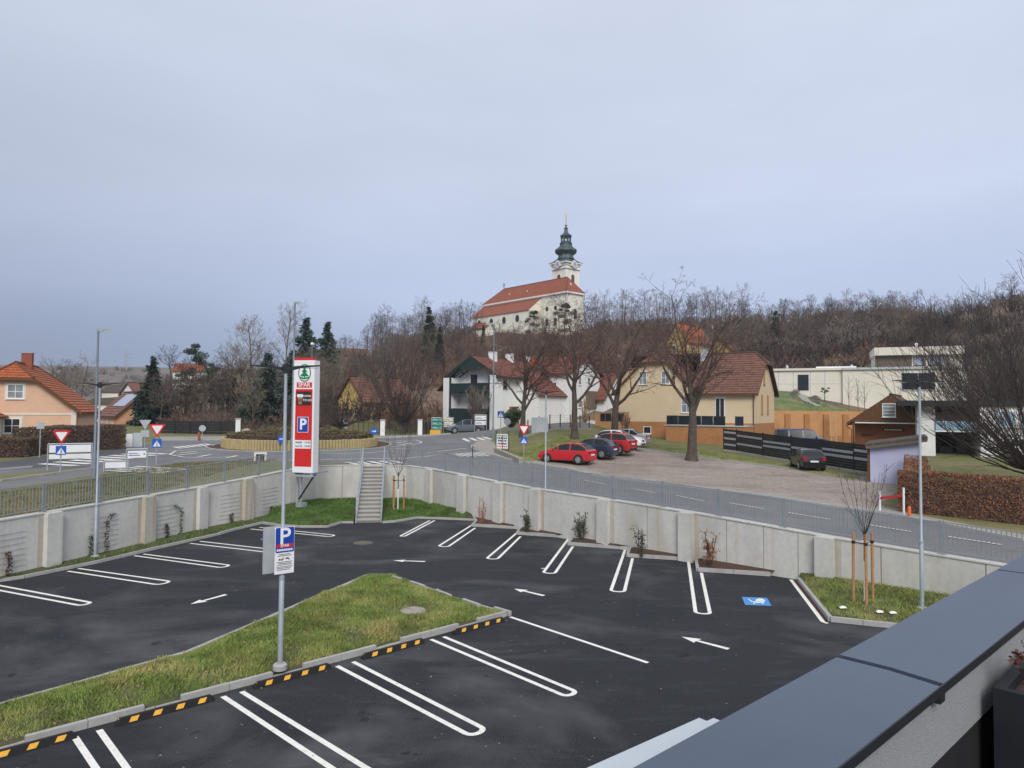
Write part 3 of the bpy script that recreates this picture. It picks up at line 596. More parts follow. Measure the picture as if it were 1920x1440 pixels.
# island kerbs: lane side, far corner, bay side
kerb('kerb', 'pale flush kerb along the long lane side of the grass island', [(-12.1, 8.6), (-9.78, 13.53), (-7.54, 16.5), xy(onz(690, 1080)), xy(onz(742, 1081))], .13, .06, zf=zero)
kerb('kerb', 'low kerb strip on the short far right side of the island', [xy(onz(742, 1081)), xy(onz(790, 1099)), xy(onz(850, 1122)), xy(onz(957, 1152))], .08, .035, MT['kerb'], zf=zero)
kerb('kerb', 'low kerb strip behind the black and yellow wheel stops', [(-12.1, 8.6), (-8.3, 12.1), xy(onz(957, 1152))], .08, .05, MT['kerb'], zf=zero)
A0, A1 = Vector((-8.3, 12.1)), Vector(xy(onz(957, 1152))); KD = (A1 - A0).normalized(); KN = Vector((KD.y, -KD.x))
def on_kerb(px, py):
    p = Vector(xy(onz(px, py, .1))); return (p - A0).dot(KD)
for (a, b, lab) in (((-120, 1432), (-20, 1408), 'raised kerb block at the lower left edge of the island'), ((49, 1390), (277, 1333), 'raised kerb block between the two leftmost wheel stops'), ((347, 1315), (521, 1270), 'raised kerb block just left of the lamp post foot'), ((575, 1252), (714, 1217), 'raised kerb block right of the lamp post foot'), ((756, 1202), (867, 1175), 'raised kerb block before the last wheel stop'), ((902, 1165), (957, 1152), 'short raised kerb block at the pointed right corner of the island')):
    t0, t1 = on_kerb(*a), on_kerb(*b); p, q = A0 + KD * t0 + KN * .03, A0 + KD * t1 + KN * .03
    kerb('kerb_block', lab, [p, q], .1, .14, zf=zero, stone=1.05, group='raised kerb blocks around the island')
for (a, b, lab) in (((735, 1083), (752, 1088), 'raised kerb block at the far tip of the island'), ((770, 1092), (796, 1101), 'raised kerb block second from the far tip of the island'), ((817, 1108), (845, 1119), 'raised kerb block third from the far tip, soil heaped at it'), ((868, 1126), (899, 1137), 'raised kerb block fourth from the far tip, soil heaped at it'), ((927, 1141), (957, 1150), 'raised kerb block meeting the corner where the single line starts')):
    p, q = Vector(xy(onz(*a, .08))), Vector(xy(onz(*b, .08))); kerb('kerb_block', lab, [p, q], .1, .14, zf=zero, stone=1.2, group='raised kerb blocks around the island')
# ------------------------------------------------------------------ wheel stops
def make_stop():
    r = thing('wheel_stop', 'x', 'wheel stop', group='black and yellow wheel stops')
    prof = [(-.1, 0), (.1, 0), (.035, .115), (-.035, .115)]; L = .8
    m = MB(); V = [(x, y, z) for x in (-L, L) for y, z in prof] + [(x, y * .85, z * .45) for x in (-L - .07, L + .07) for y, z in prof]
    f = [(0, 4, 5, 1), (1, 5, 6, 2), (2, 6, 7, 3), (3, 7, 4, 0)]
    for b, e in ((0, 8), (4, 12)):
        for k in range(4): f.append((b + k, e + k, e + (k + 1) % 4, b + (k + 1) % 4))
    f += [(8, 9, 10, 11), (15, 14, 13, 12)]; m.add(V, f); m.build('body', MT['black_rubber'], r)
    for k in range(4):
        x = -.57 + k * .4; w = .085; s = .05
        w = .068; s = .025; m = MB(); yz = lambda t: (-.1 + .065 * t - .003, .115 * t + .002); m.add([(x - w - s, *yz(.24)), (x + w - s, *yz(.24)), (x + w + s, *yz(.88)), (x - w + s, *yz(.88))], [(0, 1, 2, 3)])
        m.build('reflector', MT['yellow'], r)
    m = MB(); m.add([(-L - .068, -.05, .02), (-L - .068, .03, .02), (-L - .01, .025, .112), (-L - .01, -.03, .112)], [(3, 2, 1, 0), (0, 1, 2, 3)]); m.build('end_reflector', MT['yellow'], r)
    return r
st0 = make_stop(); first = True
for (a, b, lab) in (((-60, 1440), (120, 1402), 'black and yellow wheel stop cut by the lower left picture corner'), ((228, 1368), (408, 1323), 'black and yellow wheel stop second from the left'), ((490, 1297), (632, 1262), 'black and yellow wheel stop in front of the lamp post'), ((693, 1240), (805, 1211), 'black and yellow wheel stop right of the lamp post'), ((857, 1192), (950, 1166), 'black and yellow wheel stop nearest the pointed island corner')):
    p, q = Vector(xy(onz(*a))), Vector(xy(onz(*b))); c = (p + q) / 2; t = (c - A0).dot(KD); c = A0 + KD * t + KN * .3
    o_ = st0 if first else copy_tree(st0); first = False
    o_.location = (c.x, c.y, 0); o_.rotation_euler = (0, 0, math.atan2(KD.y, KD.x) + random.uniform(-.015, .015)); o_['label'] = lab
# ------------------------------------------------------------------ planting beds along the wall
def loft(name, kp, wp, zk, zw, mt, n=26):
    def res(P, n):
        P = [Vector(p) for p in P]; L = [0]
        for a, b in zip(P[:-1], P[1:]): L.append(L[-1] + (b - a).length)
        o = []; j = 0
        for i in range(n):
            t = L[-1] * i / (n - 1)
            while j < len(L) - 2 and L[j + 1] < t: j += 1
            o.append(P[j].lerp(P[j + 1], (t - L[j]) / max(1e-9, L[j + 1] - L[j])))
        return o
    K, Wp = res(kp, n), res(wp, n); vs = []; fs = []; m = 5
    for i in range(n):
        for j in range(m):
            t = j / (m - 1); p = K[i].lerp(Wp[i], t); vs.append((p.x, p.y, zk + (zw - zk) * t + (.05 * mnoise.noise(Vector((p.x * 2, p.y * 2, 5))) if 0 < j < m - 1 else 0)))
    for i in range(n - 1):
        for j in range(m - 1): fs.append((i * m + j, (i + 1) * m + j, (i + 1) * m + j + 1, i * m + j + 1))
    me = bpy.data.meshes.new(name); me.from_pydata(vs, [], fs); me.materials.append(mt); me.polygons.foreach_set('use_smooth', [True] * len(fs))
    if me.polygons[0].normal.z < 0: me.flip_normals()
    return tag(link(name, me), kind='structure'), [tuple(p) for p in K] + [tuple(p) for p in Wp[::-1]]
def Z0(*p): return [Vector(xy(onz(*q))) for q in p]
def WP(i0, i1, extra=()): return [Vector(WALL[i][:2]) for i in range(i0, i1 + 1)]
def bedz(poly, zk, zw, kn):
    return lambda x, y: zk + (zw - zk) * min(1, edge_dist(x, y, poly) / .9) * .6
bl = Z0((-60, 1100), (45, 1084), (182, 1056), (300, 1028), (410, 1003), (440, 994), (492, 982))
b1, p1 = loft('grass_strip', bl, [(-17.2, 21.3), (-16.75, 23), (-15.3, 28.2), (-14.2, 32.6), (-13.0, 35.6), (-12.6, 37)], .06, .16, MT['soil'], 40)
tag(blades('grass', p1, lambda x, y: .1, 9000, .12, MT['blade_green']), 'thin strip of grass under the left concrete wall', 'grass')
kb = Z0((492, 982), (520, 986), (560, 989), (615, 989), (640, 981), (663, 981))
b2, p2 = loft('grass_bed', kb, [(-12.6, 37), (-12.3, 37.9), (-11.3, 40.2), (-10.2, 40.5), (-9.0, 40.85)], .08, .5, MT['soil'], 30)
K2 = np.array([tuple(v.co) for v in b2.data.vertices]); B2 = BVHTree.FromPolygons([tuple(v) for v in K2], [tuple(p.vertices) for p in b2.data.polygons])
def bz(B): 
    def f(x, y):
        h = B.ray_cast(Vector((x, y, 9)), Vector((0, 0, -1))); return h[0].z if h[0] else .1
    return f
tag(blades('grass', p2, bz(B2), 26000, .11, MT['blade_green']), 'green grass bed left of the concrete stairs', 'grass')
kb3 = Z0((717, 981), (742, 979), (782, 972), (890, 976))
b3, p3 = loft('grass_bed', kb3, [(-7.6, 41.05), (-6.2, 41.1), (-4.8, 39.9), (-2.9, 37.3), (-2.0, 36.3)], .08, .45, MT['soil'], 30)
B3 = BVHTree.FromPolygons([tuple(v.co) for v in b3.data.vertices], [tuple(p.vertices) for p in b3.data.polygons])
tag(blades('grass', p3, bz(B3), 26000, .11, MT['blade_green']), 'green grass bed right of the concrete stairs', 'grass')
kerb('kerb', 'kerb along the grass strip under the left concrete wall', bl, .1, .1, zf=zero, group='kerbs along the wall beds')
kerb('kerb', 'bent kerb in front of the grass bed left of the stairs', kb, .1, .1, zf=zero, group='kerbs along the wall beds')
kerb('kerb', 'bent kerb in front of the grass bed right of the stairs', kb3, .1, .1, zf=zero, group='kerbs along the wall beds')
SAW = [(((897, 977), (886, 987), (977, 992)), [(-1.9, 36.1), (-.97, 35.1), (.4, 33.5)], 'first stepped kerb right of the grass bed, by the bare shrub'), (((977, 992), (970, 1002), (1070, 1009)), [(.5, 33.4), (.94, 32.9), (2.8, 30.9)], 'second stepped kerb, at the foot of the middle lamp post'), (((1077, 1010), (1066, 1022), (1172, 1030)), [(2.9, 30.8), (4.0, 29.6), (4.9, 28.7)], 'third stepped kerb, below the tall evergreen shrub'), (((1182, 1030), (1177, 1044), (1272, 1050)), [(5.0, 28.6), (6.3, 27.4), (6.5, 27.2)], 'fourth stepped kerb, below the small evergreen shrub'), (((1305, 1052), (1308, 1071), (1445, 1080)), [(7.1, 26.65), (8.5, 25.35), (9.3, 24.6)], 'fifth stepped kerb, below the shrub with orange leaves')]
for kp, wp, lab in SAW:
    k = Z0(*kp); loft('mulch_bed', k, wp, .1, .2, MT['mulch'], 14); kerb('kerb', lab, k, .11, .13, zf=zero, group='kerbs along the wall beds')
kr = Z0((1497, 1089), (1557, 1165), (1680, 1178)); kr2 = kr + [Vector((16, 14.5))]
wr = [Vector((10.0, 24.05)), Vector((10.7, 23.4)), Vector((12.9, 21.4)), Vector((17, 17.6))]
b4, p4 = loft('grass_bed', kr2, wr, .1, .3, MT['soil'], 34)
B4 = BVHTree.FromPolygons([tuple(v.co) for v in b4.data.vertices], [tuple(p.vertices) for p in b4.data.polygons])
tag(blades('grass', p4, bz(B4), 42000, .09, MT['blade']), 'patchy grass bed around the staked young tree on the right', 'grass')
kerb('kerb', 'kerb around the right grass bed with the staked tree', kr2, .11, .13, zf=zero, group='kerbs along the wall beds')
flat(((1487, 1088), (1494, 1088), (1552, 1163), (1546, 1164)), MT['mulch'], 'gravel_strip', .008)
for (px, py, lab) in ((1581, 1140, 'white litter scrap in the right grass bed, left of the others'), (1650, 1148, 'thin white litter scrap in the middle of the right grass bed'), (1675, 1150, 'white litter scrap nearest the right lamp post')):
    m = MB(); m.add([(-.09, -.05, 0), (.08, -.06, .015), (.1, .05, .03), (0, .08, .05), (-.1, .04, .02), (0, 0, .06)], [(0, 1, 5), (1, 2, 5), (2, 3, 5), (3, 4, 5), (4, 0, 5)])
    o_ = m.build('litter', MT['white']); o_.location = onz(px, py, .2); tag(o_, lab, 'litter', 'litter scraps in the right bed')
# ================================================================== RETAINING WALL
def proj(p):
    d = Vector(p) - Vector((0, 0, EYE)); z = d.dot(fw); return (CX + F * d.dot(rt) / z, CY - F * d.dot(up) / z)
WL = [0.0]
for a, b in zip(WALL[:-1], WALL[1:]): WL.append(WL[-1] + math.hypot(b[0] - a[0], b[1] - a[1]))
def wall_at(s, off=0.0):
    s = max(0, min(WL[-1] - 1e-6, s)); i = max(k for k in range(len(WL) - 1) if WL[k] <= s); t = (s - WL[i]) / (WL[i + 1] - WL[i])
    a, b = Vector(WALL[i]), Vector(WALL[i + 1]); p = a.lerp(b, t); d = (b - a); d.z = 0; d.normalize(); n = Vector((-d.y, d.x, 0))
    return p + n * off, d, n        # n points away from the lot
def wall_s(px):
    best = min((abs(proj((wall_at(k * .1)[0].x, wall_at(k * .1)[0].y, 0))[0] - px), k * .1) for k in range(60, int(WL[-1] * 10) - 80)); return best[1]
wroot = thing('retaining_wall', 'long grey concrete retaining wall with pilasters around the car park', 'wall', (-7.4, 41.1, 0)); W0 = wroot.location.copy()
def wpart(m, name, mt): 
    for i, v in enumerate(m.v): m.v[i] = (v[0] - W0.x, v[1] - W0.y, v[2])
    return m.build(name, mt, wroot)
PIL = [wall_s(x) for x in (92, 275, 374, 462)] + [wall_s(x) for x in (806, 868, 936, 1007, 1134, 1287, 1550)]
JN = sorted([0.0, WL[-1]] + PIL + [wall_s(x) for x in (-200, 184, 545, 640, 1215, 1363, 1432, 1497, 1650, 1727, 1850)])
for a, b in zip(JN[:-1], JN[1:]):
    if b - a < .2: continue
    ss = [a + .012] + [x for x in WL if a + .05 < x < b - .05] + [b - .012]; m = MB(); n = len(ss); vs = []; dz = random.uniform(-.006, .006)
    for s in ss:
        for off, top in ((dz, 0), (.3, 0), (.3, 1), (dz, 1)):
            p, d, nn = wall_at(s, off); vs.append((p.x, p.y, p.z if top else -.3))
    fs = [(3, 2, 1, 0), tuple(4 * (n - 1) + k for k in range(4))]
    for i in range(n - 1):
        for k in range(4): fs.append((4 * i + k, 4 * i + (k + 1) % 4, 4 * i + 4 + (k + 1) % 4, 4 * i + 4 + k))
    m.add(vs, fs); wpart(m, 'wall_panel', MT['concrete'])
for k, s in enumerate(PIL):
    p, d, n = wall_at(s); m = MB(); q = p - d * .3 - n * .2; m.obox((q.x, q.y, -.2), d * .6, n * .19, (0, 0, p.z + .2 + .012)); wpart(m, 'pilaster', MT['concrete_stain'] if k in (1, 3) else MT['concrete'])
    m = MB(); sgn = -1 if p.x < -5 else 1; q = p + d * (.3 if sgn > 0 else -.5) - n * .012; m.obox((q.x, q.y, -.15), d * .2, n * .05, (0, 0, p.z + .1)); wpart(m, 'wall_recess_strip', MT['concrete_stain'])
# a thin top band, drip edge
for a, b in zip(JN[:-1], JN[1:]):
    ss = [a] + [x for x in WL if a + .05 < x < b - .05] + [b]; vs = []; n = len(ss); m = MB()
    for s in ss:
        for off, dz in ((-.03, .002), (.33, .002), (.33, .05), (-.03, .05)):
            p, d, nn = wall_at(s, off); vs.append((p.x, p.y, p.z + dz))
    fs = [(3, 2, 1, 0), tuple(4 * (n - 1) + k for k in range(4))]
    for i in range(n - 1):
        for k in range(4): fs.append((4 * i + k, 4 * i + (k + 1) % 4, 4 * i + 4 + (k + 1) % 4, 4 * i + 4 + k))
    m.add(vs, fs); wpart(m, 'wall_cap', MT['concrete'])
# ------------------------------------------------------------------ railing on the wall
BAL = MB().cbox((0, 0, .1), .026, .016, .84).mesh('baluster', MT['galv_dark'])
BAL_POST = MB().cbox((0, 0, 0), .06, .035, 1.02).cbox((0, 0, 0), .16, .12, .02).mesh('post', MT['galv_dark'])
def railing(label, s0, s1, mt, spacing=.125, panel=2.45, off=.13):
    p0, _, _ = wall_at((s0 + s1) / 2, off); root = thing('railing', label, 'railing', p0, group='grey steel railings on the retaining wall'); o = root.location.copy()
    L = s1 - s0; n = max(1, round(L / panel))
    for i in range(n):
        a, b = s0 + L * i / n + .045, s0 + L * (i + 1) / n - .045
        for s in (a, b):
            p, d, nn = wall_at(s, off); ob = link('post', BAL_POST, root, (p.x - o.x, p.y - o.y, p.z + .05 - o.z), math.atan2(d.y, d.x))
        for z in (.1, .96):
            ss = [a] + [x for x in WL if a < x < b] + [b]; m = MB()
            for u, v in zip(ss[:-1], ss[1:]):
                p, d, nn = wall_at(u, off); q, _, _ = wall_at(v, off); h = .022; m.obox(p - o + Vector((0, 0, z + .05)) - nn * .02, q - p, nn * .04, (0, 0, .022 if z < .5 else .03))
            m.build('rail', mt, root)
        k = round((b - a) / spacing)
        for j in range(1, k):
            s = a + (b - a) * j / k; p, d, nn = wall_at(s, off); link('baluster', BAL, root, (p.x - o.x, p.y - o.y, p.z + .06 - o.z), math.atan2(d.y, d.x))
    return root
SA, SB = wall_s(676), wall_s(722)
railing('grey steel railing on the wall left of the stairs', 1.0, SA - .05, MT['galv_dark'])
railing('grey steel railing on the wall right of the stairs, beside the road', SB + .05, WL[-1] - 9, MT['galv_dark'])
# ------------------------------------------------------------------ stairs
pb = onz(691, 980); pt, dW, nW = wall_at((SA + SB) / 2, .05)
run = Vector((pt.x - pb.x, pt.y - pb.y, 0)); RL = run.length; ry = run.normalized(); sxv = Vector((ry.y, -ry.x, 0)); TOPZ = pt.z + .02
stair = thing('staircase', 'straight concrete staircase up the wall with steel stringers and handrails', 'stairs', (pb.x, pb.y, 0), math.atan2(sxv.y, sxv.x))
NS = 15; SWD = 1.16
stm = MB().box(-SWD / 2, 0, -.06, SWD / 2, RL / NS + .03, 0).mesh('step', MT['kerb'])
for i in range(NS):
    link('step', stm, stair, (0, RL * i / NS, TOPZ * (i + 1) / NS - .0))
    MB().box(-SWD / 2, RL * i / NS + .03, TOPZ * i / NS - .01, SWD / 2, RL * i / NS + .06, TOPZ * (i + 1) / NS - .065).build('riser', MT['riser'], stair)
for s in (-1, 1):
    x = s * (SWD / 2 + .04); m = MB(); m.prism([(x - .03, -.05, -.02), (x - .03, RL, TOPZ - .16), (x - .03, RL, TOPZ + .1), (x - .03, -.05, .25)], (.06, 0, 0)); m.build('stringer', MT['galv'], stair)
    h = thing('handrail', None, None); h.parent = stair; h.location = (x, 0, 0)
    sl = TOPZ / RL
    m = MB()
    for z in (.55, 1.0): m.tube((0, -.02, z + .12), (0, RL, TOPZ + z + .05), .024, n=8)
    m.build('rail', MT['galv'], h)
    for k in range(4): y = RL * k / 3; MB().cbox((0, y, y * sl), .05, .05, 1.08).build('post', MT['galv'], h)
# ------------------------------------------------------------------ car park lamp posts
def make_lot_lamp():
    r = thing('lamp_post', 'x', 'lamp post', group='car park lamp posts with twin arms')
    MB().lathe([(.15, 0), (.15, .1), (.12, .13), (.02, .13)], 20).build('base', MT['kerb'], r, True)
    m = MB(); m.lathe([(.056, .1), (.056, 1.95), (.04, 1.98), (.036, 6.45), (.02, 6.46)], 16); m.build('pole', MT['galv'], r, True)
    MB().lathe([(.061, 1.92), (.061, 2.0), (.04, 2.0)], 16).build('collar', MT['galv'], r, True)
    MB().cbox((.05, 0, .85), .02, .05, .3).build('service_door', MT['galv'], r)
    MB().cbox((0, 0, 6.42), .1, .1, .2).build('bracket', MT['black'], r)
    for s in (-1, 1):
        m = MB(); m.prism([(0, s * .06, 6.55), (0, s * .3, 6.58), (0, s * .78, 6.6), (0, s * .8, 6.585), (0, s * .32, 6.54), (0, s * .06, 6.47)], (.16, 0, 0))
        for i, v in enumerate(m.v): m.v[i] = (v[0] - .08, v[1], v[2])
        h = m.build('luminaire', MT['black'], r); m = MB().box(-.06, min(s * .34, s * .7), 6.532, .06, max(s * .34, s * .7), 6.54); m.build('lens', MT['signgrey'], h)
    return r
ll = make_lot_lamp()
for i, (px, py, h, rz, lab) in enumerate(((525, 1255, 6.62, 86, 'nearest twin-arm lamp post, standing in the grass island with the parking sign'), (178, 1047, 6.6, 88, 'twin-arm lamp post in front of the left concrete wall'), (1022, 1000, 6.75, 90, 'twin-arm lamp post at the wall bed behind the bays, before the old trees'), (1729, 1146, 6.7, 97, 'twin-arm lamp post behind the parapet in the right grass bed'))):
    o_ = ll if i == 0 else copy_tree(ll); p = onz(px, py, .12 if i in (0, 3) else .05); o_.location = p; o_.rotation_euler = (0, 0, R(rz)); o_['label'] = lab
    if px == 525: LP0 = p
# ------------------------------------------------------------------ text
def text(s, name, parent, o, u, v, size, mt, n=None, align='CENTER', bold=.012, off=.004):
    """flat lettering on the plane through o spanned by u (right) and v (up), in the parent's space"""
    u = Vector(u).normalized(); v = Vector(v).normalized(); nn = u.cross(v)
    cu = bpy.data.curves.new(name, 'FONT'); cu.body = s; cu.size = size; cu.align_x = align; cu.align_y = 'CENTER'; cu.offset = bold * size; cu.resolution_u = 3; cu.extrude = .002
    t = bpy.data.objects.new(name, cu); COL.objects.link(t); dg = bpy.context.evaluated_depsgraph_get(); me = bpy.data.meshes.new_from_object(t.evaluated_get(dg)); bpy.data.objects.remove(t)
    o = Vector(o) + nn * off; me.transform(Matrix(((u.x, v.x, nn.x, o.x), (u.y, v.y, nn.y, o.y), (u.z, v.z, nn.z, o.z), (0, 0, 0, 1)))); me.materials.clear(); me.materials.append(mt)
    return link(name, me, parent)
def decal(P, name, parent, o, u, v, mt, off=.004, th=.004):
    u = Vector(u).normalized(); v = Vector(v).normalized(); n = u.cross(v); o = Vector(o)
    return MB().prism([o + u * x + v * y + n * off for x, y in P], n * th).build(name, mt, parent)
def rect(x0, y0, x1, y1): return [(x0, y0), (x1, y0), (x1, y1), (x0, y1)]
def disc(cx, cy, r, n=24, ry=None): return [(cx + r * math.cos(2 * math.pi * k / n), cy + (ry or r) * math.sin(2 * math.pi * k / n)) for k in range(n)]
def rrect(x0, y0, x1, y1, r, n=4):
    o = []
    for cx, cy, a in ((x1 - r, y1 - r, 0), (x0 + r, y1 - r, 90), (x0 + r, y0 + r, 180), (x1 - r, y0 + r, 270)):
        o += [(cx + r * math.cos(R(a + 90 * k / n)), cy + r * math.sin(R(a + 90 * k / n))) for k in range(n + 1)]
    return o
X, Y, Z = Vector((1, 0, 0)), Vector((0, 1, 0)), Vector((0, 0, 1)); FX, FN = X, -Y      # boards face -Y in their own space
# ------------------------------------------------------------------ parking sign on the near lamp post (two boards, one seen from behind)
ps = thing('parking_sign', 'blue and white parking sign with towing notice on the near lamp post', 'sign', (LP0.x, LP0.y, 2.22), R(37), 'parking signs on the near lamp post'); pw, ph = .42, 1.0
MB().box(-.19, -.085, -.03, .23, -.06, ph - .03).build('board', MT['signwhite'], ps)
decal(rrect(-.18, .43, .22, ph - .035, .03), 'blue_field', ps, (0, -.085, 0), X, Z, MT['blue'])
text('P', 'letter_p', ps, (.02, -.09, .76), X, Z, .5, MT['signwhite'])
decal(rect(-.155, .535, .195, .61), 'logo_strip', ps, (0, -.09, 0), X, Z, MT['red'])
text('SPAR', 'logo_text', ps, (.02, -.096, .572), X, Z, .085, MT['signwhite'])
for k in range(9): decal(rect(-.155 + k * .039, .46, -.125 + k * .039, .505), 'small_print', ps, (0, -.09, 0), X, Z, MT['signwhite'])
for y, a, b in ((.385, -.1, .14), (.355, -.13, .17), (.22, -.15, .19), (.19, -.12, .16), (.16, -.15, .19), (.12, -.15, .19), (.09, -.15, .17), (.055, -.14, .14)): decal(rect(a, y, b, y + .008), 'small_print', ps, (0, -.085, 0), X, Z, MT['ink'])
decal([(-.11, .265), (-.07, .265), (-.07, .3), (-.09, .3), (-.1, .285), (-.11, .28)], 'tow_truck_symbol', ps, (0, -.085, 0), X, Z, MT['ink'])
decal([(-.06, .262), (-.01, .262), (-.01, .28), (.0, .325), (-.01, .325), (-.03, .285), (-.06, .285)], 'tow_truck_symbol', ps, (0, -.085, 0), X, Z, MT['ink'])
decal([(.03, .29), (.06, .315), (.1, .31), (.125, .285), (.13, .262), (.115, .262), (.1, .285), (.05, .285)], 'towed_car_symbol', ps, (0, -.085, 0), X, Z, MT['ink'])
ps2 = thing('sign_board', 'plain grey back of the second parking board on the near lamp post', 'sign', (LP0.x, LP0.y, 2.2), R(37), 'parking signs on the near lamp post')
MB().box(-.4, .05, 0, .1, .075, ph).build('board', MT['signgrey'], ps2)
for z in (.15, .8): MB().lathe([(.045, z), (.045, z + .04)], 14).build('clamp', MT['galv'], ps2)
# ------------------------------------------------------------------ advertising pylon on a wall bracket
PYW, PYD, PYH = 1.2, .56, 5.95; PU = Vector((.975, -.222, 0)).normalized(); py_base = at(574, 880, 37.0); pa = math.atan2(PU.y, PU.x)
py = thing('advertising_pylon', 'tall white and red supermarket pylon on a steel wall bracket', 'sign', (py_base.x - .05, py_base.y, 2.33), pa)
MB().box(-PYW / 2, -PYD / 2, 0, PYW / 2, PYD / 2, PYH).build('body', MT['white_plain'], py)
MB().box(-PYW / 2 - .01, -PYD / 2 + .04, PYH, PYW / 2 - .2, PYD / 2 - .03, PYH + .14).build('red_top', MT['red'], py)
fo = Vector((0, -PYD / 2, 0))
decal(rect(-.48, .33, .5, 4.42), 'red_panel', py, fo, X, Z, MT['red'], .0, .012)
cx = .02
ring = disc(cx, 5.28, .37, 36, .47); inner = disc(cx, 5.28, .315, 36, .41)
decal(ring, 'emblem_ring', py, fo, X, Z, MT['green'], .0, .008); decal(inner, 'emblem_field', py, fo, X, Z, MT['white_plain'], .008, .006)
for a, b, w_ in ((5.5, 5.66, .09), (5.32, 5.52, .17), (5.1, 5.36, .27)): decal([(cx - w_, a), (cx + w_, a), (cx + .02, b), (cx - .02, b)], 'emblem_tree', py, fo, X, Z, MT['green'], .014, .005)
decal(rect(cx - .035, 4.95, cx + .035, 5.12), 'emblem_tree', py, fo, X, Z, MT['green'], .014, .005)
for s in (-1, 1): decal([(cx + s * .03, 4.93), (cx + s * .24, 5.0), (cx + s * .26, 5.07), (cx + s * .12, 5.06), (cx + s * .03, 5.01)], 'emblem_tree', py, fo, X, Z, MT['green'], .014, .004)
decal(rect(-.42, 4.5, .46, 4.78), 'name_field', py, fo, X, Z, MT['red'], .0, .01); text('SPAR', 'name_lettering', py, fo + Vector((.02, 0, 4.64)), X, Z, .31, MT['white_plain'], off=.014, bold=.012)
decal(rect(-.42, 3.56, .43, 4.3), 'coffee_panel', py, fo, X, Z, MT['brown_panel'], .012, .01)
decal([(-.3, 3.62), (-.1, 3.62), (-.05, 4.02), (-.36, 4.02)], 'cup', py, fo, X, Z, MT['cup'], .022, .01); decal(rrect(-.38, 3.99, -.03, 4.15, .05), 'cup_lid', py, fo, X, Z, MT['signwhite'], .024, .012)
decal(rect(-.32, 3.74, -.08, 3.9), 'cup_sleeve', py, fo, X, Z, MT['chimney'], .033, .004)
text('COFFEE', 'lettering', py, fo + Vector((.2, 0, 4.05)), X, Z, .13, MT['signwhite'], off=.025, bold=.02); text('TO GO', 'lettering', py, fo + Vector((.22, 0, 3.83)), X, Z, .16, MT['signwhite'], off=.025, bold=.02)
decal(rect(-.34, 2.13, .3, 2.95), 'parking_field', py, fo, X, Z, MT['signwhite'], .012, .006); decal(rect(-.315, 2.155, .275, 2.925), 'parking_field', py, fo, X, Z, MT['blue'], .018, .005); text('P', 'letter_p', py, fo + Vector((-.01, 0, 2.54)), X, Z, .8, MT['signwhite'], off=.026, bold=.03)
decal(rect(-.47, 1.28, .45, 1.72), 'hours_board', py, fo, X, Z, MT['signwhite'], .012, .008)
for z, a, b in ((1.6, 'Mo-Fr', '6.30 - 19.00'), (1.4, 'Sa', '6.30 - 18.00')):
    text(a, 'hours_text', py, fo + Vector((-.43, 0, z)), X, Z, .13, MT['ink'], off=.022, align='LEFT'); text(b, 'hours_text', py, fo + Vector((.42, 0, z)), X, Z, .15, MT['ink'], off=.022, align='RIGHT')
decal(rect(-.6, .0, .6, .02), 'bottom_edge', py, fo, X, Z, MT['signgrey'], .0, .01)
s_ = wall_s(548); q, dq, nq = wall_at(s_); 
br = thing('bracket', None, None); br.parent = py; br.rotation_euler = (0, 0, 0)
inv = py.matrix_basis.inverted() if False else (Matrix.Translation(py.location) @ Matrix.Rotation(pa, 4, 'Z')).inverted()
def lc(p): return inv @ Vector(p)
wv = Vector((q.x, q.y, 0)) - nq * .05
m = MB()
for sx_ in (-.5, .5):
    y0 = -PYD / 2 + .1; m.obox((sx_ * 1.0 - .04, -PYD / 2, -.1), (.08, 0, 0), (0, PYD + 1.2, 0), (0, 0, .1))
m.obox((-.65, -.32, -.2), (1.3, 0, 0), (0, .1, 0), (0, 0, .1)); m.obox((-.65, .25, -.2), (1.3, 0, 0), (0, .1, 0), (0, 0, .1)); m.build('beam', MT['galv'], br)
m = MB(); m.obox((-.62, .2, -1.75), (.1, 0, 0), (0, .08, 0), (0, 0, 1.7)); m.obox((-.38, .2, -1.75), (.08, 0, 0), (0, .08, 0), (0, 0, 1.7)); m.build('upright', MT['galv'], br)
MB().tube((-.45, .2, -1.45), (.58, -.1, -.15), .045, n=6).build('brace', MT['black'], br)
MB().obox((-.66, .24, -1.9), (.4, 0, 0), (0, .5, 0), (0, 0, .22)).build('anchor_plate', MT['galv'], br)
# ------------------------------------------------------------------ terrace parapet, planter, canopy edge
DROP = 1.1; zc = EYE - DROP
def cz(px, py): return onz(px, py, zc)
o0, o1 = cz(1200, 1440), cz(1920, 1050); i0, i1 = cz(1741, 1301), cz(1920, 1156)
du = ((o1 - o0).normalized() + (i1 - i0).normalized()).normalized(); dn = Vector((du.y, -du.x, 0))      # dn: towards the terrace
W_ = (i0 - o0).dot(dn); jt = cz(1577, 1232); tj = (jt - o0).dot(du)
par = thing('parapet_wall', 'roof terrace parapet with wide grey sheet metal coping in the foreground', 'parapet', (o0.x, o0.y, zc - .5), math.atan2(du.y, du.x))
def pl(t, s, z): return (t, -s, z + .5)
def coping(name, t0, t1, dz=0.0):
    m = MB(); pr = [(-.02, -.055), (-.02, dz), (W_ * .5, dz + .004), (W_, dz - .006), (W_, -.045), (W_ - .01, -.045), (W_ - .01, -.02), (-.005, -.02), (-.005, -.055)]
    m.prism([pl(t0, s, z) for s, z in pr], (t1 - t0, 0, 0)); return m.build(name, MT['zinc'], par)
coping('coping_sheet', -2.5, tj - .006, -.004); coping('coping_sheet', tj + .026, tj + 2.6); coping('coping_sheet', tj + 2.63, tj + 8)
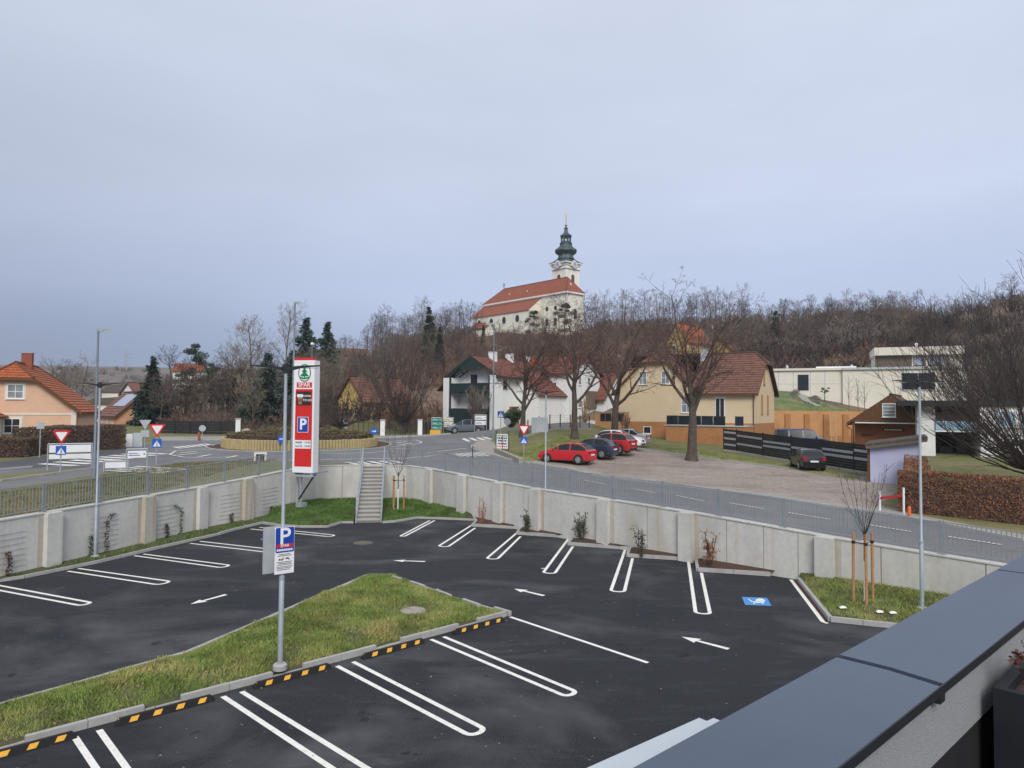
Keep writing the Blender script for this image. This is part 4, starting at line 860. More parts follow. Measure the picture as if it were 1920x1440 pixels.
for t in (tj, tj + 2.6):
    m = MB(); m.prism([pl(t - .03, s, z) for s, z in ((-.024, -.06), (-.024, -.034), (W_ + .004, -.034), (W_ + .004, -.075), (W_ - .02, -.075), (W_ - .02, -.044), (0, -.044), (0, -.06))], (.06, 0, 0)); m.build('joint_strip', MT['black'], par)
m = MB(); m.prism([pl(-2.5, s, z) for s, z in ((W_ - .001, -.046), (W_ + .003, -.046), (W_ + .003, .0 - .009), (W_ - .001, -.007))], (10.5, 0, 0)); m.build('drip_edge', MT['anthracite'], par)
HT = .34
MB().obox(pl(-2.5, .03, -HT), (10.5, 0, 0), (0, -(W_ - .065), 0), (0, 0, HT - .045)).build('plaster_face', MT['plaster'], par)
MB().obox(pl(-2.5, .035, -1.0), (10.5, 0, 0), (0, -(W_ - .08), 0), (0, 0, 1.0 - HT - .002)).build('upstand', MT['deck'], par)
# building below the parapet and terrace floor
tf = MB().obox((0, 0, 0), du * 10.5, dn * 4, (0, 0, .1)).build('terrace_floor', MT['deck']); tf.location = o0 - du * 2.5 + dn * .02 + Vector((0, 0, -1.1)); tag(tf, kind='structure')
bw_ = MB().obox((0, 0, 0), du * 10.4, dn * 3.9, (0, 0, zc - 1.16)).build('building', MT['offwhite']); bw_.location = (o0.x - du.x * 2.4 + dn.x * .06, o0.y - du.y * 2.4 + dn.y * .06, 0); tag(bw_, 'pale building under the terrace parapet, lower right corner', 'building')
# planter box with dried hydrangea
PT = .17; pc = onz(1862, 1289, zc - PT)
pu = (onz(1899, 1250, zc - PT) - pc).normalized(); pv = (onz(1925, 1312, zc - PT) - pc).normalized(); pn = Vector((pu.y, -pu.x, 0))
pl_ = thing('planter_box', 'dark anthracite planter box beside the parapet, lower right corner', 'planter', (pc.x, pc.y, zc - 1.0), math.atan2(pu.y, pu.x)); PH = 1.0 - PT
PH2 = PH
m = MB(); a_, b_, t_ = .75, .42, .045
m.box(0, -b_, 0, a_, -b_ + t_, PH2).box(0, -t_, 0, a_, 0, PH2).box(0, -b_ + t_, 0, t_, -t_, PH2).box(a_ - t_, -b_ + t_, 0, a_, -t_, PH2); m.build('box', MT['planter'], pl_)
MB().box(t_ + .002, -b_ + t_ + .002, .002, a_ - t_ - .002, -t_ - .002, PH2 - .045).build('soil_fill', MT['mulch'], pl_)
hp = thing('dried_hydrangea', 'withered dark red hydrangea growing from the dark planter', 'plant', pl_.location + Vector((0, 0, PH2 - .045))); hb = pc + pu * .2 + pn * .17; hp.location = (hb.x, hb.y, zc - PT - .045)
m = MB(); fl = MB(); rr = random.Random(5)
for k in range(6):
    p = Vector((rr.uniform(-.05, .05), rr.uniform(-.05, .05), 0)); q = Vector((rr.uniform(-.13, .1), rr.uniform(-.08, .08), rr.uniform(.13, .2))); mid = p.lerp(q, .5) + Vector((rr.uniform(-.02, .02), 0, .02)); m.path([p, mid, q], .004, 5)
    for j in range(70):
        c = q + Vector((rr.gauss(0, .032), rr.gauss(0, .032), rr.gauss(0, .018))); a = Vector((rr.uniform(-1, 1), rr.uniform(-1, 1), rr.uniform(-1, 1))).normalized() * .012; b = a.cross(Vector((rr.uniform(-1, 1), rr.uniform(-1, 1), 1))).normalized() * .01
        fl.add([c - a, c + b, c + a, c - b], [(0, 1, 2, 3)])
m.build('stem', MT['bark'], hp); fl.build('flower_head', MT['dried_flower'], hp)
# white flat canopy / shop sign seen beyond the parapet, below
q0, q1 = onz(1338, 1346, 3.2), onz(1000, 1500, 3.2); dq_ = (q1 - q0).normalized(); nq_ = Vector((-dq_.y, dq_.x, 0)); nq_ = nq_ if nq_.x > 0 else -nq_
cn = thing('canopy', 'white flat shop canopy edge below the parapet', 'canopy', (q0.x, q0.y, 2.7), math.atan2(dq_.y, dq_.x)); sg = 1 if (Vector((-dq_.y, dq_.x, 0)) - nq_).length < .1 else -1
w1 = (onz(1308, 1345, 3.2) - onz(1349, 1355, 3.2)).length
MB().box(0, 0, 0, 6, sg * 1.6, .5).build('canopy_slab', MT['canopy'], cn) if sg > 0 else MB().box(0, -1.6, 0, 6, 0, .5).build('canopy_slab', MT['canopy'], cn)
m = MB(); m.box(-.02, min(-sg * .16, sg * -.01), .1, 6, max(-sg * .16, -sg * .01), .44); m.build('fascia', MT['canopy'], cn)
# ================================================================== VEGETATION
def tubes(segs, n, mt, name):
    A = np.array([(*a, *b, r0, r1) for a, b, r0, r1 in segs], np.float64); P0, P1, r0, r1 = A[:, :3], A[:, 3:6], A[:, 6], A[:, 7]
    d = P1 - P0; d /= np.linalg.norm(d, axis=1, keepdims=True) + 1e-9
    ref = np.where(np.abs(d[:, 2:3]) < .9, [[0, 0, 1.]], [[1., 0, 0]]); a = np.cross(d, ref); a /= np.linalg.norm(a, axis=1, keepdims=True); b = np.cross(d, a)
    th = 2 * np.pi * np.arange(n) / n; c, s = np.cos(th), np.sin(th)
    o = a[:, None, :] * c[None, :, None] + b[:, None, :] * s[None, :, None]
    V = np.concatenate([P0[:, None] + o * r0[:, None, None], P1[:, None] + o * r1[:, None, None]], 1).reshape(-1, 3)
    k = np.arange(n); base = np.stack([k, (k + 1) % n, n + (k + 1) % n, n + k], 1)
    Fq = (np.arange(len(A)) * 2 * n)[:, None, None] + base[None]
    me = np_mesh(name, V, Fq.reshape(-1, 4), mt); me.polygons.foreach_set('use_smooth', [True] * len(me.polygons)); return me
def rvec(rg): 
    while True:
        v = Vector((rg.uniform(-1, 1), rg.uniform(-1, 1), rg.uniform(-1, 1)))
        if .05 < v.length < 1: return v.normalized()
def gen_tree(seed, H=12, tr=.3, fork=.25, spread=45, nch=(7, 6, 6), ratio=(.6, .5, .45), levels=3, rmin=.012, wig=.12, trop=(.0, .06, .03, .0), mats=None, lead=.75, tl=1.0, nm='tree', droop=0, step=(.09, .16, .25, .4), r_ratio=.55):
    """bare tree: returns (trunk mesh, crown mesh)"""
    rg = random.Random(seed); T, Cr = [], []
    def grow(p, d, L, r, lev):
        ns = max(3, int(L / (H * step[min(lev, 3)] * .45))) if lev < 2 else (3 if lev == 2 else 2)
        start = fork if lev == 0 else .18
        n_ch = nch[lev] if lev < levels else 0; tgt = sorted(rg.uniform(start, .98) for _ in range(n_ch)); az = rg.uniform(0, 6.28); pts_ = [(p.copy(), d.copy(), r)]
        for i in range(ns):
            t = (i + 1) / ns
            d = (d + rvec(rg) * wig * (1 if lev else .35) + Vector((0, 0, trop[min(lev, 3)])) - Vector((0, 0, droop * (lev >= 2) * .1))).normalized()
            q = p + d * (L / ns); r2 = max(rmin * .8, r * (1 - t * (lead if lev == 0 else .8)) if lev else r * (1 - .65 * t))
            rr0 = pts_[-1][2]
            (T if lev == 0 or (lev == 1 and rr0 > tr * .3) else Cr).append((tuple(p), tuple(q), rr0, r2)); pts_.append((q.copy(), d.copy(), r2)); p = q
        for t in tgt:
            f = t * ns; i = min(ns - 1, int(f)); a = pts_[i][0].lerp(pts_[i + 1][0], f - i); dd = pts_[i + 1][1]; rr = pts_[i][2] + (pts_[i + 1][2] - pts_[i][2]) * (f - i)
            az += 2.4 + rg.uniform(-.5, .5); side = dd.cross(Vector((0, 0, 1)) if abs(dd.z) < .95 else Vector((1, 0, 0))).normalized(); side = Matrix.Rotation(az, 3, dd) @ side
            ang = R(spread * rg.uniform(.7, 1.25)) if lev == 0 else R(rg.uniform(30, 62)); nd = (dd * math.cos(ang) + side * math.sin(ang)).normalized()
            Lc = L * ratio[lev] * rg.uniform(.7, 1.15) * (1 - .45 * (t - start) / (1 - start) if lev == 0 else 1 - .4 * t)
            grow(a, nd, Lc, max(rmin, min(rr * .85, rr * r_ratio * rg.uniform(.8, 1.2)) if lev else rr * r_ratio), lev + 1)
    grow(Vector((0, 0, -.3)), Vector((0, 0, 1)), H * tl, tr, 0)
    mats = mats or (MT['bark'], MT['twig_brown'])
    # root flare
    T.append(((0, 0, -.4), (0, 0, H * .04), tr * 1.5, tr * 1.02))
    return tubes(T, 7, mats[0], 'trunk'), tubes(Cr, 3, mats[1], 'crown')
def gen_fan(seed, H=6, W=2.4, stems=42, base=.6, rmin=.014, mats=None, curve=1.0, twigs=7, tr=.2, squeeze=1.0):
    """many stems fanning out of a short trunk (pollarded or fastigiate tree)"""
    rg = random.Random(seed); T = [((0, 0, -.3), (0, 0, base), tr * 1.2, tr)]; C_ = []
    for k in range(stems):
        az = k * 2.4 + rg.uniform(-.3, .3); u = math.sqrt(rg.random()); out = Vector((math.cos(az), math.sin(az), 0)); p = Vector((0, 0, base * rg.uniform(.85, 1.3))); n = 7; r = rg.uniform(.035, .06) * tr / .2
        L = (H - base) * rg.uniform(.8, 1.1); el = 1.35 - 1.1 * u * curve
        for i in range(n):
            e = min(1.5, el + (1.45 - el) * (i / n) * .9 * squeeze); d = (out * math.cos(e) + Z * math.sin(e) + rvec(rg) * .07).normalized(); q = p + d * (L * (1 if squeeze > .5 else 1 - .35 * (1 - u)) / n); r2 = max(rmin, r * .8)
            C_.append((tuple(p), tuple(q), r, r2))
            if i > 0:
                for _ in range(rg.randint(0, max(1, twigs // 3))):
                    td = (d + rvec(rg) * .7 + Z * .2).normalized(); tl = L * rg.uniform(.1, .24); m_ = p.lerp(q, rg.random()); e1 = m_ + td * tl * .5; e2 = e1 + (td + rvec(rg) * .3).normalized() * tl * .5
                    C_.append((tuple(m_), tuple(e1), rmin, rmin * .8)); C_.append((tuple(e1), tuple(e2), rmin * .8, rmin * .6))
                    if rg.random() < .7: e3 = e1 + (td + rvec(rg) * .8).normalized() * tl * .4; C_.append((tuple(e1), tuple(e3), rmin * .7, rmin * .5))
            p, r = q, r2
    mats = mats or (MT['bark'], MT['twig_dark'])
    return tubes(T, 8, mats[0], 'trunk'), tubes(C_, 3, mats[1], 'crown')
def quads(cen, siz, mt, name, dirs=None, flat=0.0, asp=.5, seed=0):
    """leaf sized quads; dirs: long axis"""
    r = np.random.RandomState(seed); n = len(cen); cen = np.asarray(cen); siz = np.broadcast_to(np.asarray(siz), (n,))
    a = r.normal(size=(n, 3)) if dirs is None else np.asarray(dirs) + r.normal(size=(n, 3)) * .35
    a /= np.linalg.norm(a, axis=1, keepdims=True) + 1e-9; q = r.normal(size=(n, 3)); 
    if flat: q[:, 2] *= (1 - flat)
    b = np.cross(a, q) if not flat else q - (q * a).sum(1, keepdims=True) * a
    b /= np.linalg.norm(b, axis=1, keepdims=True) + 1e-9
    A = a * siz[:, None] * .5; B = b * siz[:, None] * .5 * asp
    V = np.stack([cen - A, cen + B, cen + A, cen - B], 1).reshape(-1, 3)
    return np_mesh(name, V, np.arange(4 * n).reshape(-1, 4), mt)
def gen_conifer(seed, H=10, Rm=2.6, tiers=16, mt=None, leaf=.45, cedar=False, gap=.0, power=.85, base=.06):
    rg = random.Random(seed); T = [((0, 0, -.3), (0, 0, H * .97), H * .022, .03)]; cen, dr, sz = [], [], []
    for k in range(tiers):
        t = min(.985, base + (1 - base) * (k + rg.uniform(-.9, .9) * (1 if cedar else .6)) / tiers); z = H * t; rr = Rm * max(.06, (1 - t)) ** power * rg.uniform(.8, 1.12); nb = max(5, int((11 if cedar else 15) * (1 - t * .5)))
        for j in range(nb):
            az = rg.uniform(0, 6.283); L = rr * rg.uniform(.45, 1.15); dv = Vector((math.cos(az), math.sin(az), rg.uniform(-.22, .3) if cedar else rg.uniform(-.35, .05))); p = Vector((0, 0, z)); q = p + dv * L
            T.append((tuple(p), tuple(q), .03 * H / 10, .01))
            m = int(8 + L * (24 if cedar else 20))
            for i in range(m):
                f = rg.random() ** .6; c = p.lerp(q, f); w = (.24 if cedar else .2) * L * (1.1 - f) + .12
                off = Vector((rg.uniform(-1, 1) * w, rg.uniform(-1, 1) * w, rg.gauss(0, .26) if cedar else rg.uniform(-.55, .25)))
                cen.append(tuple(c + off)); dr.append((dv.x + off.x * 1.5, dv.y + off.y * 1.5, -.05 if cedar else -.45)); sz.append(leaf * rg.uniform(.6, 1.2))
    return tubes(T, 5, MT['bark'], 'trunk'), quads(cen, sz, mt or MT['spruce'], 'crown', dr, .55, .42, seed)
def gen_pine(seed, H=9, Rm=2.0, mt=None, clumps=16, lo=.45):
    rg = random.Random(seed); T = [((0, 0, -.3), (0, 0, H * .9), H * .02, .04)]; cen, sz = [], []
    for k in range(clumps):
        t = lo + (1 - lo) * rg.random(); az = rg.uniform(0, 6.28); L = Rm * rg.uniform(.3, 1) * (1.15 - (t - lo) / (1 - lo) * .7); c = Vector((math.cos(az) * L, math.sin(az) * L, H * t + rg.uniform(0, .4))); T.append(((0, 0, H * t * .93), tuple(c), .05, .02)); rc = rg.uniform(.5, .95) * H / 9
        for _ in range(230): v = rvec(rg) * rc * rg.random() ** .4; cen.append((c.x + v.x, c.y + v.y, c.z + v.z * .55)); sz.append(rg.uniform(.2, .42) * H / 9)
    return tubes(T, 5, MT['bark'], 'trunk'), quads(cen, sz, mt or MT['pine'], 'crown', None, 0, .3, seed)
def gen_bush(seed, Wd=1.6, H=1.6, stems=26, mt=None, r=.014, twig=5):
    rg = random.Random(seed); C_ = []
    for k in range(stems):
        az = rg.uniform(0, 6.28); p = Vector((math.cos(az), math.sin(az), 0)) * rg.uniform(0, .3 * Wd); d = Vector((math.cos(az) * rg.uniform(.1, .8), math.sin(az) * rg.uniform(.1, .8), 1)).normalized(); L = H * rg.uniform(.55, 1.05)
        for i in range(3):
            q = p + (d + rvec(rg) * .2).normalized() * L / 3; C_.append((tuple(p), tuple(q), r * (1 - .25 * i), r * (.8 - .25 * i)))
            for _ in range(twig): e = p.lerp(q, rg.random()); C_.append((tuple(e), tuple(e + (d + rvec(rg) * .9).normalized() * L * rg.uniform(.12, .3)), r * .55, r * .35))
            p = q
    return tubes(C_, 3, mt or MT['twig_brown'], 'crown')
def put_tree(meshes, label, p, rz=0, s=1.0, name='bare_tree', group=None, cat='tree', sz=None):
    t = thing(name, label, cat, p, rz, group); sc = s if sz is None else (s, s, sz); t.scale = (s, s, s) if sz is None else (s, s, sz)
    link('trunk', meshes[0], t); link('crown', meshes[1], t); return t
def hedge(name, label, corners, H, mt, n, leaf=.12, core=None, jit=.07, cat='hedge', zf=None, asp=.6, width_in=.2, top_wave=.06):
    """corners: 4 ground points; leaves on and just inside the surface of the block, over a twiggy core"""
    z = zf or gz; c = [Vector((p[0], p[1])) for p in corners]; base = sum(c, Vector((0, 0))) / 4; bz_ = z(base.x, base.y)
    root = thing(name, label, cat, (base.x, base.y, bz_)); r = np.random.RandomState(len(label)); cen = []
    areas = [(c[(i + 1) % 4] - c[i]).length * H for i in range(4)]; ta = abs((c[1] - c[0]).cross(c[3] - c[0])) if False else abs((c[1] - c[0]).x * (c[3] - c[0]).y - (c[1] - c[0]).y * (c[3] - c[0]).x)
    tot = sum(areas) + ta
    for _ in range(n):
        u = r.uniform(0, tot); k = 0
        while k < 4 and u > areas[k]: u -= areas[k]; k += 1
        dep = abs(r.normal(0, jit))
        if k < 4:
            a, b = c[k], c[(k + 1) % 4]; p = a.lerp(b, r.random()); inn = (base - p).normalized(); p = p + inn * (dep - jit * .4); h = H * r.random()
        else:
            s, t = r.random(), r.random(); p = c[0].lerp(c[1], s).lerp(c[3].lerp(c[2], s), t); h = H - dep + jit * .4
        g = z(p.x, p.y) - bz_; h = h * (1 + top_wave * mnoise.noise(Vector((p.x * .7, p.y * .7, h * .5))))
        cen.append((p.x - base.x, p.y - base.y, g + h))
    cr = link('foliage', quads(cen, r.uniform(.6, 1.3, len(cen)) * leaf, mt, 'foliage', None, 0, asp, 3), root)
    m = MB(); q = [base + (p - base) * (1 - width_in * 2.0 / max(.3, (p - base).length)) - base for p in c]
    lo = [(p.x, p.y, z(p.x + base.x, p.y + base.y) - bz_ - .1) for p in q]; hi = [(p.x, p.y, z(p.x + base.x, p.y + base.y) - bz_ + H - width_in * 1.6) for p in q]
    m.add(lo + hi, [(3, 2, 1, 0), (4, 5, 6, 7), (0, 1, 5, 4), (1, 2, 6, 5), (2, 3, 7, 6), (3, 0, 4, 7)]); m.build('branches', core or MT['twig_brown'], root)
    return root
# ================================================================== BUILDINGS
def window(par, o, u, w, h, nx=2, ny=2, frame=None, glass=None, n=None, fr=.07, mull=.045, surround=None, sill=True, dep=.05, name='window'):
    """window on a wall, o = lower left corner on the wall plane in the parent's space, u = right"""
    o = Vector(o); u = Vector(u).normalized(); n = Vector(n).normalized() if n else u.cross(Z); fm = frame or MT['frame']; m = MB()
    def bar(x0, y0, x1, y1, d0, d1): m.obox(o + u * x0 + Z * y0 + n * d0, u * (x1 - x0), Z * (y1 - y0), n * (d1 - d0))
    bar(0, 0, w, fr, 0, dep); bar(0, h - fr, w, h, 0, dep); bar(0, fr, fr, h - fr, 0, dep); bar(w - fr, fr, w, h - fr, 0, dep)
    for i in range(1, nx): x = w * i / nx; bar(x - mull / 2, fr, x + mull / 2, h - fr, .01, dep - .004)
    for j in range(1, ny): y = h * j / ny; bar(fr, y - mull / 2, w - fr, y + mull / 2, .01, dep - .008)
    if sill: bar(-.06, -.06, w + .06, -.002, 0, dep + .07)
    f = m.build(name, fm, par)
    p = MB().obox(o + u * fr + Z * fr + n * .004, u * (w - 2 * fr), Z * (h - 2 * fr), n * .012).build('pane', glass or MT['glass'], f)
    if surround:
        m = MB(); s = .14
        for a in ((-s, -s, 0, h + s), (w, -s, w + s, h + s), (0, h, w, h + s), (0, -s, w, -.07)): m.obox(o + u * a[0] + Z * a[1], u * (a[2] - a[0]), Z * (a[3] - a[1]), n * .03)
        m.build('surround', surround, f)
    return f
def house(name, label, cat, loc, yaw, group=None): return thing(name, label, cat, loc, yaw, group)
def gable_block(par, L, W, eave, ridge, wall, tile, axis='x', base=-1.0, ov=.45, hip0=0.0, hip1=0.0, course=.36, name='wall', fascia=None, soffit=True, x0=0, y0=0, ovg=None, fx0=None):
    """block L along x, W along y; ridge along axis; hipN: half-hip drop (m below ridge) at either end"""
    ovg = ov if ovg is None else ovg
    def P(a, b, z): return (x0 + a, y0 + b, z) if axis == 'x' else (x0 + b, y0 + a, z)
    LA, WB = (L, W) if axis == 'x' else (W, L); sl = (ridge - eave) / (WB / 2)
    m = MB(); hz = lambda hp: ridge - hp
    def end(a, hp):
        if hp <= 0: return [P(a, 0, base), P(a, WB, base), P(a, WB, eave), P(a, WB / 2, ridge), P(a, 0, eave)]
        k = hp / sl; return [P(a, 0, base), P(a, WB, base), P(a, WB, eave), P(a, WB / 2 + k, ridge - hp), P(a, WB / 2 - k, ridge - hp), P(a, 0, eave)]
    m.poly(end(0, hip0)); m.poly(end(LA, hip1)[::-1]); m.poly([P(0, 0, base), P(0, 0, eave), P(LA, 0, eave), P(LA, 0, base)]); m.poly([P(0, WB, base), P(LA, WB, base), P(LA, WB, eave), P(0, WB, eave)])
    wl = m.build(name, wall, par)
    e = eave - ov * sl; up_ = .1; rf = MB()
    k0, k1 = hip0 / sl, hip1 / sl
    for s in (0, 1):
        yb = -ov if s == 0 else WB + ov; yk = lambda k: (WB / 2 - k if s == 0 else WB / 2 + k)
        pts_ = [P(-ovg, yb, e + up_), P(LA + ovg, yb, e + up_)]
        if hip1 > 0: pts_ += [P(LA + ovg, yk(k1), ridge - hip1 + up_), P(LA - k1 * .75, WB / 2, ridge + up_)]
        else: pts_ += [P(LA + ovg, WB / 2, ridge + up_)]
        if fx0 is not None and s == 0: pts_[0] = P(fx0, yb, e + up_); pts_ += [P(fx0, WB / 2, ridge + up_)]
        elif hip0 > 0: pts_ += [P(k0 * .75, WB / 2, ridge + up_), P(-ovg, yk(k0), ridge - hip0 + up_)]
        else: pts_ += [P(-ovg, WB / 2, ridge + up_)]
        rf.roof(pts_, course)
    if hip1 > 0: rf.roof([P(LA + ovg, WB / 2 - k1, ridge - hip1 + up_), P(LA + ovg, WB / 2 + k1, ridge - hip1 + up_), P(LA - k1 * .75, WB / 2, ridge + up_)], course)
    if hip0 > 0: rf.roof([P(-ovg, WB / 2 - k0, ridge - hip0 + up_), P(-ovg, WB / 2 + k0, ridge - hip0 + up_), P(k0 * .75, WB / 2, ridge + up_)], course)
    r = rf.build('roof', tile, par)
    fm = fascia or MT['wood_dark']; m = MB()
    f0 = -ovg if fx0 is None else fx0
    m.obox(Vector(P(f0, -ov + .02, e - .12)), Vector(P(LA + ovg, -ov + .02, e - .12)) - Vector(P(f0, -ov + .02, e - .12)), Vector(P(0, .03, 0)) - Vector(P(0, 0, 0)), (0, 0, .16))
    m.obox(Vector(P(-ovg, WB + ov - .05, e - .12)), Vector(P(LA + ovg, WB + ov - .05, e - .12)) - Vector(P(-ovg, WB + ov - .05, e - .12)), Vector(P(0, .03, 0)) - Vector(P(0, 0, 0)), (0, 0, .16))
    for a, hp, k in ((-ovg, hip0, k0), (LA + ovg - .05, hip1, k1)):
        for s in (0, 1):
            p = Vector(P(a, -ov if s == 0 else WB + ov, e - .1)); q = Vector(P(a, (WB / 2 - k) if s == 0 else (WB / 2 + k), ridge - hp - .1)); m.obox(p, q - p, Vector(P(.05, 0, 0)) - Vector(P(0, 0, 0)), (0, 0, .2))
        if hp > 0: p = Vector(P(a, WB / 2 - k, ridge - hp - .1)); q = Vector(P(a, WB / 2 + k, ridge - hp - .1)); m.obox(p, q - p, Vector(P(.05, 0, 0)) - Vector(P(0, 0, 0)), (0, 0, .18))
    m.build('bargeboard', fm, r)
    rc = MB(); a, b = Vector(P(k0 * .75 if hip0 > 0 else -ovg, WB / 2, ridge + up_ + .02)), Vector(P(LA - k1 * .75 if hip1 > 0 else LA + ovg, WB / 2, ridge + up_ + .02)); rc.tube(a, b, .13, n=6); 
    for hp, aa, k in ((hip0, -ovg, k0), (hip1, LA + ovg, k1)):
        if hp > 0:
            apex = a if aa < 0 else b
            for s in (-1, 1): rc.tube(apex, P(aa, WB / 2 + s * k, ridge - hp + up_ + .04), .09, n=5)
    rc.build('ridge_tiles', tile, r)
    return wl, r
# ---------------------------------------------------------------- yellow house on the gravel lot
yaw = R(-33); O = at(1155, HZ, 78.2); zb = 2.5
yh = house('yellow_house', 'large yellow rendered house with red tiled half-hipped roof behind the gravel lot', 'house', (O.x, O.y, zb), yaw)
L_, W_h = 15.2, 8.6
gable_block(yh, L_, W_h, 5.35, 9.45, MT['yellow_render'], MT['tile_brown'], hip0=1.2, hip1=1.2, base=2.02, fx0=8.6)
MB().box(-.03, -.03, -1.5, L_ + .03, W_h + .03, 2.02).build('plinth', MT['plinth'], yh)
# cross gable flush with the front
m = MB(); m.poly([(0, -.02, 2.02), (9.4, -.02, 2.02), (9.4, -.02, 5.3), (6.2, -.02, 8.45), (3.2, -.02, 8.45), (0, -.02, 5.3)]); m.build('gable_wall', MT['yellow_render'], yh)
rf = MB(); q_ = 4.7; rf.roof([(-.5, -.5, 4.95), (3.2, -.5, 8.55), (q_, 1.0, 9.95), (q_, 4.6, 9.95), (-.5, 4.6, 4.95)]); rf.roof([(9.9, -.5, 4.95), (6.2, -.5, 8.55), (q_, 1.0, 9.95), (q_, 4.6, 9.95), (9.9, 4.6, 4.95)]); rf.roof([(3.2, -.5, 8.55), (6.2, -.5, 8.55), (q_, 1.0, 9.95)])
r_ = rf.build('roof', MT['tile_brown'], yh)
m = MB()
for a, b in (((-.5, -.5, 4.82), (3.2, -.5, 8.42)), ((9.9, -.5, 4.82), (6.2, -.5, 8.42)), ((3.15, -.5, 8.42), (6.25, -.5, 8.42))): m.obox(a, Vector(b) - Vector(a), (0, .5, 0), (0, 0, .13))
m.build('bargeboard', MT['wood_dark'], r_)
m = MB(); m.cbox((8.9, 3.8, 8.4), .7, .7, 1.6); m.cbox((8.9, 3.8, 10.0), .8, .8, .08); m.build('chimney', MT['grey_box'], yh)
for x, w_ in ((2.75, .95), (5.35, .95)): window(yh, (x, -.02, 6.1), X, w_, 1.45, 2, 2, glass=MT['glass_curtain'])
window(yh, (7.6, -.02, 3.05), X, 1.15, 1.75, 2, 2, glass=MT['glass_curtain'])
d_ = window(yh, (11.2, 0, 2.1), X, 1.0, 2.5, 2, 1, glass=MT['glass'], name='balcony_door', sill=False); decal(rect(11.05, 4.62, 12.35, 4.76), 'door_lintel', d_, (0, 0, 0), X, Z, MT['frame'], .0, .1)
for x in (3.3, 6.7): window(yh, (x, -.03, .7), X, .9, .8, 1, 1, glass=MT['glass_dark'])
for y, z in ((2.6, 3.0), (5.2, 3.0), (3.6, 6.1)): window(yh, (L_, y, z), Y, .6, 2.0 if z < 5 else 1.9, 1, 1, frame=MT['stake'], glass=MT['plinth'])
m = MB(); m.tube((L_ - .1, -.1, .1), (L_ - .1, -.1, 5.0), .05); m.tube((.05, -.1, .1), (.05, -.1, 5.0), .05); m.build('downpipe', MT['wood_dark'], yh)
# raised terrace with dark glass balustrade
m = MB(); m.box(7.2, -3.6, -1.5, 15.1, -.06, 1.72); m.build('terrace_block', MT['plinth'], yh)
MB().box(7.1, -3.7, 1.72, 15.15, -.06, 1.8).build('terrace_slab', MT['grey_box'], yh)
for k in range(5): MB().box(7.3 + k * 1.2, -3.6, 1.84, 7.3 + k * 1.2 + 1.15, -3.56, 2.75).build('glass_panel', MT['glass_dark'], yh)
MB().box(7.24, -3.5, 1.84, 7.28, -.2, 2.75).build('glass_panel', MT['glass_dark'], yh); MB().box(14.2, -3.58, 1.84, 15.0, -3.54, 2.75).build('glass_panel', MT['glass_dark'], yh)
# small ochre porch wall with boards left of the house
o_ = at(1116, 810, 74.5); wz = gz(o_.x, o_.y); pw_ = thing('garden_wall', 'short ochre wall with dark notice boards left of the yellow house', 'wall', (o_.x, o_.y, wz), R(-8))
MB().box(0, 0, -.5, 3.6, .3, 1.35).build('wall', MT['orange_render'], pw_); MB().box(-.05, -.05, 1.35, 3.65, .35, 1.45).build('coping', MT['kerb'], pw_)
for x, w_ in ((.55, .5), (1.1, .6), (2.3, .7)): decal(rect(x, .45, x + w_, 1.25), 'notice_board', pw_, (0, 0, 0), X, Z, MT['glass_dark'], 0, .05)
decal(rect(1.75, .5, 2.2, 1.2), 'notice_sheet', pw_, (0, 0, 0), X, Z, MT['signwhite'], 0, .05)
# ---------------------------------------------------------------- white chalet with balcony
yaw = R(-36.4); O = at(834, HZ, 86.2); zb = gz(O.x + 3, O.y - 2) - .1; CW, CLn = 7.1, 13.5
ch = house('chalet_house', 'white two-storey house with dark timber gable and balcony, red tiled roof', 'house', (O.x, O.y, zb), yaw)
zf_ = lambda py, D: 5.8 + (767 - py) / 1300 * D - zb
ev, rg_ = zf_(700, 83), zf_(669, 84.5)
gable_block(ch, CW, CLn, ev, rg_, MT['offwhite'], MT['tile_red'], axis='y', base=-1, ov=.9, ovg=1.3, fascia=MT['dark_green'], x0=0, y0=1.9)
# projecting piers, balcony zone
MB().box(-.3, .0, -1, .75, 1.88, ev - .5).build('pier', MT['offwhite'], ch); MB().box(CW - .05, .0, -1, CW + .5, 1.88, ev - .3).build('pier', MT['offwhite'], ch)
bal_z = zf_(733, 83.5)
m = MB(); m.box(.75, -.05, bal_z - .2, CW - .05, 1.88, bal_z); m.build('balcony_floor', MT['dark_green'], ch)
m = MB()
for k in range(30): x = .8 + k * (CW - .95) / 30; m.box(x, -.06, bal_z, x + (CW - .95) / 30 - .02, -.03, bal_z + .8)
m.box(.75, -.1, bal_z + .8, CW, .0, bal_z + .88); m.build('balustrade', MT['dark_green'], ch)
m = MB()
for x in (.72, CW - .2): m.box(x, -.05, -.2, x + .18, .13, ev - .4)
m.build('post', MT['dark_green'], ch)
m = MB(); m.prism([(CW / 2 - 2.0, .55, rg_ - 2.1 * (rg_ - ev) / (CW / 2) - .3), (CW / 2 + 2.0, .55, rg_ - 2.1 * (rg_ - ev) / (CW / 2) - .3), (CW / 2, .55, rg_ - .12)], (0, .06, 0)); m.build('timber_gable', MT['dark_green'], ch)
m = MB()
for k in range(3): m.obox((.2 + k * .55, .3 + k * .4, ev - .5), (1.5, 0, 1.5 * .55), (0, .1, 0), (0, 0, .12))
m.build('strut', MT['dark_green'], ch)
window(ch, (2.6, 1.9, bal_z + .02), X, 1.0, 2.0, 2, 1, frame=MT['dark_green'], name='balcony_door'); window(ch, (2.0, 1.9, .5), X, 1.1, 1.5, 2, 1, frame=MT['dark_green']); window(ch, (4.4, 1.9, .3), X, .9, 2.0, 1, 1, frame=MT['dark_green'])
